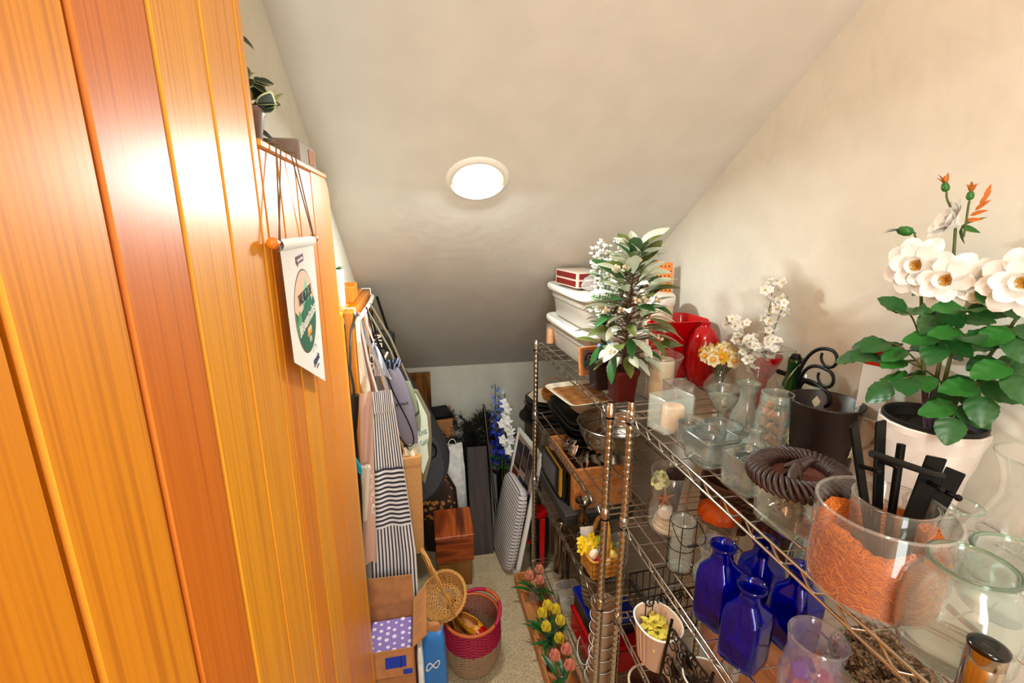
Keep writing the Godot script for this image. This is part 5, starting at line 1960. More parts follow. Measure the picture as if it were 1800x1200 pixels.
func easter_basket():
	var at := Vector3(0.628, F3, -1.475)
	var t := thing("splint_basket", "small golden splint basket of painted eggs by the shelf post", "basket", at, 4)
	t.scale = Vector3.ONE * ES
	var sp := tri(noise_tex(0.03, [Color(0.66, 0.40, 0.10), Color(0.90, 0.66, 0.28)], 101, 3, 128), Vector3(6, 6, 6), 0.5)
	var m := MB.new()
	m.vessel([[0.034, 0.0], [0.036, 0.003], [0.047, 0.068]], 0.003, 0.004, 40, 5.0, 1.15)
	o("lining", m, sp, t)
	for s in 4:
		for k in 4:
			for r in 3:
				m = MB.new()
				var u := -0.75 + 0.5 * k
				var y := 0.010 + 0.021 * r
				var hx := 0.036 + 0.011 * y / 0.068
				var over := (k + r) % 2
				var ang := s * PI / 2
				var far_off := (hx if s % 2 == 0 else hx * 1.15) + (0.0022 if over else 0.0008)
				var half := hx * (1.15 if s % 2 == 0 else 1.0)
				m.bx(Vector3.ZERO, Vector3(0.0022, 0.018 if over else 0.020, half * 0.46), 0.0006)
				put("splint", m.mesh(), sp, t, Basis(Vector3.UP, ang) * Vector3(far_off, y, u * half), Basis(Vector3.UP, ang))
	m = MB.new()
	m.tube(Array(m.loop(0.069, 0.0485, 0.0485 * 1.15, 40, 5.0)), 0.0042, 8, true)
	o("rim", m, sp, t)
	o("handle", strap(arc(Vector3(0, 0.066, 0), Vector3(0, 0, 0.053), Vector3(0.012, 0.115, 0), 0, 180, 20), Vector3(0.007, 0, 0), 0.0016), sp, t)
	m = MB.new()
	m.bx(Vector3(0, 0.028, 0), Vector3(0.064, 0.05, 0.075), 0.01)
	stuff(o("filler_grass", m, mat(Color(0.78, 0.70, 0.30), 0.9), t))
	var eggs := [[Vector3(-0.026, 0.072, 0.022), Color(0.92, 0.84, 0.74), "cream speckled egg nearest the front of the egg basket"], [Vector3(0.006, 0.078, 0.012), Color(0.50, 0.64, 0.82), "pale blue egg in the middle of the egg basket"], [Vector3(0.014, 0.080, -0.022), Color(0.52, 0.72, 0.16), "lime green egg by the basket handle"], [Vector3(0.030, 0.070, 0.034), Color(0.92, 0.78, 0.40), "pale yellow egg at the right of the egg basket"], [Vector3(0.006, 0.062, 0.044), Color(0.93, 0.78, 0.55), "peach egg low at the front rim of the egg basket"], [Vector3(-0.006, 0.060, 0.036), Color(0.80, 0.10, 0.22), "red egg peeping between the cream and peach eggs"], [Vector3(0.028, 0.074, 0.002), Color(0.85, 0.80, 0.30), "yellow egg under the basket handle"]]
	for q in eggs:
		m = MB.new()
		var L := []
		for i in 13:
			var a := PI * i / 12
			var r := sin(a) * 0.0145 * (1.0 + 0.12 * cos(a))
			L.append(m.loop(-cos(a) * 0.019, r, r, 20))
		m.loft(L, true, false, false, -1.0)
		var e := one("egg", q[2], "egg", at + q[0] * ES, m, mat(q[1], 0.4), 0, "")
		e.basis = Basis(Vector3(rf(-1, 1), 0.2, rf(-1, 1)).normalized(), rf(0.6, 1.6)).scaled(Vector3.ONE * ES)
	t = thing("gift_tag", "blank white card standing in the egg basket", "card", at + Vector3(-0.026, 0.055, -0.035) * ES, -10)
	t.scale = Vector3.ONE * ES
	m = MB.new()
	m.bx(Vector3(0, 0.036, 0), Vector3(0.042, 0.075, 0.001), 0.0003, Basis(Vector3.BACK, 0.12))
	o("card", m, G.paper, t)
	t = thing("yellow_flowers", "sprig of yellow silk flowers at the left of the egg basket", "flower", at + Vector3(-0.032, 0.066, -0.004) * ES)
	t.scale = Vector3.ONE * ES
	var fm := blossom_mesh(6, 0.017, 0.010, 0.4, 0.3)
	var yel := leafmat(Color(0.90, 0.74, 0.05), 0.6)
	for k in 15:
		var p := Vector3(rf(-0.026, 0.022), rf(0.0, 0.05), rf(-0.03, 0.026))
		put("blossom", fm, yel, t, p, along(Vector3(rf(-1, 1), rf(-1, 1), 0.3), Vector3(rf(-1, 0.4), 1, 1)))
		m = MB.new()
		m.tube([Vector3(0.02, -0.02, 0), p], 0.0012, 5)
		o("stem", m, G.stem, t)


func bottom_deck():
	var y := S4
	# steel flasks
	for q in [[Vector3(0.665, y, -2.08), 0.036, 0.31, "tall steel vacuum flask next to the red-handled jug", G.steel], [Vector3(0.655, y, -1.96), 0.022, 0.27, "slim steel bottle in front of the tall vacuum flask", G.dark_chrome]]:
		var t := thing("steel_flask", q[3], "flask", q[0])
		var m := MB.new()
		var r: float = q[1]
		var h: float = q[2]
		m.lathe([[0, 0], [r * 0.95, 0], [r, 0.004], [r, h * 0.72], [r * 0.8, h * 0.80]], 32)
		o("body", m, q[4], t)
		m = MB.new()
		m.lathe([[r * 0.8, h * 0.80], [r * 0.86, h * 0.81], [r * 0.80, h * 0.96], [r * 0.6, h], [0, h]], 32)
		o("cap", m, G.steel, t)
	var t := thing("jug", "insulated jug with a bright red handle beyond the shelf post", "jug", Vector3(0.605, 0.0, -2.295))
	var m := MB.new()
	m.lathe([[0, 0], [0.052, 0], [0.055, 0.005], [0.052, 0.30], [0.040, 0.335]], 32)
	o("body", m, mat(Color(0.04, 0.04, 0.05), 0.25), t)
	m = MB.new()
	m.lathe([[0.041, 0.33], [0.045, 0.335], [0.042, 0.37], [0.0, 0.375]], 32)
	o("lid", m, G.red, t)
	m = MB.new()
	m.tube([Vector3(-0.045, 0.34, 0.02), Vector3(-0.078, 0.345, 0.03), Vector3(-0.088, 0.33, 0.034), Vector3(-0.088, 0.20, 0.034), Vector3(-0.078, 0.18, 0.03), Vector3(-0.05, 0.178, 0.02)], 0.009, 8)
	o("handle", m, mat(Color(0.82, 0.06, 0.03), 0.35), t)
	m = MB.new()
	m.bx(Vector3(0.0, 0.19, 0.054), Vector3(0.03, 0.30, 0.012), 0.004)
	o("red_stripe", m, mat(Color(0.75, 0.05, 0.03), 0.35), t)
	t = vessel("plastic_tub", "clear plastic food tub left of the blue tin", "tub", Vector3(0.637, y, -1.845), [[0.045, 0.0], [0.048, 0.004], [0.058, 0.085], [0.064, 0.088]], 0.002, G.plastic, G.plastic, 40, 4.0)
	t = vessel("glass_jar", "small clear glass jar on the lowest deck beside the red box", "jar", Vector3(0.635, y, -1.71), [[0.028, 0.0], [0.030, 0.004], [0.030, 0.055], [0.024, 0.066], [0.025, 0.08]], 0.002, null, null, 32)
	# red tool box, blue tin, grey basket on top
	t = thing("red_box", "glossy red metal box under the blue tin", "box", Vector3(0.735, y, -1.585), 4)
	m = MB.new()
	m.bx(Vector3(0, 0.065, 0), Vector3(0.24, 0.13, 0.28), 0.012)
	o("body", m, G.red, t)
	m = MB.new()
	m.bx(Vector3(0, 0.116, 0), Vector3(0.246, 0.008, 0.286), 0.003)
	o("lid_edge", m, mat(Color(0.50, 0.01, 0.03), 0.3), t)
	m = MB.new()
	m.bx(Vector3(-0.04, 0.075, 0.143), Vector3(0.028, 0.034, 0.012), 0.003)
	o("latch", m, G.black, t)
	m = MB.new()
	m.tube(arc(Vector3(-0.123, 0.05, 0.03), Vector3(0, 0, 0.055), Vector3(-0.02, -0.055, 0), -20, 200, 16), 0.002, 6)
	o("wire_bail", m, G.white_wire, t)
	t = thing("blue_tin", "blue lidded tin between the red box and the grey basket", "tin", Vector3(0.72, y + 0.1305, -1.605), 4)
	m = MB.new()
	m.bx(Vector3(0, 0.04, 0), Vector3(0.20, 0.08, 0.22), 0.012)
	o("body", m, mat(Color(0.015, 0.03, 0.14), 0.3), t)
	m = MB.new()
	m.bx(Vector3(0, 0.086, 0), Vector3(0.208, 0.026, 0.228), 0.010)
	o("lid", m, G.blue, t)
	t = thing("wicker_bin", "round grey-brown wicker bin on the blue tin", "basket", Vector3(0.705, y + 0.2305, -1.60))
	var gw := tri(noise_tex(0.07, [Color(0.22, 0.17, 0.13), Color(0.52, 0.44, 0.36), Color(0.40, 0.32, 0.26)], 111, 3, 256), Vector3(14, 14, 14), 0.7)
	var bp := [[0.075, 0.004], [0.082, 0.05], [0.088, 0.12], [0.090, 0.155]]
	o("woven_wall", weave(bp, 17, 30, 0.0052, 0.0034), gw, t)
	m = MB.new()
	m.lathe([[0.0, 0.003], [0.074, 0.003], [0.079, 0.05], [0.085, 0.12], [0.087, 0.155]], 36)
	m.lathe([[0.086, 0.155], [0.084, 0.12], [0.078, 0.05], [0.073, 0.005], [0.0, 0.005]], 36)
	o("lining", m, gw, t)
	m = MB.new()
	m.tube(Array(m.loop(0.158, 0.090, 0.090, 40)), 0.007, 8, true)
	o("rim", m, gw, t)
	# nested cream pails
	for k in 6:
		t = thing("cream_pail", ["lowest cream metal pail of the nested stack beside the posts", "second cream metal pail from the bottom of the nested stack", "third cream metal pail from the bottom of the nested stack", "third cream metal pail from the top of the nested stack", "second cream metal pail from the top of the nested stack", "topmost cream metal pail of the nested stack, open and empty"][k], "pail", Vector3(0.628, y + 0.058 * k, -1.405), 0, "nested cream pails by the posts")
		m = MB.new()
		m.vessel([[0.036, 0.0], [0.037, 0.003], [0.0475, 0.125], [0.049, 0.127]], 0.001, 0.004, 36)
		o("body", m, mat(Color(0.80, 0.66, 0.54), 0.35), t)
		m = MB.new()
		m.tube(Array(m.loop(0.128, 0.0485, 0.0485, 36)), 0.0016, 6, true)
		o("rim", m, G.white_wire, t)
		m = MB.new()
		var a0 := 175.0 + 12.0 * k
		var c := Vector3(cos(deg_to_rad(a0)), 0, -sin(deg_to_rad(a0))) * 0.049
		m.tube([c * 0.99 + Vector3(0, 0.118, 0), c * 1.32 + Vector3(0, 0.112, 0.01), c * 1.36 + Vector3(0, 0.085, 0.012), c * 1.1 + Vector3(0, 0.05, 0.008)], 0.0016, 6)
		o("bail", m, G.white_wire, t)
	trough()


func tulip(label: String, at: Vector3, top: Vector3, c: Color, group: String):
	var t := thing("tulip", label, "flower", at, 0, group)
	var m := MB.new()
	m.tube(bez(Vector3.ZERO, Vector3(0, 0.05, 0), top * 0.6, top, 8), 0.0025, 6)
	o("stem", m, G.leaf2, t)
	var mt := leafmat(c, 0.5)
	for k in 6:
		var a := TAU * k / 6
		var d := Vector3(cos(a), 0, sin(a))
		var pm := MB.new()
		pm.leaf(0.046, 0.031, -0.05, -0.5, 0.75, Transform3D(along(Vector3.UP * 1.0 + d * 0.32, -d), Vector3.ZERO), 6)
		put("petal", pm.mesh(), mt, t, top + d * (0.003 if k % 2 else 0.0045))
	for k in 2:
		var d := Vector3(cos(at.z * 90 + k * 2.5 + at.x * 50), 0.9, sin(at.z * 90 + k * 2.5 + at.x * 50))
		put("leaf", tulip_leaf(), G.leaf, t, top * 0.35, along(d, Vector3.UP))


func tulip_leaf() -> ArrayMesh:
	if not G.has("tulipleaf"):
		G.tulipleaf = basic_leaf(0.11, 0.026, 0.45, 0.35, 0.8)
	return G.tulipleaf


func trough():
	var t := thing("wooden_trough", "long narrow pine trough of tulip glasses on the carpet", "trough", Vector3(0.512, 0, -1.74), 1.5)
	for q in [[Vector3(-0.068, 0.036, 0), Vector3(0.008, 0.072, 0.86)], [Vector3(0.068, 0.036, 0), Vector3(0.008, 0.072, 0.86)], [Vector3(0, 0.036, -0.426), Vector3(0.128, 0.072, 0.008)], [Vector3(0, 0.036, 0.426), Vector3(0.128, 0.072, 0.008)], [Vector3(0, 0.004, 0), Vector3(0.128, 0.007, 0.844)]]:
		var m := MB.new()
		m.bx(q[0], q[1], 0.0015)
		o("board", m, G.pine, t)
	var pk := Color(0.88, 0.56, 0.46)
	var yl := Color(0.90, 0.80, 0.22)
	var sets := [[Vector3(0.508, 0.008, -2.02), "farthest tulip glass in the pine trough", pk, [Vector3(-0.028, 0.150, 0.02), Vector3(0.022, 0.158, 0.0), Vector3(0.014, 0.130, 0.035)], "pink silk tulip in the farthest trough glass", "pink tulips in the far glass"], [Vector3(0.512, 0.008, -1.735), "middle tulip glass in the pine trough", yl, [Vector3(-0.030, 0.165, 0.0), Vector3(-0.008, 0.190, -0.01), Vector3(0.022, 0.180, 0.005), Vector3(-0.026, 0.140, 0.045), Vector3(0.032, 0.150, 0.035), Vector3(0.014, 0.115, 0.085)], "yellow silk tulip in the middle trough glass", "yellow tulips in the middle glass"], [Vector3(0.505, 0.008, -1.515), "nearest tulip glass in the pine trough", pk, [Vector3(-0.026, 0.160, 0.0), Vector3(0.016, 0.175, -0.005), Vector3(0.018, 0.138, 0.03)], "pink silk tulip in the nearest trough glass", "pink tulips in the near glass"]]
	for s in sets:
		vessel("bud_glass", s[1], "vase", s[0], [[0.026, 0.0], [0.032, 0.006], [0.036, 0.04], [0.026, 0.075], [0.022, 0.092], [0.027, 0.106]], 0.002, null, null, 32)
		var names := ["leftmost ", "rearmost ", "frontmost ", "lower left ", "right-hand ", "lowest "] if s[3].size() > 3 else ["leftmost ", "rearmost ", "frontmost "]
		for p in s[3]:
			tulip(names[s[3].find(p)] + s[4], s[0] + Vector3(p.x * 0.2, 0.012, p.z * 0.2), p, s[2], s[5])
	t = vessel("tealight_glass", "small tealight glass with a white candle between the tulip glasses", "candle holder", Vector3(0.468, 0.008, -1.655), [[0.022, 0.0], [0.026, 0.004], [0.028, 0.05]], 0.002, null, null, 28)
	var m := MB.new()
	m.lathe([[0.0, 0.004], [0.019, 0.004], [0.019, 0.02], [0.0, 0.021]], 24)
	o("candle", m, G.white, t)
	var k := 0
	for q in [Vector3(0.462, 0.022, -1.86), Vector3(0.485, 0.022, -1.62), Vector3(0.465, 0.022, -1.44), Vector3(0.55, 0.022, -1.86), Vector3(0.555, 0.022, -1.44)]:
		t = thing("pine_cone", ["pine cone by the trough wall, behind the middle tulip glass", "pine cone in front of the middle tulip glass", "pine cone left of the nearest tulip glass", "pine cone at the shelf side behind the yellow tulips", "pine cone at the shelf side of the nearest glass"][k], "pine cone", q, k * 50)
		t.rotate_object_local(Vector3.RIGHT, 1.1)
		m = MB.new()
		m.ball(Vector3.ZERO, 0.011, 10, 1.6)
		o("core", m, G.bark, t)
		m = MB.new()
		for i in 40:
			var a := i * 2.4
			var h := -0.016 + 0.034 * i / 40.0
			var r := 0.012 * sqrt(maxf(0.05, 1.0 - pow(h / 0.019, 2)))
			m.leaf(0.009, 0.009, -0.3, 0.2, 0.7, Transform3D(along(Vector3(cos(a), 0.5, sin(a)), Vector3.UP), Vector3(cos(a) * r, h, sin(a) * r)), 3)
		o("scales", m, mat(Color(0.25, 0.14, 0.08), 0.7), t)
		k += 1


# ---------------------------------------------------------------- top of the near unit
func near_top():
	front_vessels()
	glass_rows()
	back_row()
	rose()


func front_vessels():
	# big clear cylinder packed with orange sisal round an inner glass
	var at := Vector3(0.674, S1, -0.508)
	var t := vessel("sisal_cylinder", "big clear plastic cylinder lined with orange sisal fibre", "vase", at, [[0.084, 0.0], [0.0875, 0.004], [0.0885, 0.02], [0.0895, 0.142]], 0.0035, G.plastic, pane(Color(0.95, 0.93, 0.92), 0.035, 0.04), 64)
	var sis := tri(noise_tex(0.10, [Color(0.36, 0.14, 0.01), Color(0.70, 0.31, 0.02), Color(0.88, 0.48, 0.08), Color(0.56, 0.23, 0.015)], 121, 5), Vector3(5, 16, 5), 0.85, Color.WHITE, Vector3.ZERO, G.bump, 0.3)
	var m := MB.new()
	var L := []
	for q in [[0.058, 0.006], [0.082, 0.006], [0.0835, 0.012], [0.0845, 0.055], [0.0845, 0.094], [0.080, 0.104], [0.070, 0.106], [0.060, 0.100], [0.058, 0.06]]:
		var ring := m.loop(q[1], q[0], q[0], 64)
		for j in 64:
			if q[1] > 0.09:
				ring[j].y += 0.007 * sin(j * 0.42 + 1.0) + rf(-0.003, 0.003)
		L.append(ring)
	m.loft(L, true)
	o("sisal", m, sis, t)
	m = MB.new()
	for k in 420:
		var a := rf(0, TAU)
		var y := rf(0.01, 0.10)
		var da := rf(-0.35, 0.35)
		var dy := rf(-0.022, 0.022)
		var P := []
		for i in 4:
			var b := a + da * i / 3.0
			var r := 0.0848 + 0.0012 * sin(i * 1.7 + k)
			P.append(Vector3(cos(b) * r, clampf(y + dy * i / 3.0 + 0.003 * sin(i * 2.0 + k), 0.007, 0.112), sin(b) * r))
		m.tube(P, 0.0004, 3)
	stuff(o("loose_fibres", m, mat(Color(0.90, 0.56, 0.22), 0.6), t))
	t = vessel("inner_glass", "clear glass cylinder set inside the sisal-lined cylinder", "vase", at + Vector3(0.024, 0.008, -0.006), [[0.046, 0.0], [0.050, 0.004], [0.0545, 0.140]], 0.003, null, null, 48)
	# black iron brackets standing in the inner glass
	var g := 0
	for q in [[Vector3(0.030, 0.02, -0.022), Vector3(-0.050, 0.268, -0.032), 0.019, "black metal bracket at the left in the sisal cylinder", 20.0], [Vector3(0.045, 0.02, -0.032), Vector3(0.030, 0.256, -0.057), 0.021, "black metal bracket second from the left in the sisal cylinder", 8.0], [Vector3(0.035, 0.02, 0.004), Vector3(0.075, 0.218, 0.0), 0.030, "black metal bracket leaning right in the sisal cylinder", -15.0], [Vector3(0.050, 0.02, 0.006), Vector3(0.122, 0.190, -0.002), 0.030, "black metal bracket tilted farthest right in the sisal cylinder", -20.0]]:
		t = thing("metal_bracket", q[3], "bracket", at + q[0])
		var d: Vector3 = q[1] - q[0]
		t.basis = along(d, Vector3(sin(deg_to_rad(q[4])), 0, 1))
		m = MB.new()
		m.bx(Vector3(0, d.length() / 2, 0), Vector3(q[2], d.length(), 0.005), 0.0012)
		o("bar", m, G.black, t)
		m = MB.new()
		var h: float = d.length() * (0.72 if g < 2 else 0.80)
		m.tube([Vector3(0.0, h, 0.002), Vector3(0.0, h, 0.022)], 0.0035, 10)
		m.ball(Vector3(0.0, h, 0.024), 0.0052, 10)
		o("peg", m, G.black, t)
		g += 1
	t = thing("metal_rod", "slim black rod between the bars in the sisal cylinder", "rod", at + Vector3(0.050, 0.02, -0.020))
	m = MB.new()
	m.tube([Vector3.ZERO, Vector3(0.010, 0.200, -0.022)], 0.0060, 12)
	o("rod", m, G.black, t)
	m = MB.new()
	m.tube([Vector3(-0.108, 0.222, 0.030), Vector3(-0.010, 0.186, 0.038), Vector3(0.028, 0.172, 0.030)], 0.0052, 12)
	o("cross_rod", m, G.black, t)
	# greenish storage jars at the right edge
	var jar := [[0.050, 0.0], [0.058, 0.006], [0.064, 0.03], [0.065, 0.07], [0.058, 0.105], [0.046, 0.122], [0.043, 0.130], [0.046, 0.138]]
	vessel("glass_jar", "big rounded jar", "jar", Vector3(0.672, S1, -0.388), jar, 0.004, G.rim, G.solid, 56).set_meta("label", "big rounded glass jar with a thick green lip beside the orange sisal")
	vessel("glass_jar", "low glass jar with a green lip behind the big rounded jar", "jar", Vector3(0.832, S1, -0.432), [[0.05, 0.0], [0.056, 0.006], [0.060, 0.04], [0.054, 0.075], [0.050, 0.082], [0.053, 0.092]], 0.004, G.rim, G.solid, 48)
	vessel("footed_glass", "small footed glass with a green-edged rim near the white rose pot", "glass", Vector3(0.89, S1, -0.555), [[0.030, 0.0], [0.031, 0.004], [0.012, 0.010], [0.010, 0.03], [0.026, 0.055], [0.034, 0.090]], 0.0025, G.rim, null, 40)
	vessel("hourglass_vase", "tall clear hourglass vase at the edge beside the white rose pot", "vase", Vector3(0.965, S1, -0.50), [[0.080, 0.0], [0.084, 0.006], [0.080, 0.03], [0.055, 0.085], [0.044, 0.125], [0.050, 0.165], [0.063, 0.195]], 0.003, G.clear, null, 52)
	vessel("tumbler", "clear thick tumbler between the sisal cylinder and the footed glass", "glass", Vector3(0.815, S1, -0.545), [[0.026, 0.0], [0.028, 0.006], [0.036, 0.105]], 0.0035, null, null, 40)
	t = thing("chrome_cylinder", "polished chrome cylinder with a black domed cap at the shelf front", "canister", Vector3(0.608, S1 - 0.002, -0.318))
	m = MB.new()
	m.lathe([[0, 0], [0.017, 0], [0.018, 0.002], [0.018, 0.022], [0.0175, 0.023], [0.0175, 0.0235], [0.018, 0.0245], [0.018, 0.078], [0.0175, 0.079], [0.0175, 0.0795], [0.018, 0.0805], [0.018, 0.096]], 36)
	o("body", m, G.chrome, t)
	m = MB.new()
	m.lathe([[0.0182, 0.0955], [0.0186, 0.097], [0.0184, 0.0995], [0.014, 0.102], [0.006, 0.101], [0.0, 0.1005]], 36)
	o("cap", m, G.black_gloss, t)


func glass_rows():
	# square vase that carries the bird wreath, with odds and ends inside
	var at := Vector3(0.668, S1, -0.672)
	var t := vessel("square_vase", "square clear glass vase under the brown bird wreath", "vase", at, [[0.040, 0.0], [0.043, 0.004], [0.048, 0.092]], 0.004, G.rim, G.glass2, 56, 7.0, 1.15, 8)
	foil("foil_parcel", "silver foil parcel inside the square vase below the wreath", at + Vector3(-0.012, 0.028, 0.004), Vector3(0.055, 0.034, 0.05), G.steel, 0.004)
	var m := MB.new()
	m.bx(Vector3.ZERO, Vector3(0.046, 0.02, 0.05), 0.002)
	var e := one("chocolate_block", "dark brown block under the silver foil parcel", "block", at + Vector3(-0.006, 0.0175, 0.004), m, mat(Color(0.10, 0.045, 0.03), 0.5), 20)
	m = MB.new()
	m.bx(Vector3.ZERO, Vector3(0.030, 0.024, 0.026), 0.002)
	one("acrylic_block", "clear pinkish acrylic block at the front of the square vase", "block", at + Vector3(0.0, 0.019, 0.040), m, glass(Color(0.95, 0.80, 0.84), 0.25), 30)
	m = MB.new()
	for k in 26:
		var a := rf(0, TAU)
		m.tube([Vector3(rf(-0.03, 0.03), rf(0.05, 0.08), rf(-0.035, 0.035)), Vector3(rf(-0.03, 0.03), rf(0.05, 0.082), rf(-0.035, 0.035)), Vector3(rf(-0.03, 0.03), rf(0.045, 0.082), rf(-0.035, 0.035))], 0.0014, 4)
	e = one("gold_cord", "loose gold cord tangled under the wreath in the square vase", "cord", at, m, mat(Color(0.62, 0.45, 0.14), 0.35, 0.7))
	stuff(e)
	wreath(at + Vector3(0.012, 0.103, -0.006))
	# rows of small clear vases
	var sq := [[0.036, 0.0], [0.039, 0.004], [0.043, 0.080]]
	vessel("square_vase", "square clear glass vase next in front of the mason jar", "vase", Vector3(0.672, S1, -0.800), sq, 0.004, null, G.solid, 48, 7.0, 1.0, 8)
	vessel("square_vase", "square clear glass vase beside the acrylic candle box", "vase", Vector3(0.664, S1, -0.925), [[0.040, 0.0], [0.043, 0.004], [0.050, 0.072]], 0.004, null, G.solid, 48, 7.0, 1.0, 5)
	vessel("glass_bowl", "round clear glass bowl inside the square vase by the candle box", "bowl", Vector3(0.664, S1 + 0.008, -0.925), [[0.018, 0.0], [0.022, 0.003], [0.033, 0.03], [0.034, 0.075]], 0.002, null, G.solid, 36)
	vessel("glass_cup", "small round glass cup inside the square vase in front of the mason jar", "cup", Vector3(0.672, S1 + 0.008, -0.800), [[0.016, 0.0], [0.020, 0.003], [0.029, 0.03], [0.028, 0.066]], 0.002, null, G.solid, 36)
	vessel("glass_bottle", "squat clear bottle between the square vases and the mason jar", "bottle", Vector3(0.752, S1, -0.885), [[0.030, 0.0], [0.034, 0.005], [0.035, 0.04], [0.024, 0.062], [0.013, 0.070], [0.012, 0.085], [0.015, 0.088]], 0.0025, null, G.solid, 40)
	vessel("square_dish", "shallow square glass dish behind the square vases", "dish", Vector3(0.752, S1, -0.775), [[0.034, 0.0], [0.037, 0.004], [0.044, 0.045]], 0.004, null, G.solid, 48, 7.0, 1.0, 12)
	vessel("goblet_glass", "clear footed dessert glass behind the acrylic candle box", "glass", Vector3(0.835, S1, -1.125), [[0.032, 0.0], [0.033, 0.004], [0.012, 0.012], [0.011, 0.035], [0.030, 0.055], [0.045, 0.090], [0.047, 0.105]], 0.0025, null, G.solid, 40)
	vessel("glass_bowl", "low clear glass bowl between the candle box and the mason jar", "bowl", Vector3(0.755, S1, -1.005), [[0.025, 0.0], [0.03, 0.004], [0.046, 0.03], [0.048, 0.052]], 0.003, null, G.solid, 40)
	vessel("glass_cup", "plain clear glass cup beside the low glass bowl", "cup", Vector3(0.665, S1, -1.015), [[0.022, 0.0], [0.025, 0.004], [0.030, 0.060]], 0.003, null, G.solid, 36)
	vessel("glass_carafe", "clear waisted glass carafe left of the mason jar", "carafe", Vector3(0.835, S1, -1.03), [[0.040, 0.0], [0.043, 0.006], [0.036, 0.06], [0.020, 0.10], [0.018, 0.12], [0.030, 0.152]], 0.003, G.rim, G.solid, 40)
	# clear acrylic box holding a candle
	t = thing("acrylic_box", "tall clear acrylic box with a peach candle at the shelf corner", "box", Vector3(0.668, S1, -1.118), 12)
	m = MB.new()
	m.vessel([[0.050, 0.0], [0.052, 0.002], [0.052, 0.098]], 0.003, 0.004, 64, 14.0, 0.72)
	o("box", m, pane(Color(0.88, 0.95, 0.92), 0.16, 0.08), t)
	one("pillar_candle", "short peach pillar candle inside the clear acrylic box", "candle", Vector3(0.676, S1 + 0.0045, -1.118), pillar(0.030, 0.062), mat(Color(0.92, 0.74, 0.58), 0.5))
	vessel("square_glass", "square smoked glass behind the acrylic box at the shelf end", "glass", Vector3(0.738, S1, -1.205), [[0.034, 0.0], [0.036, 0.004], [0.037, 0.10]], 0.003, null, pane(Color(0.75, 0.70, 0.70), 0.14, 0.03), 48, 7.0)


func pillar(r: float, h: float) -> MB:
	var m := MB.new()
	m.lathe([[0, 0], [r, 0], [r, h - 0.003], [r - 0.003, h], [r * 0.5, h - 0.003], [0, h - 0.004]], 36)
	return m


func wreath(at: Vector3):
	var t := thing("bird_wreath", "brown resin wreath with two small birds on the square glass vase", "wreath", at)
	t.basis = Basis(Vector3(0, 0, 1), 0.05)
	var mt := tri(noise_tex(0.05, [Color(0.07, 0.03, 0.02), Color(0.25, 0.14, 0.10), Color(0.13, 0.07, 0.05)], 131, 4, 256), Vector3(16, 16, 16), 0.5)
	for k in 44:
		var a := TAU * k / 44
		var d := Vector3(cos(a), 0, sin(a))
		var tn := Vector3(-sin(a), 0, cos(a))
		var m := MB.new()
		var P := []
		for i in 8:
			var w := -2.4 + 4.8 * i / 7.0 + rf(-0.1, 0.1)
			P.append(d * (0.062 + 0.019 * sin(w) * -1.0 + 0.004) + Vector3(0, 0.016 * cos(w), 0) + tn * 0.020 * w / 2.4)
		m.tube(P, 0.0052, 6, false, 0.0035)
		o("twig", m, mt, t)
	var m := MB.new()
	m.lathe([[0.0, -0.012], [0.050, -0.012], [0.062, -0.004], [0.0, -0.004]], 32)
	o("base", m, tri(noise_tex(0.06, [Color(0.20, 0.07, 0.05), Color(0.48, 0.20, 0.13)], 133, 4, 256), Vector3(14, 14, 14), 0.7), t)
	for q in [[Vector3(-0.030, 0.010, 0.022), 0.6], [Vector3(0.004, 0.012, -0.002), -0.3]]:
		var b := Node3D.new()
		b.name = "bird"
		b.position = q[0]
		b.rotation.y = q[1]
		t.add_child(b, true)
		m = MB.new()
		var L := []
		for s in [[-0.030, 0.001, 0.0], [-0.022, 0.006, 0.001], [-0.008, 0.013, 0.0], [0.004, 0.013, 0.003], [0.012, 0.009, 0.010], [0.018, 0.0095, 0.014], [0.024, 0.007, 0.014], [0.028, 0.002, 0.012], [0.033, 0.0006, 0.011]]:
			var ring := PackedVector3Array()
			for j in 16:
				var a := TAU * j / 16
				ring.append(Vector3(s[0], s[2] + s[1] * sin(a), s[1] * cos(a)))
			L.append(ring)
		m.loft(L, true, true, true, -1.0)
		o("body", m, mt, b)
		for s in [-1.0, 1.0]:
			m = MB.new()
			m.leaf(0.032, 0.016, 0.1, -0.3, 0.6, Transform3D(along(Vector3(-1, 0.05, 0.25 * s), Vector3(0, 0.4, s)), Vector3(0.008, 0.004, 0.0115 * s)))
			o("wing", m, mt, b)
	for k in 5:
		m = MB.new()
		m.leaf(0.026, 0.014, 0.2, 0.3, 0.7)
		put("leaf", m.mesh(), mt, t, Vector3(-0.045, 0.004, 0.03), along(Vector3(cos(k * 1.3), 0.3, sin(k * 1.3))))


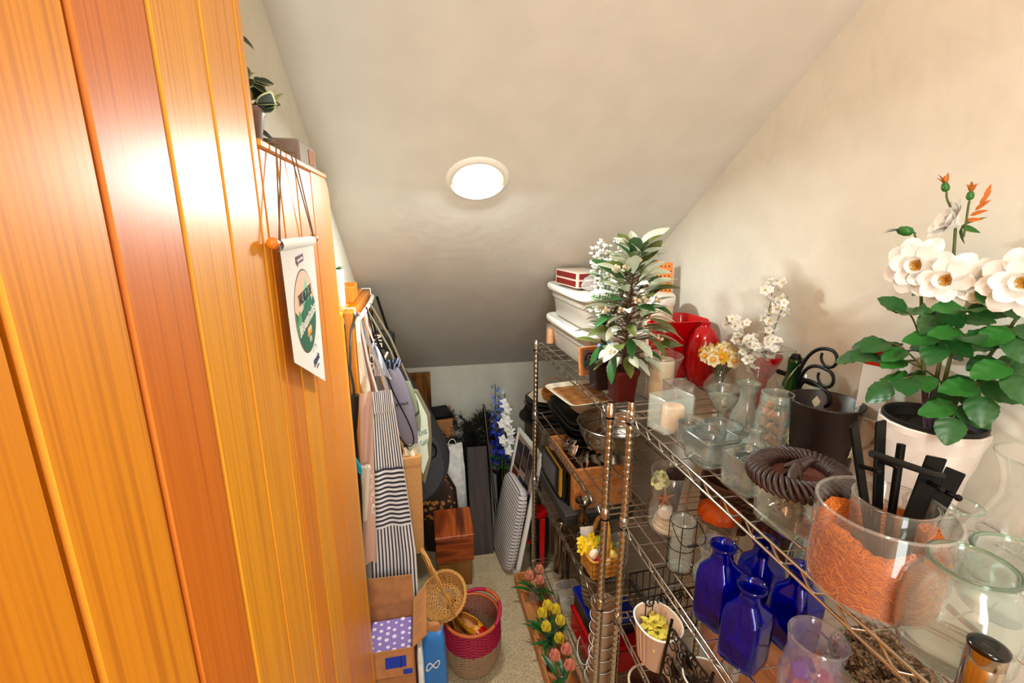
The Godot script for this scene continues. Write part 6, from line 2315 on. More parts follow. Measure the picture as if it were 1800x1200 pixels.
func back_row():
	# mason jar with corks
	var at := Vector3(0.842, S1, -0.935)
	var t := vessel("mason_jar", "embossed mason jar of corks beside the brown metal bucket", "jar", at, [[0.036, 0.0], [0.041, 0.005], [0.043, 0.02], [0.043, 0.10], [0.038, 0.122], [0.036, 0.128], [0.0375, 0.130], [0.0375, 0.133], [0.036, 0.136], [0.0375, 0.139], [0.0375, 0.142], [0.036, 0.146], [0.036, 0.158]], 0.003, G.clear, G.glass2, 52)
	var m := MB.new()
	for k in 9:
		m.tube([Vector3(-0.022 + 0.006 * k, 0.062 + 0.004 * sin(k * 1.1), 0.043), Vector3(-0.018 + 0.006 * k, 0.068 + 0.004 * cos(k * 1.3), 0.0425)], 0.0012, 5)
	o("embossing", m, G.clear, t)
	var cork := tri(noise_tex(0.1, [Color(0.40, 0.20, 0.07), Color(0.66, 0.40, 0.18)], 141, 3, 128), Vector3(18, 18, 18), 0.8)
	for k in 9:
		m = MB.new()
		m.lathe([[0, -0.019], [0.0095, -0.019], [0.010, -0.018], [0.010, 0.018], [0.0095, 0.019], [0, 0.019]], 16)
		var e := one("cork", "wine cork inside the embossed mason jar", "cork", at + Vector3(0.019 * cos(k * 2.1), 0.026 + 0.0105 * k, 0.019 * sin(k * 2.1)), m, cork, 0, "corks in the mason jar")
		e.basis = along(Vector3(-sin(k * 2.1), 0.9, cos(k * 2.1)))
	# brown bucket with cut-out fir trees
	t = thing("metal_bucket", "dark brown metal bucket with cut-out fir trees and loop handles", "bucket", Vector3(0.918, S1, -0.872))
	m = MB.new()
	m.vessel([[0.064, 0.0], [0.067, 0.003], [0.0735, 0.150], [0.076, 0.152], [0.0765, 0.158]], 0.002, 0.004, 56)
	o("body", m, G.brown, t)
	m = MB.new()
	for k in 72:
		var a := TAU * k / 72
		m.ball(Vector3(cos(a) * 0.0768, 0.157, sin(a) * 0.0768), 0.0020, 6)
	o("beaded_rim", m, mat(Color(0.25, 0.17, 0.14), 0.35, 0.3), t)
	var tree := poly([-0.003, -0.022, 0.003, -0.022, 0.003, -0.016, 0.020, -0.016, 0.011, -0.006, 0.016, -0.006, 0.007, 0.006, 0.011, 0.006, 0.0, 0.022, -0.011, 0.006, -0.007, 0.006, -0.016, -0.006, -0.011, -0.006, -0.020, -0.016, -0.003, -0.016])
	for q in [[-60.0, 0.0735, 0.122, 0.0], [205.0, 0.0690, 0.062, 1.0], [68.0, 0.0690, 0.062, 1.0]]:
		var a = deg_to_rad(q[0])
		var d := Vector3(cos(a), 0, sin(a))
		m = MB.new()
		var r: float = q[1] if q[3] > 0 else q[1] - 0.0045
		m.prism(tree, 0.0012, Transform3D(Basis(Vector3(-d.z, 0, d.x), Vector3.UP, -d), d * (r + 0.0015) + Vector3(0, q[2], 0)))
		o("cutout_tree", m, mat(Color(0.80, 0.76, 0.62), 0.6), t)
	for a in [205.0, 25.0]:
		var d := Vector3(cos(deg_to_rad(a)), 0, sin(deg_to_rad(a)))
		var w := Vector3(-d.z, 0, d.x)
		m = MB.new()
		m.tube(bez(d * 0.073 + w * 0.022 + Vector3(0, 0.128, 0), d * 0.118 + w * 0.03 + Vector3(0, 0.115, 0), d * 0.108 + w * 0.02 + Vector3(0, 0.060, 0), d * 0.072 + w * 0.018 + Vector3(0, 0.045, 0), 14), 0.0035, 8)
		o("handle", m, G.brown, t)
	vessel("glass_vase", "clear straight glass vase between the brown bucket and the rose pot", "vase", Vector3(0.975, S1, -0.800), [[0.034, 0.0], [0.037, 0.005], [0.036, 0.08], [0.042, 0.148]], 0.003, G.clear, pane(Color(0.90, 0.85, 0.78), 0.10, 0.02), 44)
	# wavy dish behind
	t = thing("wavy_dish", "wide clear glass dish with a wavy edge behind the brown bucket", "dish", Vector3(0.985, S1, -1.005))
	m = MB.new()
	var L := []
	for q in [[0.0, 0.0, 0.0], [0.035, 0.0, 0.0], [0.045, 0.05, 0.1], [0.072, 0.150, 1.0], [0.0705, 0.151, 1.0], [0.0435, 0.052, 0.1], [0.033, 0.004, 0.0], [0.0, 0.004, 0.0]]:
		var ring := m.loop(q[1], q[0], q[0], 64)
		for j in 64:
			ring[j].y += 0.014 * q[2] * sin(j * TAU / 64 * 4)
		L.append(ring)
	m.loft(L, true)
	o("body", m, G.glass2, t)
	# scrolled iron stand
	t = thing("iron_stand", "black wrought iron stand with scrolled arms behind the bucket", "stand", Vector3(0.985, S1, -0.985), 0)
	t.scale = Vector3(1.0, 1.22, 1.15)
	m = MB.new()
	for q in [[Vector3(0, 0, 0.05), Vector3(0.05, 0, -0.06)], [Vector3(0, 0, 0.05), Vector3(-0.05, 0, -0.06)], [Vector3(0.05, 0, -0.06), Vector3(-0.05, 0, -0.06)]]:
		m.tube([q[0] + Vector3(0, 0.004, 0), q[1] + Vector3(0, 0.004, 0)], 0.004, 8)
	o("base", m, G.iron, t)
	for k in 3:
		m = MB.new()
		var z := -0.005 - 0.028 * k
		var P := bez(Vector3(0, 0.004, -0.05), Vector3(0, 0.14, -0.06 - z * 0.4), Vector3(-0.01, 0.215 - 0.035 * k, -0.02), Vector3(-0.015, 0.215 - 0.042 * k, 0.045), 14)
		P.append_array(arc(Vector3(-0.015, 0.197 - 0.042 * k, 0.045), Vector3(0, 0, 0.020), Vector3(0, 0.018, 0), 70, -200, 14))
		m.tube(P, 0.0045, 8, false, 0.003)
		o("scroll_arm", m, G.iron, t)
	m = MB.new()
	m.tube([Vector3(0, 0.125, -0.105), Vector3(0, 0.13, 0.03)], 0.006, 8)
	o("cross_bar", m, G.iron, t)
	m = MB.new()
	m.tube([Vector3(0, 0.004, -0.06), Vector3(0, 0.17, -0.045)], 0.006, 8)
	o("upright", m, G.iron, t)
	# white slip box with a red top
	t = thing("white_box", "slim white carton with a red printed top by the rose leaves", "box", Vector3(1.015, S1, -0.838), 24)
	m = MB.new()
	m.bx(Vector3(0, 0.125, 0), Vector3(0.05, 0.25, 0.055), 0.0015)
	o("body", m, mat(Color(0.88, 0.86, 0.83), 0.4), t)
	m = MB.new()
	m.bx(Vector3(0, 0.272, 0), Vector3(0.0505, 0.044, 0.0555), 0.0015)
	o("red_top", m, mat(Color(0.75, 0.02, 0.04), 0.3), t)
	m = MB.new()
	for k in 5:
		m.bx(Vector3(-0.015 + 0.008 * k, 0.268 + 0.006 * (k % 2), 0.0282), Vector3(0.004, 0.02, 0.0006), 0.0002, Basis(Vector3.BACK, 0.4))
	o("print", m, mat(Color(0.92, 0.72, 0.30), 0.4), t)
	m = MB.new()
	m.bx(Vector3(0.002, 0.10, 0.0280), Vector3(0.032, 0.04, 0.0008), 0.0002)
	o("picture_panel", m, mat(Color(0.20, 0.06, 0.04), 0.3), t)
	t = vessel("amber_glass", "amber-tinted round glass behind the slim white carton", "glass", Vector3(1.03, S1, -0.775), [[0.022, 0.0], [0.026, 0.004], [0.032, 0.05], [0.026, 0.09], [0.030, 0.10]], 0.0025, null, pane(Color(0.85, 0.55, 0.22), 0.30, 0.03), 36)
	# bud vase of daffodils
	at = Vector3(0.968, S1, -1.345)
	at.x = 0.945
	t = vessel("bud_vase", "round clear bud vase holding yellow and white daffodils", "vase", Vector3(0.93, S1, -1.285), [[0.022, 0.0], [0.026, 0.003], [0.046, 0.030], [0.047, 0.050], [0.032, 0.076], [0.018, 0.088], [0.016, 0.105], [0.020, 0.120]], 0.0025, null, null, 44)
	t.position = Vector3(0.945, S1, -1.305)
	daffodils(t.position)
	# tall square vase with red goblet and blossom branch
	at = Vector3(0.985, S1, -1.160)
	vessel("square_vase", "tall square clear vase around the red glass goblet and blossom", "vase", at, [[0.060, 0.0], [0.062, 0.004], [0.062, 0.205]], 0.004, G.clear, pane(Color(0.92, 0.93, 0.86), 0.07, 0.02), 64, 12.0, 0.8)
	t = thing("red_goblet", "crackled red glass goblet standing inside the tall square vase", "goblet", at + Vector3(-0.008, 0.008, 0.006))
	m = MB.new()
	m.vessel([[0.028, 0.0], [0.028, 0.004], [0.008, 0.012], [0.010, 0.06], [0.016, 0.105], [0.034, 0.135], [0.047, 0.172], [0.047, 0.180]], 0.003, 0.115, 40)
	o("body", m, G.red_glass, t)
	blossom_branch(at + Vector3(0.0, 0.02, -0.01))
	# green swing-top bottle
	t = thing("green_bottle", "green glass bottle neck with a swing-top wire behind the mason jar", "bottle", Vector3(0.985, S1, -1.050))
	m = MB.new()
	m.vessel([[0.028, 0.0], [0.031, 0.005], [0.031, 0.09], [0.027, 0.12], [0.019, 0.15], [0.0165, 0.19], [0.018, 0.194], [0.018, 0.205]], 0.003, 0.01, 36)
	o("body", m, G.green_glass, t)
	m = MB.new()
	m.tube(bez(Vector3(0.0, 0.196, 0.019), Vector3(-0.035, 0.18, 0.03), Vector3(-0.045, 0.14, 0.02), Vector3(-0.034, 0.10, 0.0), 12), 0.0016, 6)
	m.tube([Vector3(0.0, 0.20, 0.021), Vector3(0.03, 0.205, 0.0), Vector3(0.0, 0.20, -0.021)], 0.0016, 6)
	o("swing_wire", m, G.steel, t)
	m = MB.new()
	m.lathe([[0.0, 0.203], [0.012, 0.203], [0.014, 0.208], [0.010, 0.218], [0.0, 0.220]], 20)
	o("stopper", m, G.black, t)
	t = thing("red_white_ball", "small red and white ball ornament in front of the green bottle", "ornament", Vector3(0.915, S1 + 0.022, -1.045))
	m = MB.new()
	m.ball(Vector3.ZERO, 0.022, 20)
	o("ball", m, mat(Color(0.80, 0.10, 0.12), 0.3), t)
	m = MB.new()
	m.lathe([[0.0195, 0.011], [0.0226, 0.002], [0.0226, -0.002], [0.0195, -0.011]], 24)
	o("white_band", m, G.white, t)


func daffodils(at: Vector3):
	var out := blossom_mesh(6, 0.023, 0.017, 0.25, 0.1)
	var cup := MB.new()
	cup.vessel([[0.003, 0.0], [0.0065, 0.003], [0.0085, 0.009]], 0.0008, 0.002, 14)
	var cmesh := cup.mesh()
	var pale := leafmat(Color(0.95, 0.92, 0.74), 0.6)
	var yel := leafmat(Color(0.88, 0.70, 0.16), 0.6)
	var cupm := mat(Color(0.90, 0.62, 0.12), 0.6)
	for k in 23:
		var a := k * 2.4
		var r := 0.068 * sqrt((k + 0.5) / 23.0)
		var p := Vector3(cos(a) * r, 0.168 - r * r * 6.0 + rf(-0.006, 0.006), sin(a) * r)
		var t := thing("daffodil", "golden yellow silk daffodil in the posy of the round bud vase" if k % 6 == 2 else "pale cream silk daffodil in the posy of the round bud vase", "flower", at, 0, "yellow daffodils in the bud vase" if k % 6 == 2 else "pale daffodils in the bud vase")
		var m := MB.new()
		m.tube(bez(Vector3(cos(a) * 0.008, 0.02, sin(a) * 0.008), Vector3(cos(a) * 0.008, 0.11, sin(a) * 0.008), p * 0.85, p - Vector3(0, 0.004, 0), 8), 0.0012, 5)
		o("stem", m, G.stem, t)
		var up := (Vector3(cos(a) * r, 0.05, sin(a) * r) + Vector3(-0.03, 0.01, 0.03)).normalized()
		put("petals", out, yel if k % 6 == 2 else pale, t, p, along(Vector3(0.2, 1, 0.1), up))
		put("cup", cmesh, cupm, t, p, along(up))


func blossom_branch(at: Vector3):
	var t := thing("blossom_branch", "branch of small white silk blossoms rising from the tall square vase", "flower", at)
	var bl := blossom_mesh(5, 0.0155, 0.0125, 0.35, 0.15)
	var eye := MB.new()
	eye.ball(Vector3.ZERO, 0.0028, 8)
	var em := eye.mesh()
	var ey := mat(Color(0.72, 0.74, 0.30), 0.6)
	for q in [[Vector3(0.0, 0.395, 0.0), 30, 0.11], [Vector3(0.01, 0.345, 0.05), 14, 0.18], [Vector3(-0.02, 0.245, -0.165), 24, 0.06], [Vector3(-0.05, 0.25, -0.045), 18, 0.10], [Vector3(-0.035, 0.225, 0.065), 36, 0.12], [Vector3(-0.06, 0.20, 0.02), 32, 0.12]]:
		var e: Vector3 = q[0]
		var P := bez(Vector3(0, -0.01, 0), Vector3(-0.01, 0.14, 0.0), e * Vector3(0.6, 0.75, 0.4), e, 14)
		var m := MB.new()
		m.tube(P, 0.0018, 6, false, 0.0009)
		o("twig", m, mat(Color(0.35, 0.33, 0.14), 0.7), t)
		for k in q[1]:
			var f := lerpf(0.50 if q[1] > 15 else 0.72, 1.0, float(k) / q[1])
			var p: Vector3 = P[int(f * 14)] + Vector3(rf(-1, 1), rf(-1, 1), rf(-1, 1)) * 0.022
			var d := Vector3(rf(-1, 0.1), rf(-0.2, 1), rf(-0.2, 1)).normalized()
			var b := along(Vector3(rf(-1, 1), rf(-1, 1), rf(-1, 1)), d).scaled(Vector3.ONE * rf(0.75, 1.1))
			var fl := put("blossom", bl, G.petal, t, p, b)
			put("centre", em, ey, fl, Vector3(0, 0, 0.003))


func rose():
	var at := Vector3(0.985, S1, -0.690)
	var t := thing("rose_pot", "white faceted ceramic pot with a black liner, holding the white roses", "pot", at)
	var m := MB.new()
	var L := []
	var rows := [[0.0, 0.0], [0.056, 0.0], [0.060, 0.004], [0.064, 0.04], [0.069, 0.075], [0.0755, 0.11], [0.081, 0.14], [0.0855, 0.165], [0.087, 0.176], [0.085, 0.179], [0.081, 0.178], [0.078, 0.165], [0.060, 0.06], [0.0, 0.05]]
	for i in rows.size():
		var ring := m.loop(rows[i][1], rows[i][0], rows[i][0], 14)
		for j in 14:
			if i > 2 and i < 8:
				ring[j] *= Vector3(1, 1, 1) + Vector3(1, 0, 1) * 0.016 * (1.0 if (j + i) % 2 else -1.0)
		L.append(ring)
	m.loft(L, true, false, false, 0.985)
	o("pot", m, mat(Color(0.90, 0.86, 0.83), 0.45), t)
	m = MB.new()
	m.vessel([[0.070, 0.150], [0.0765, 0.165], [0.081, 0.179], [0.082, 0.186]], 0.005, 0.158, 48)
	o("liner", m, mat(Color(0.02, 0.02, 0.022), 0.5), t)
	m = MB.new()
	m.lathe([[0.0755, 0.163], [0.05, 0.168], [0.02, 0.166], [0.0, 0.168]], 40)
	stuff(o("soil", m, G.soil, t))
	t = thing("rose_plant", "artificial white rose bush with serrated green leaves in the white pot", "plant", at + Vector3(0, 0.165, 0))
	var bark := mat(Color(0.34, 0.27, 0.34), 0.7)
	var canes := [[Vector3(-0.010, 0, 0.0), Vector3(-0.012, 0.12, -0.002), Vector3(-0.004, 0.24, -0.01), Vector3(-0.002, 0.385, -0.035)], [Vector3(0.0, 0, 0.004), Vector3(-0.004, 0.12, 0.006), Vector3(0.0, 0.20, 0.01), Vector3(-0.008, 0.30, 0.0)], [Vector3(0.008, 0, 0.006), Vector3(0.02, 0.08, 0.02), Vector3(0.02, 0.20, 0.07), Vector3(0.02, 0.30, 0.095)], [Vector3(-0.014, 0, 0.004), Vector3(-0.02, 0.10, -0.02), Vector3(-0.02, 0.22, -0.05), Vector3(-0.015, 0.325, -0.075)]]
	var ends := []
	for c in canes:
		m = MB.new()
		var P := bez(c[0], c[1], c[2], c[3], 14)
		m.tube(P, 0.0042, 8, false, 0.0024)
		o("cane", m, G.stem, t)
		m = MB.new()
		for k in 26:
			var a := k * 2.4
			m.leaf(0.008, 0.0022, -0.4, 0.0, 0.8, Transform3D(along(Vector3(cos(a), 1.2, sin(a))), c[0].lerp(P[4], k / 26.0) + Vector3(cos(a), 0, sin(a)) * 0.004), 2)
		m.tube([c[0], P[2], P[4]], 0.0062, 8, false, 0.0048)
		o("mossy_base", m, bark, t)
		ends.append(P)
	# serrated leaves on sprays of five or three
	var lm := MB.new()
	rose_leaf(lm, 0.058, 0.046)
	var lmesh := lm.mesh()
	var sprays := [[0, 4, Vector3(-0.05, 0.115, -0.125), 5, 1.05], [3, 5, Vector3(-0.04, 0.150, -0.105), 5, 1.0], [1, 4, Vector3(-0.075, 0.085, -0.03), 5, 1.0], [3, 6, Vector3(-0.045, 0.225, -0.06), 3, 0.9], [0, 6, Vector3(-0.05, 0.18, 0.015), 5, 0.95], [2, 5, Vector3(-0.03, 0.10, 0.085), 5, 1.0], [2, 7, Vector3(-0.02, 0.15, 0.115), 5, 1.0], [1, 6, Vector3(-0.04, 0.20, 0.05), 5, 0.95], [2, 9, Vector3(0.0, 0.21, 0.09), 5, 0.95], [0, 8, Vector3(-0.03, 0.235, -0.01), 3, 0.9], [1, 8, Vector3(-0.03, 0.245, 0.035), 5, 0.9], [2, 4, Vector3(-0.055, 0.055, 0.07), 5, 0.95], [0, 5, Vector3(0.045, 0.15, -0.05), 5, 0.9], [1, 7, Vector3(0.05, 0.2, 0.03), 5, 0.9], [0, 10, Vector3(0.0, 0.27, 0.06), 3, 0.75], [0, 10, Vector3(-0.012, 0.285, -0.055), 3, 0.7]]
	for s in sprays:
		var b: Vector3 = ends[s[0]][s[1]]
		var e: Vector3 = s[2]
		m = MB.new()
		var P := bez(b, b.lerp(e, 0.4) + Vector3(0, 0.025, 0), b.lerp(e, 0.8) + Vector3(0, 0.02, 0), e, 8)
		m.tube(P, 0.0016, 5)
		o("leaf_stalk", m, G.stem, t)
		var d = (e - P[5]).normalized()
		var side = d.cross(Vector3.UP).normalized()
		for k in s[3]:
			var p: Vector3 = P[8] if k == 0 else P[6 if k < 3 else 3]
			var dd: Vector3 = d if k == 0 else (d * 0.35 + side * (1.0 if k % 2 else -1.0)).normalized()
			dd.y += rf(-0.3, 0.1)
			put("leaf", lmesh, [G.leaf, G.leaf2, G.leaf][k % 3], t, p, along(dd, Vector3(-0.55, 1.0, 0.35)).scaled(Vector3.ONE * s[4] * (1.0 if k < 3 else 0.85)))
	# blossoms
	var pt := []
	for q in [[0.048, 0.034, 0.30, 0.25], [0.038, 0.030, 0.10, 0.28], [0.024, 0.022, -0.2, 0.25]]:
		var pm := MB.new()
		pm.leaf(q[0], q[1], q[2], q[3], 1.5, Transform3D(), 8, 0.5)
		pt.append(pm.mesh())
	var eye := MB.new()
	for k in 20:
		var a := k * 2.4
		eye.tube([Vector3.ZERO, Vector3(cos(a) * 0.008, sin(a) * 0.008, 0.010)], 0.0008, 4)
		eye.ball(Vector3(cos(a) * 0.008, sin(a) * 0.008, 0.010), 0.0014, 6)
	var em := eye.mesh()
	var ey := mat(Color(0.82, 0.62, 0.25), 0.6)
	for q in [[Vector3(-0.035, 0.315, -0.062), Vector3(-0.75, 0.45, 0.5), 1.1, 0.35], [Vector3(-0.03, 0.292, -0.006), Vector3(-0.7, 0.6, 0.45), 1.08, 0.3], [Vector3(-0.012, 0.300, 0.095), Vector3(-0.8, 0.35, 0.5), 1.12, 0.4], [Vector3(0.0, 0.288, 0.040), Vector3(-0.4, 0.7, 0.6), 0.95, 0.35], [Vector3(0.0, 0.392, -0.030), Vector3(-0.15, 1.0, 0.1), 0.92, 1.5]]:
		var f := Node3D.new()
		f.name = "rose"
		t.add_child(f, true)
		f.transform = Transform3D(along(Vector3(0.2, 0.8, 0.3), q[1]).scaled(Vector3.ONE * q[2]), q[0])
		var open: float = q[3]
		for ring in [[0, 8, open - 0.1, 0.0], [1, 6, open + 0.25, 0.3], [2, 4, open + 0.9, 0.6]]:
			for k in ring[1]:
				var a: float = TAU * k / ring[1] + ring[3] + rf(-0.15, 0.15)
				var d := Vector3(cos(a), sin(a), ring[2] + rf(-0.12, 0.12))
				put("petal", pt[ring[0]], G.petal, f, Vector3(cos(a), sin(a), 0) * 0.003 + Vector3(0, 0, 0.003 * ring[0]), along(d, Vector3.BACK))
		put("stamens", em, ey, f, Vector3(0, 0, 0.006))
		for k in 5:
			var a := TAU * k / 5
			put("sepal", leaf_shape(), G.leaf2, f, Vector3(0, 0, -0.004), along(Vector3(cos(a), sin(a), -0.35), Vector3.BACK).scaled(Vector3.ONE * 0.5))
	# buds
	for q in [[Vector3(-0.002, 0.385, -0.035), Vector3(-0.005, 0.452, -0.062), 1.0], [Vector3(0.0, 0.37, -0.02), Vector3(0.006, 0.435, -0.028), 0.9], [Vector3(-0.012, 0.33, -0.07), Vector3(-0.015, 0.378, -0.098), 1.5]]:
		m = MB.new()
		m.tube(bez(q[0], q[0] + Vector3(0, 0.03, 0), q[1] - Vector3(0, 0.02, 0), q[1], 8), 0.0018, 6)
		o("bud_stalk", m, G.stem, t)
		var d: Vector3 = (q[1] - q[0]).normalized() if q[2] < 1.2 else Vector3(-0.5, 0.15, -0.8)
		m = MB.new()
		m.lathe([[0.0, 0.0], [0.0055, 0.004], [0.0068, 0.010], [0.005, 0.017], [0.0, 0.021]], 12)
		put("bud", m.mesh(), G.leaf2, t, q[1], along(d).scaled(Vector3.ONE * q[2]))
		for k in 5:
			var a := TAU * k / 5
			put("sepal", leaf_shape(), mat(Color(0.72, 0.42, 0.14), 0.6) if q[2] < 1.2 else G.leaf, t, q[1] + d * 0.014, along(d + Vector3(cos(a), 0.2, sin(a)) * 0.35).scaled(Vector3.ONE * 0.34 * q[2]))
	for k in 5:
		put("young_leaf", leaf_shape(), mat(Color(0.80, 0.44, 0.16), 0.5), t, Vector3(0.004, 0.400 + 0.009 * k, -0.026 + 0.006 * k), along(Vector3(-0.1, 0.15 + 0.16 * k, 0.9 - 0.2 * k), Vector3(-1, 0.4, 0.3)).scaled(Vector3(0.3, 0.36, 0.36)))


func rose_leaf(m: MB, l: float, w: float):
	var L := []
	var rows := 14
	for i in rows + 1:
		var t := float(i) / rows
		var hw := w * 0.5 * pow(sin(PI * pow(t, 0.8) * 0.985 + 0.02), 0.65) * (1.0 + (0.035 if i % 2 else -0.02))
		var row := PackedVector3Array()
		for s in [-1.0, -0.66, -0.33, 0.0, 0.33, 0.66, 1.0]:
			row.append(Vector3(-hw * s, l * t, -0.16 * l * t * t + 0.16 * hw * absf(s) + 0.0012 * sin(t * 22.0 - absf(s) * 6.0) * absf(s)))
		L.append(row)
	m.loft(L, false, false, false, -1.0)


# ---------------------------------------------------------------- middle deck of the near unit
func near_middle():
	var y := S2
	var at := Vector3(0.725, y, -1.175)
	var t := vessel("apothecary_jar", "wide clear jar of dried flowers, star and pale wood slices by the posts", "jar", at, [[0.045, 0.0], [0.055, 0.006], [0.062, 0.03], [0.060, 0.07], [0.052, 0.10], [0.056, 0.13], [0.062, 0.20]], 0.003, null, null, 52)
	var m := MB.new()
	for k in 3:
		m.lathe([[0.0, 0.006 + 0.014 * k], [0.045 - 0.004 * k, 0.006 + 0.014 * k], [0.046 - 0.004 * k, 0.017 + 0.014 * k], [0.0, 0.018 + 0.014 * k]], 24)
	one("wood_slices", "stack of pale birch slices at the bottom of the wide jar", "wood", at, m, G.cream)
	m = MB.new()
	m.bx(Vector3(0.012, 0.125, -0.012), Vector3(0.05, 0.14, 0.045), 0.008, Basis(Vector3.FORWARD, 0.15))
	one("bark_piece", "dark red-brown bark piece upright in the wide jar", "bark", at, m, tri(noise_tex(0.06, [Color(0.07, 0.02, 0.02), Color(0.28, 0.10, 0.08)], 151, 4, 256), Vector3(10, 4, 10), 0.7, Color.WHITE, Vector3.ZERO, G.bump, 0.3))
	m = MB.new()
	m.lathe([[0.0, 0.060], [0.020, 0.060], [0.021, 0.064], [0.020, 0.088], [0.0, 0.090]], 24, 2.0, 1.0, Vector3(-0.022, 0, 0.018))
	one("white_votive", "small whitewashed wood votive tied with twine in the wide jar", "votive", at, m, G.white)
	m = MB.new()
	for k in 5:
		var a := TAU * k / 5 + 0.4
		m.tube([Vector3.ZERO, Vector3(cos(a) * 0.034, sin(a) * 0.036, 0.004)], 0.0055, 6, false, 0.0012)
	one("star", "orange-brown dried starfish on the front of the wide jar", "starfish", at + Vector3(-0.034, 0.128, 0.030), m, mat(Color(0.62, 0.30, 0.10), 0.7))
	t = thing("dried_hydrangea", "pale green dried hydrangea head at the mouth of the wide jar", "flower", at + Vector3(-0.040, 0.185, 0.006))
	var hb := blossom_mesh(4, 0.013, 0.013, 0.3, 0.1)
	var hm := leafmat(Color(0.80, 0.80, 0.58), 0.7)
	for k in 26:
		var d := Vector3(rf(-1, 1), rf(-0.8, 1), rf(-1, 1)).normalized()
		put("floret", hb, hm, t, d * 0.022 + Vector3(0, -0.01, 0), along(Vector3(0.1, 1, 0.2), d))
	m = MB.new()
	m.tube([Vector3(0, 0, 0), Vector3(0.03, -0.10, -0.01)], 0.002, 5)
	o("stem", m, G.stem, t)
	# brown things at the back of the deck
	t = thing("wicker_bin", "dark brown square wicker bin at the back behind the wide jar", "basket", Vector3(0.925, y, -1.165))
	var wk := tri(noise_tex(0.07, [Color(0.14, 0.07, 0.04), Color(0.42, 0.26, 0.15), Color(0.28, 0.16, 0.09)], 171, 3, 256), Vector3(14, 14, 14), 0.7)
	o("woven_wall", weave([[0.072, 0.004], [0.078, 0.07], [0.082, 0.15]], 17, 28, 0.0050, 0.0030), wk, t)
	m = MB.new()
	m.vessel([[0.070, 0.002], [0.0755, 0.07], [0.0795, 0.152]], 0.003, 0.006, 36)
	o("lining", m, wk, t)
	m = MB.new()
	m.tube(Array(m.loop(0.155, 0.082, 0.082, 40)), 0.006, 8, true)
	o("rim", m, wk, t)
	t = thing("ceramic_jug", "dark red-brown glazed jug at the back of the middle deck", "jug", Vector3(0.955, y, -0.985))
	m = MB.new()
	m.vessel([[0.038, 0.0], [0.05, 0.01], [0.060, 0.06], [0.052, 0.11], [0.034, 0.14], [0.040, 0.165]], 0.004, 0.01, 40)
	var glaze := mat(Color(0.22, 0.07, 0.05), 0.2)
	o("body", m, glaze, t)
	m = MB.new()
	m.tube(bez(Vector3(-0.036, 0.155, 0), Vector3(-0.095, 0.16, 0.01), Vector3(-0.095, 0.07, 0.01), Vector3(-0.055, 0.06, 0), 12), 0.006, 8)
	o("handle", m, glaze, t)
	t = vessel("glass_pitcher", "clear ribbed glass pitcher at the back behind the round-bellied vase", "pitcher", Vector3(0.93, y, -0.845), [[0.040, 0.0], [0.046, 0.005], [0.052, 0.06], [0.044, 0.12], [0.046, 0.19], [0.052, 0.215]], 0.003, null, G.solid, 44)
	m = MB.new()
	m.tube(bez(Vector3(-0.046, 0.19, 0.0), Vector3(-0.10, 0.20, 0.02), Vector3(-0.10, 0.08, 0.02), Vector3(-0.050, 0.07, 0.0), 12), 0.005, 8)
	o("handle", m, G.clear, t)
	# orange pumpkin dish
	t = thing("pumpkin_dish", "orange ribbed pumpkin lid on a clear glass dish", "dish", Vector3(0.855, y, -1.11))
	m = MB.new()
	m.vessel([[0.045, 0.0], [0.05, 0.004], [0.060, 0.07]], 0.003, 0.008, 40)
	o("glass_dish", m, G.glass, t)
	m = MB.new()
	var L := []
	for q in [[0.063, 0.072], [0.064, 0.080], [0.060, 0.096], [0.045, 0.108], [0.022, 0.112], [0.010, 0.110], [0.0, 0.110]]:
		var ring := m.loop(q[1], q[0], q[0], 60)
		for j in 60:
			ring[j] = Vector3(ring[j].x, ring[j].y, ring[j].z) * Vector3(1, 1, 1) - Vector3(ring[j].x, 0, ring[j].z) * 0.07 * pow(absf(cos(j * TAU / 60 * 5)), 6.0)
		L.append(ring)
	m.loft(L, true, true, false, 0.3)
	o("pumpkin_lid", m, mat(Color(0.85, 0.35, 0.03), 0.35), t)
	m = MB.new()
	m.tube([Vector3(0, 0.108, 0), Vector3(0.004, 0.125, 0), Vector3(0.012, 0.135, 0.0)], 0.006, 8, false, 0.004)
	o("stem", m, mat(Color(0.50, 0.22, 0.05), 0.6), t)
	# glass in a black wire carrier
	at = Vector3(0.668, y, -1.005)
	vessel("etched_glass", "tall etched glass cylinder standing in the black wire carrier", "glass", at + Vector3(0, 0.006, 0), [[0.027, 0.0], [0.030, 0.004], [0.0305, 0.05], [0.028, 0.115], [0.031, 0.148]], 0.003, null, G.glass2, 44)
	t = thing("wire_carrier", "black wire carrier with a beaded handle round the etched glass", "carrier", at)
	for q in [0.006, 0.075, 0.15]:
		m = MB.new()
		m.tube(Array(m.loop(q, 0.0345, 0.0345, 36)), 0.0013, 6, true)
		o("ring", m, G.iron, t)
	for k in 4:
		var a := TAU * k / 4 + 0.6
		m = MB.new()
		m.tube([Vector3(cos(a) * 0.0345, 0.0014, sin(a) * 0.0345), Vector3(cos(a) * 0.0345, 0.15, sin(a) * 0.0345)], 0.0013, 6)
		o("upright", m, G.iron, t)
	m = MB.new()
	m.tube(bez(Vector3(-0.0345, 0.15, 0.0), Vector3(-0.05, 0.13, 0.055), Vector3(-0.03, 0.11, 0.062), Vector3(-0.012, 0.112, 0.052), 10), 0.0013, 6)
	m.tube(bez(Vector3(0.0345, 0.15, 0.0), Vector3(0.05, 0.13, 0.055), Vector3(0.03, 0.11, 0.062), Vector3(0.014, 0.112, 0.052), 10), 0.0013, 6)
	o("bail", m, G.iron, t)
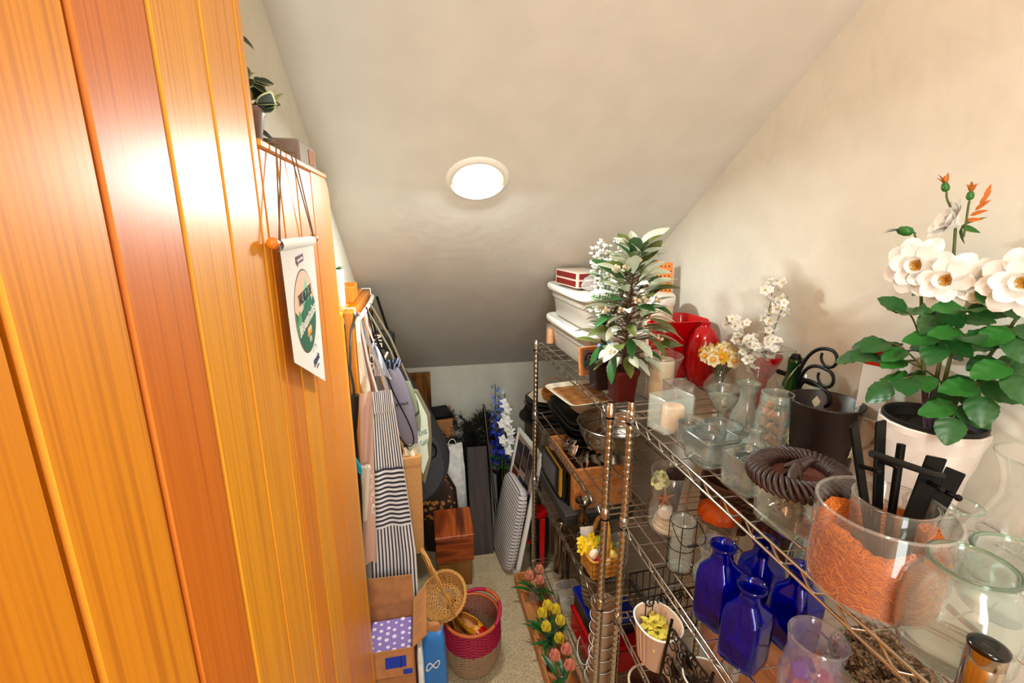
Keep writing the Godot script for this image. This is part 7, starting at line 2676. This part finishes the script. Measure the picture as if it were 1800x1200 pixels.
	for k in 5:
		m = MB.new()
		m.ball(Vector3(-0.013 + 0.0066 * k, 0.112, 0.053), 0.0046, 10)
		o("bead", m, mat(Color(0.08, 0.06, 0.06), 0.3), t)
	vessel("waisted_vase", "clear round-bellied glass vase with a flared collar left of the blue bottles", "vase", Vector3(0.712, y, -0.918), [[0.030, 0.0], [0.036, 0.004], [0.052, 0.03], [0.050, 0.055], [0.036, 0.080], [0.034, 0.095], [0.046, 0.132]], 0.003, null, G.glass2, 52)
	# cobalt bottles
	var prof := [[0.036, 0.0], [0.041, 0.006], [0.042, 0.02], [0.042, 0.098], [0.038, 0.118], [0.024, 0.134], [0.0225, 0.142]]
	var bn := 0
	for q in [[Vector3(0.660, y, -0.828), 20.0, "cobalt blue square bottle next to the round-bellied vase", 1.25], [Vector3(0.656, y, -0.722), 24.0, "cobalt blue square bottle nearest the camera beside the purple hurricane glass", 1.12], [Vector3(0.790, y, -0.735), 10.0, "cobalt blue square bottle standing behind the other two", 1.2], [Vector3(0.79, y, -0.85), 5.0, "cobalt blue square bottle farthest back on the middle deck", 1.1]]:
		t = thing("blue_bottle", q[2], "bottle", q[0], q[1], "")
		m = MB.new()
		var k: float = q[3]
		var A := []
		var full := [[0.0, 0.0]]
		for p in prof:
			full.append([p[0], p[1] * k])
		for p in full:
			A.append(m.loop(p[1], p[0], p[0], 56, 5.5 if p[1] < 0.125 * k else 2.4))
		var nk: float = 0.142 * k
		for p in [[0.0225, nk + 0.018, 2.0], [0.029, nk + 0.026, 2.0], [0.031, nk + 0.031, 2.0], [0.029, nk + 0.0335, 2.0], [0.020, nk + 0.028, 2.0], [0.018, nk, 2.0], [0.019, 0.132 * k, 2.2], [0.034, 0.115 * k, 5.0], [0.038, 0.096 * k, 5.5], [0.038, 0.016, 5.5], [0.030, 0.008, 5.0], [0.0, 0.008, 5.0]]:
			A.append(m.loop(p[1], p[0], p[0], 56, p[2]))
		m.loft(A, true, false, false, 0.4)
		o("glass", m, G.cobalt, t)
		bn += 1
	# purple hurricane glass and dried flowers
	at = Vector3(0.692, y, -0.588)
	vessel("hurricane_glass", "tall clear hurricane glass of purple and red cubes beside the blue bottles", "vase", at, [[0.040, 0.0], [0.044, 0.006], [0.053, 0.06], [0.054, 0.10], [0.046, 0.15], [0.049, 0.188]], 0.003, G.clear, pane(Color(0.80, 0.74, 0.92), 0.10, 0.02), 52)
	for k in 11:
		m = MB.new()
		m.bx(Vector3.ZERO, Vector3(0.026, 0.026, 0.026), 0.003)
		var e := one("gem_cube", ["purple glass cube in the hurricane glass", "red glass cube in the hurricane glass"][k % 2], "cube", at + Vector3(0.024 * cos(k * 2.2), 0.024 + 0.009 * k, 0.024 * sin(k * 2.2)), m, [mat(Color(0.30, 0.12, 0.50), 0.15), mat(Color(0.55, 0.05, 0.06), 0.15)][k % 2], k * 33, ["purple cubes in the hurricane glass", "red cubes in the hurricane glass"][k % 2])
		e.rotate_object_local(Vector3(1, 0, 1).normalized(), k * 0.7)
	at = Vector3(0.798, y, -0.545)
	vessel("glass_bowl", "wide glass bowl of dried beige flower heads under the sisal cylinder", "bowl", at, [[0.045, 0.0], [0.055, 0.006], [0.088, 0.06], [0.092, 0.11], [0.084, 0.15]], 0.003, G.rim, null, 52)
	m = MB.new()
	for k in 150:
		var a := rf(0, TAU)
		var r := 0.078 * sqrt(rf(0, 1))
		var b := Vector3(cos(a) * r * 0.5, 0.06, sin(a) * r * 0.5)
		var tp := Vector3(cos(a) * r, rf(0.12, 0.185) - r * 0.3, sin(a) * r)
		if k % 4 == 0:
			m.tube([b, tp], 0.001, 4)
		for i in 26:
			m.leaf(0.009, 0.007, 0.3, 0.4, 0.9, Transform3D(along(Vector3(rf(-1, 1), rf(-0.2, 1), rf(-1, 1))), tp + Vector3(rf(-1, 1), rf(-2.6, 0.6), rf(-1, 1)) * 0.0085), 2)
	var e := one("dried_flowers", "mass of dried beige and olive flower heads in the wide bowl", "flowers", at, m, tri(noise_tex(0.12, [Color(0.24, 0.22, 0.10), Color(0.62, 0.50, 0.38), Color(0.50, 0.36, 0.28)], 161, 3, 256), Vector3(9, 9, 9), 0.9))
	stuff(e)


# ---------------------------------------------------------------- lower decks of the near unit
func scroll(m: MB, c: Vector3, u: Vector3, w: Vector3, r: float, a0: float, turns: float):
	var P := []
	for i in 22:
		var f := i / 21.0
		var a := a0 + turns * TAU * f
		P.append(c + (u * cos(a) + w * sin(a)) * r * (1.0 - 0.72 * f))
	m.tube(P, 0.0022, 5)


func near_low():
	var y := S3
	# oval cream pail with yellow silk petals
	var at := Vector3(0.658, y, -1.068)
	var t := thing("cream_pail", "ribbed oval cream pail of yellow silk petals under the blue bottles", "pail", at, 8)
	var m := MB.new()
	m.vessel([[0.048, 0.0], [0.050, 0.003], [0.0635, 0.132], [0.066, 0.135]], 0.002, 0.005, 56, 2.3, 1.15)
	o("body", m, mat(Color(0.86, 0.72, 0.62), 0.4), t)
	m = MB.new()
	m.tube(Array(m.loop(0.136, 0.065, 0.065 * 1.15, 48, 2.3)), 0.0032, 8, true)
	o("rim", m, G.white, t)
	m = MB.new()
	for k in 26:
		var a := TAU * k / 26
		m.tube([Vector3(cos(a) * 0.0505, 0.006, sin(a) * 0.0505 * 1.15), Vector3(cos(a) * 0.0632, 0.125, sin(a) * 0.0632 * 1.15)], 0.002, 5)
	o("ribs", m, mat(Color(0.86, 0.72, 0.62), 0.4), t)
	m = MB.new()
	for k in 110:
		m.leaf(0.026, 0.020, 0.4, 0.3, 0.7, Transform3D(along(Vector3(rf(-1, 1), rf(-0.2, 0.8), rf(-1, 1))), Vector3(rf(-0.032, 0.032), rf(0.080, 0.108), rf(-0.038, 0.038))), 4)
	stuff(one("silk_petals", "loose yellow and cream silk petals inside the ribbed cream pail", "petals", at, m, leafmat(Color(0.88, 0.80, 0.30), 0.6)))
	# wire basket behind it
	t = thing("wire_basket", "black scrolled wire basket behind the ribbed cream pail", "basket", Vector3(0.735, y, -1.19), 4)
	var corners := [Vector3(-0.085, 0, 0.05), Vector3(0.11, 0, 0.05), Vector3(0.11, 0, -0.05), Vector3(-0.085, 0, -0.05)]
	for h in [0.004, 0.09, 0.165]:
		m = MB.new()
		m.tube(corners.map(func(c): return c * (1.0 + h * 0.4) + Vector3(0, h, 0)), 0.0026, 6, true)
		o("wire_ring", m, G.iron, t)
	for k in 9:
		m = MB.new()
		var x := -0.085 + 0.195 * k / 8.0
		for z in [0.05, -0.05]:
			m.tube([Vector3(x, 0.004, z), Vector3(x * 1.066, 0.165, z * 1.066)], 0.0017, 5)
		o("wire", m, G.iron, t)
	m = MB.new()
	for k in 6:
		scroll(m, Vector3(-0.075 + 0.034 * k, 0.145, 0.056), Vector3.RIGHT, Vector3.UP, 0.016, 0.0 if k % 2 else PI, 1.2)
		scroll(m, Vector3(-0.092, 0.145, -0.04 + 0.016 * k), Vector3.BACK, Vector3.UP, 0.014, 0.0 if k % 2 else PI, 1.2)
	o("scrollwork", m, G.iron, t)
	# blush cloth bag behind
	t = thing("cloth_bag", "blush pink cloth bag slumped behind the black wire basket", "bag", Vector3(0.80, y, -1.06))
	m = MB.new()
	var L := []
	for q in [[0.0, 0.0, 0.0], [0.075, 0.0, 0.08], [0.085, 0.03, 0.09], [0.082, 0.10, 0.085], [0.065, 0.17, 0.07], [0.045, 0.22, 0.05], [0.0, 0.23, 0.0]]:
		var ring := m.loop(q[1], q[0] * 0.8, q[2] * 0.8, 40, 2.6)
		for j in 40:
			ring[j] += Vector3(1, 0, 1) * 0.006 * sin(j * 1.7 + q[1] * 40) * (1.0 if q[0] > 0 else 0.0)
		L.append(ring)
	m.loft(L, true, false, false, 0.5)
	t.position.x = 0.90
	o("body", m, cloth(Color(0.80, 0.56, 0.46)), t)
	# tin pail with shredded paper
	at = Vector3(0.700, y, -0.885)
	t = thing("tin_pail", "beige tin pail of shredded paper behind the scrolled iron rack", "pail", at)
	m = MB.new()
	m.vessel([[0.044, 0.0], [0.046, 0.003], [0.056, 0.122], [0.058, 0.125]], 0.0015, 0.005, 44)
	o("body", m, mat(Color(0.62, 0.48, 0.36), 0.4), t)
	m = MB.new()
	m.tube(Array(m.loop(0.126, 0.0572, 0.0572, 44)), 0.0024, 8, true)
	o("rim", m, G.white_wire, t)
	m = MB.new()
	m.bx(Vector3(-0.056, 0.09, 0.012), Vector3(0.006, 0.03, 0.02), 0.002)
	m.tube([Vector3(-0.058, 0.10, 0.012), Vector3(-0.085, 0.085, 0.022), Vector3(-0.085, 0.055, 0.022)], 0.002, 6)
	o("ear", m, G.steel, t)
	m = MB.new()
	for k in 200:
		var p := Vector3(rf(-0.036, 0.036), rf(0.04, 0.075), rf(-0.036, 0.036))
		m.tube([p, p + Vector3(rf(-1, 1), rf(-0.5, 0.5), rf(-1, 1)) * 0.012, p + Vector3(rf(-1, 1), rf(-0.5, 0.5), rf(-1, 1)) * 0.02], 0.0008, 3)
	stuff(one("paper_shreds", "shredded white and pink paper in the beige tin pail", "paper", at, m, mat(Color(0.85, 0.74, 0.68), 0.8)))
	# scrolled iron rack, leaning
	t = thing("iron_rack", "brown scrolled iron rack leaning over the two pails", "rack", Vector3(0.638, y + 0.002, -0.905), 6)
	t.rotate_object_local(Vector3.BACK, -0.12)
	var ir := mat(Color(0.11, 0.075, 0.055), 0.4, 0.4)
	for z in [-0.085, 0.085]:
		m = MB.new()
		m.tube([Vector3(0, 0, z), Vector3(0.0, 0.215, z)], 0.0042, 8)
		o("side_bar", m, ir, t)
	for q in [0.02, 0.19]:
		m = MB.new()
		m.tube([Vector3(0, q, -0.085), Vector3(0, q, 0.085)], 0.003, 8)
		o("cross_bar", m, ir, t)
	for k in 8:
		m = MB.new()
		var z := -0.062 + 0.041 * (k % 4)
		var yy := 0.065 if k < 4 else 0.15
		scroll(m, Vector3(0, yy, z), Vector3.BACK, Vector3.UP, 0.024, PI * (k % 2), 1.35)
		scroll(m, Vector3(0, yy + 0.03, z), Vector3.BACK, Vector3.UP, 0.018, PI * ((k + 1) % 2), -1.35)
		o("scroll", m, ir, t)
	for k in 6:
		m = MB.new()
		m.leaf(0.05, 0.022, 0.3, 0.4, 0.8, Transform3D(along(Vector3(-0.2, 0.3 + 0.3 * (k % 2), cos(k * 2.0)), Vector3.LEFT), Vector3(-0.004, 0.06 + 0.02 * k, -0.03 + 0.012 * k)))
		o("iron_leaf", m, ir, t)
	# cream pots toward the front
	t = thing("cream_pot", "smooth cream pot at the front of the third deck below the blue bottles", "pot", Vector3(0.668, y, -0.735))
	m = MB.new()
	m.vessel([[0.042, 0.0], [0.046, 0.004], [0.056, 0.10], [0.056, 0.135], [0.053, 0.142]], 0.004, 0.008, 44)
	o("body", m, G.cream, t)
	# boxes at the back of the third deck
	t = thing("tan_carton", "tan lidded carton at the back of the third deck", "box", Vector3(0.945, y, -0.84), 3)
	m = MB.new()
	m.bx(Vector3(0, 0.075, 0), Vector3(0.17, 0.15, 0.22), 0.003)
	o("body", m, G.card, t)
	m = MB.new()
	m.bx(Vector3(0, 0.152, 0), Vector3(0.178, 0.03, 0.228), 0.003)
	o("lid", m, G.card_in, t)
	# brown pots on the lowest deck
	t = thing("brown_pot", "cream-rimmed pot with a dark brown inside on the lowest deck", "pot", Vector3(0.690, S4, -1.135))
	m = MB.new()
	m.vessel([[0.045, 0.0], [0.05, 0.004], [0.068, 0.28], [0.072, 0.30], [0.072, 0.33]], 0.005, 0.01, 44)
	o("body", m, mat(Color(0.34, 0.19, 0.12), 0.5), t)
	m = MB.new()
	m.tube(Array(m.loop(0.332, 0.0695, 0.0695, 44)), 0.004, 8, true)
	o("rim", m, G.cream, t)
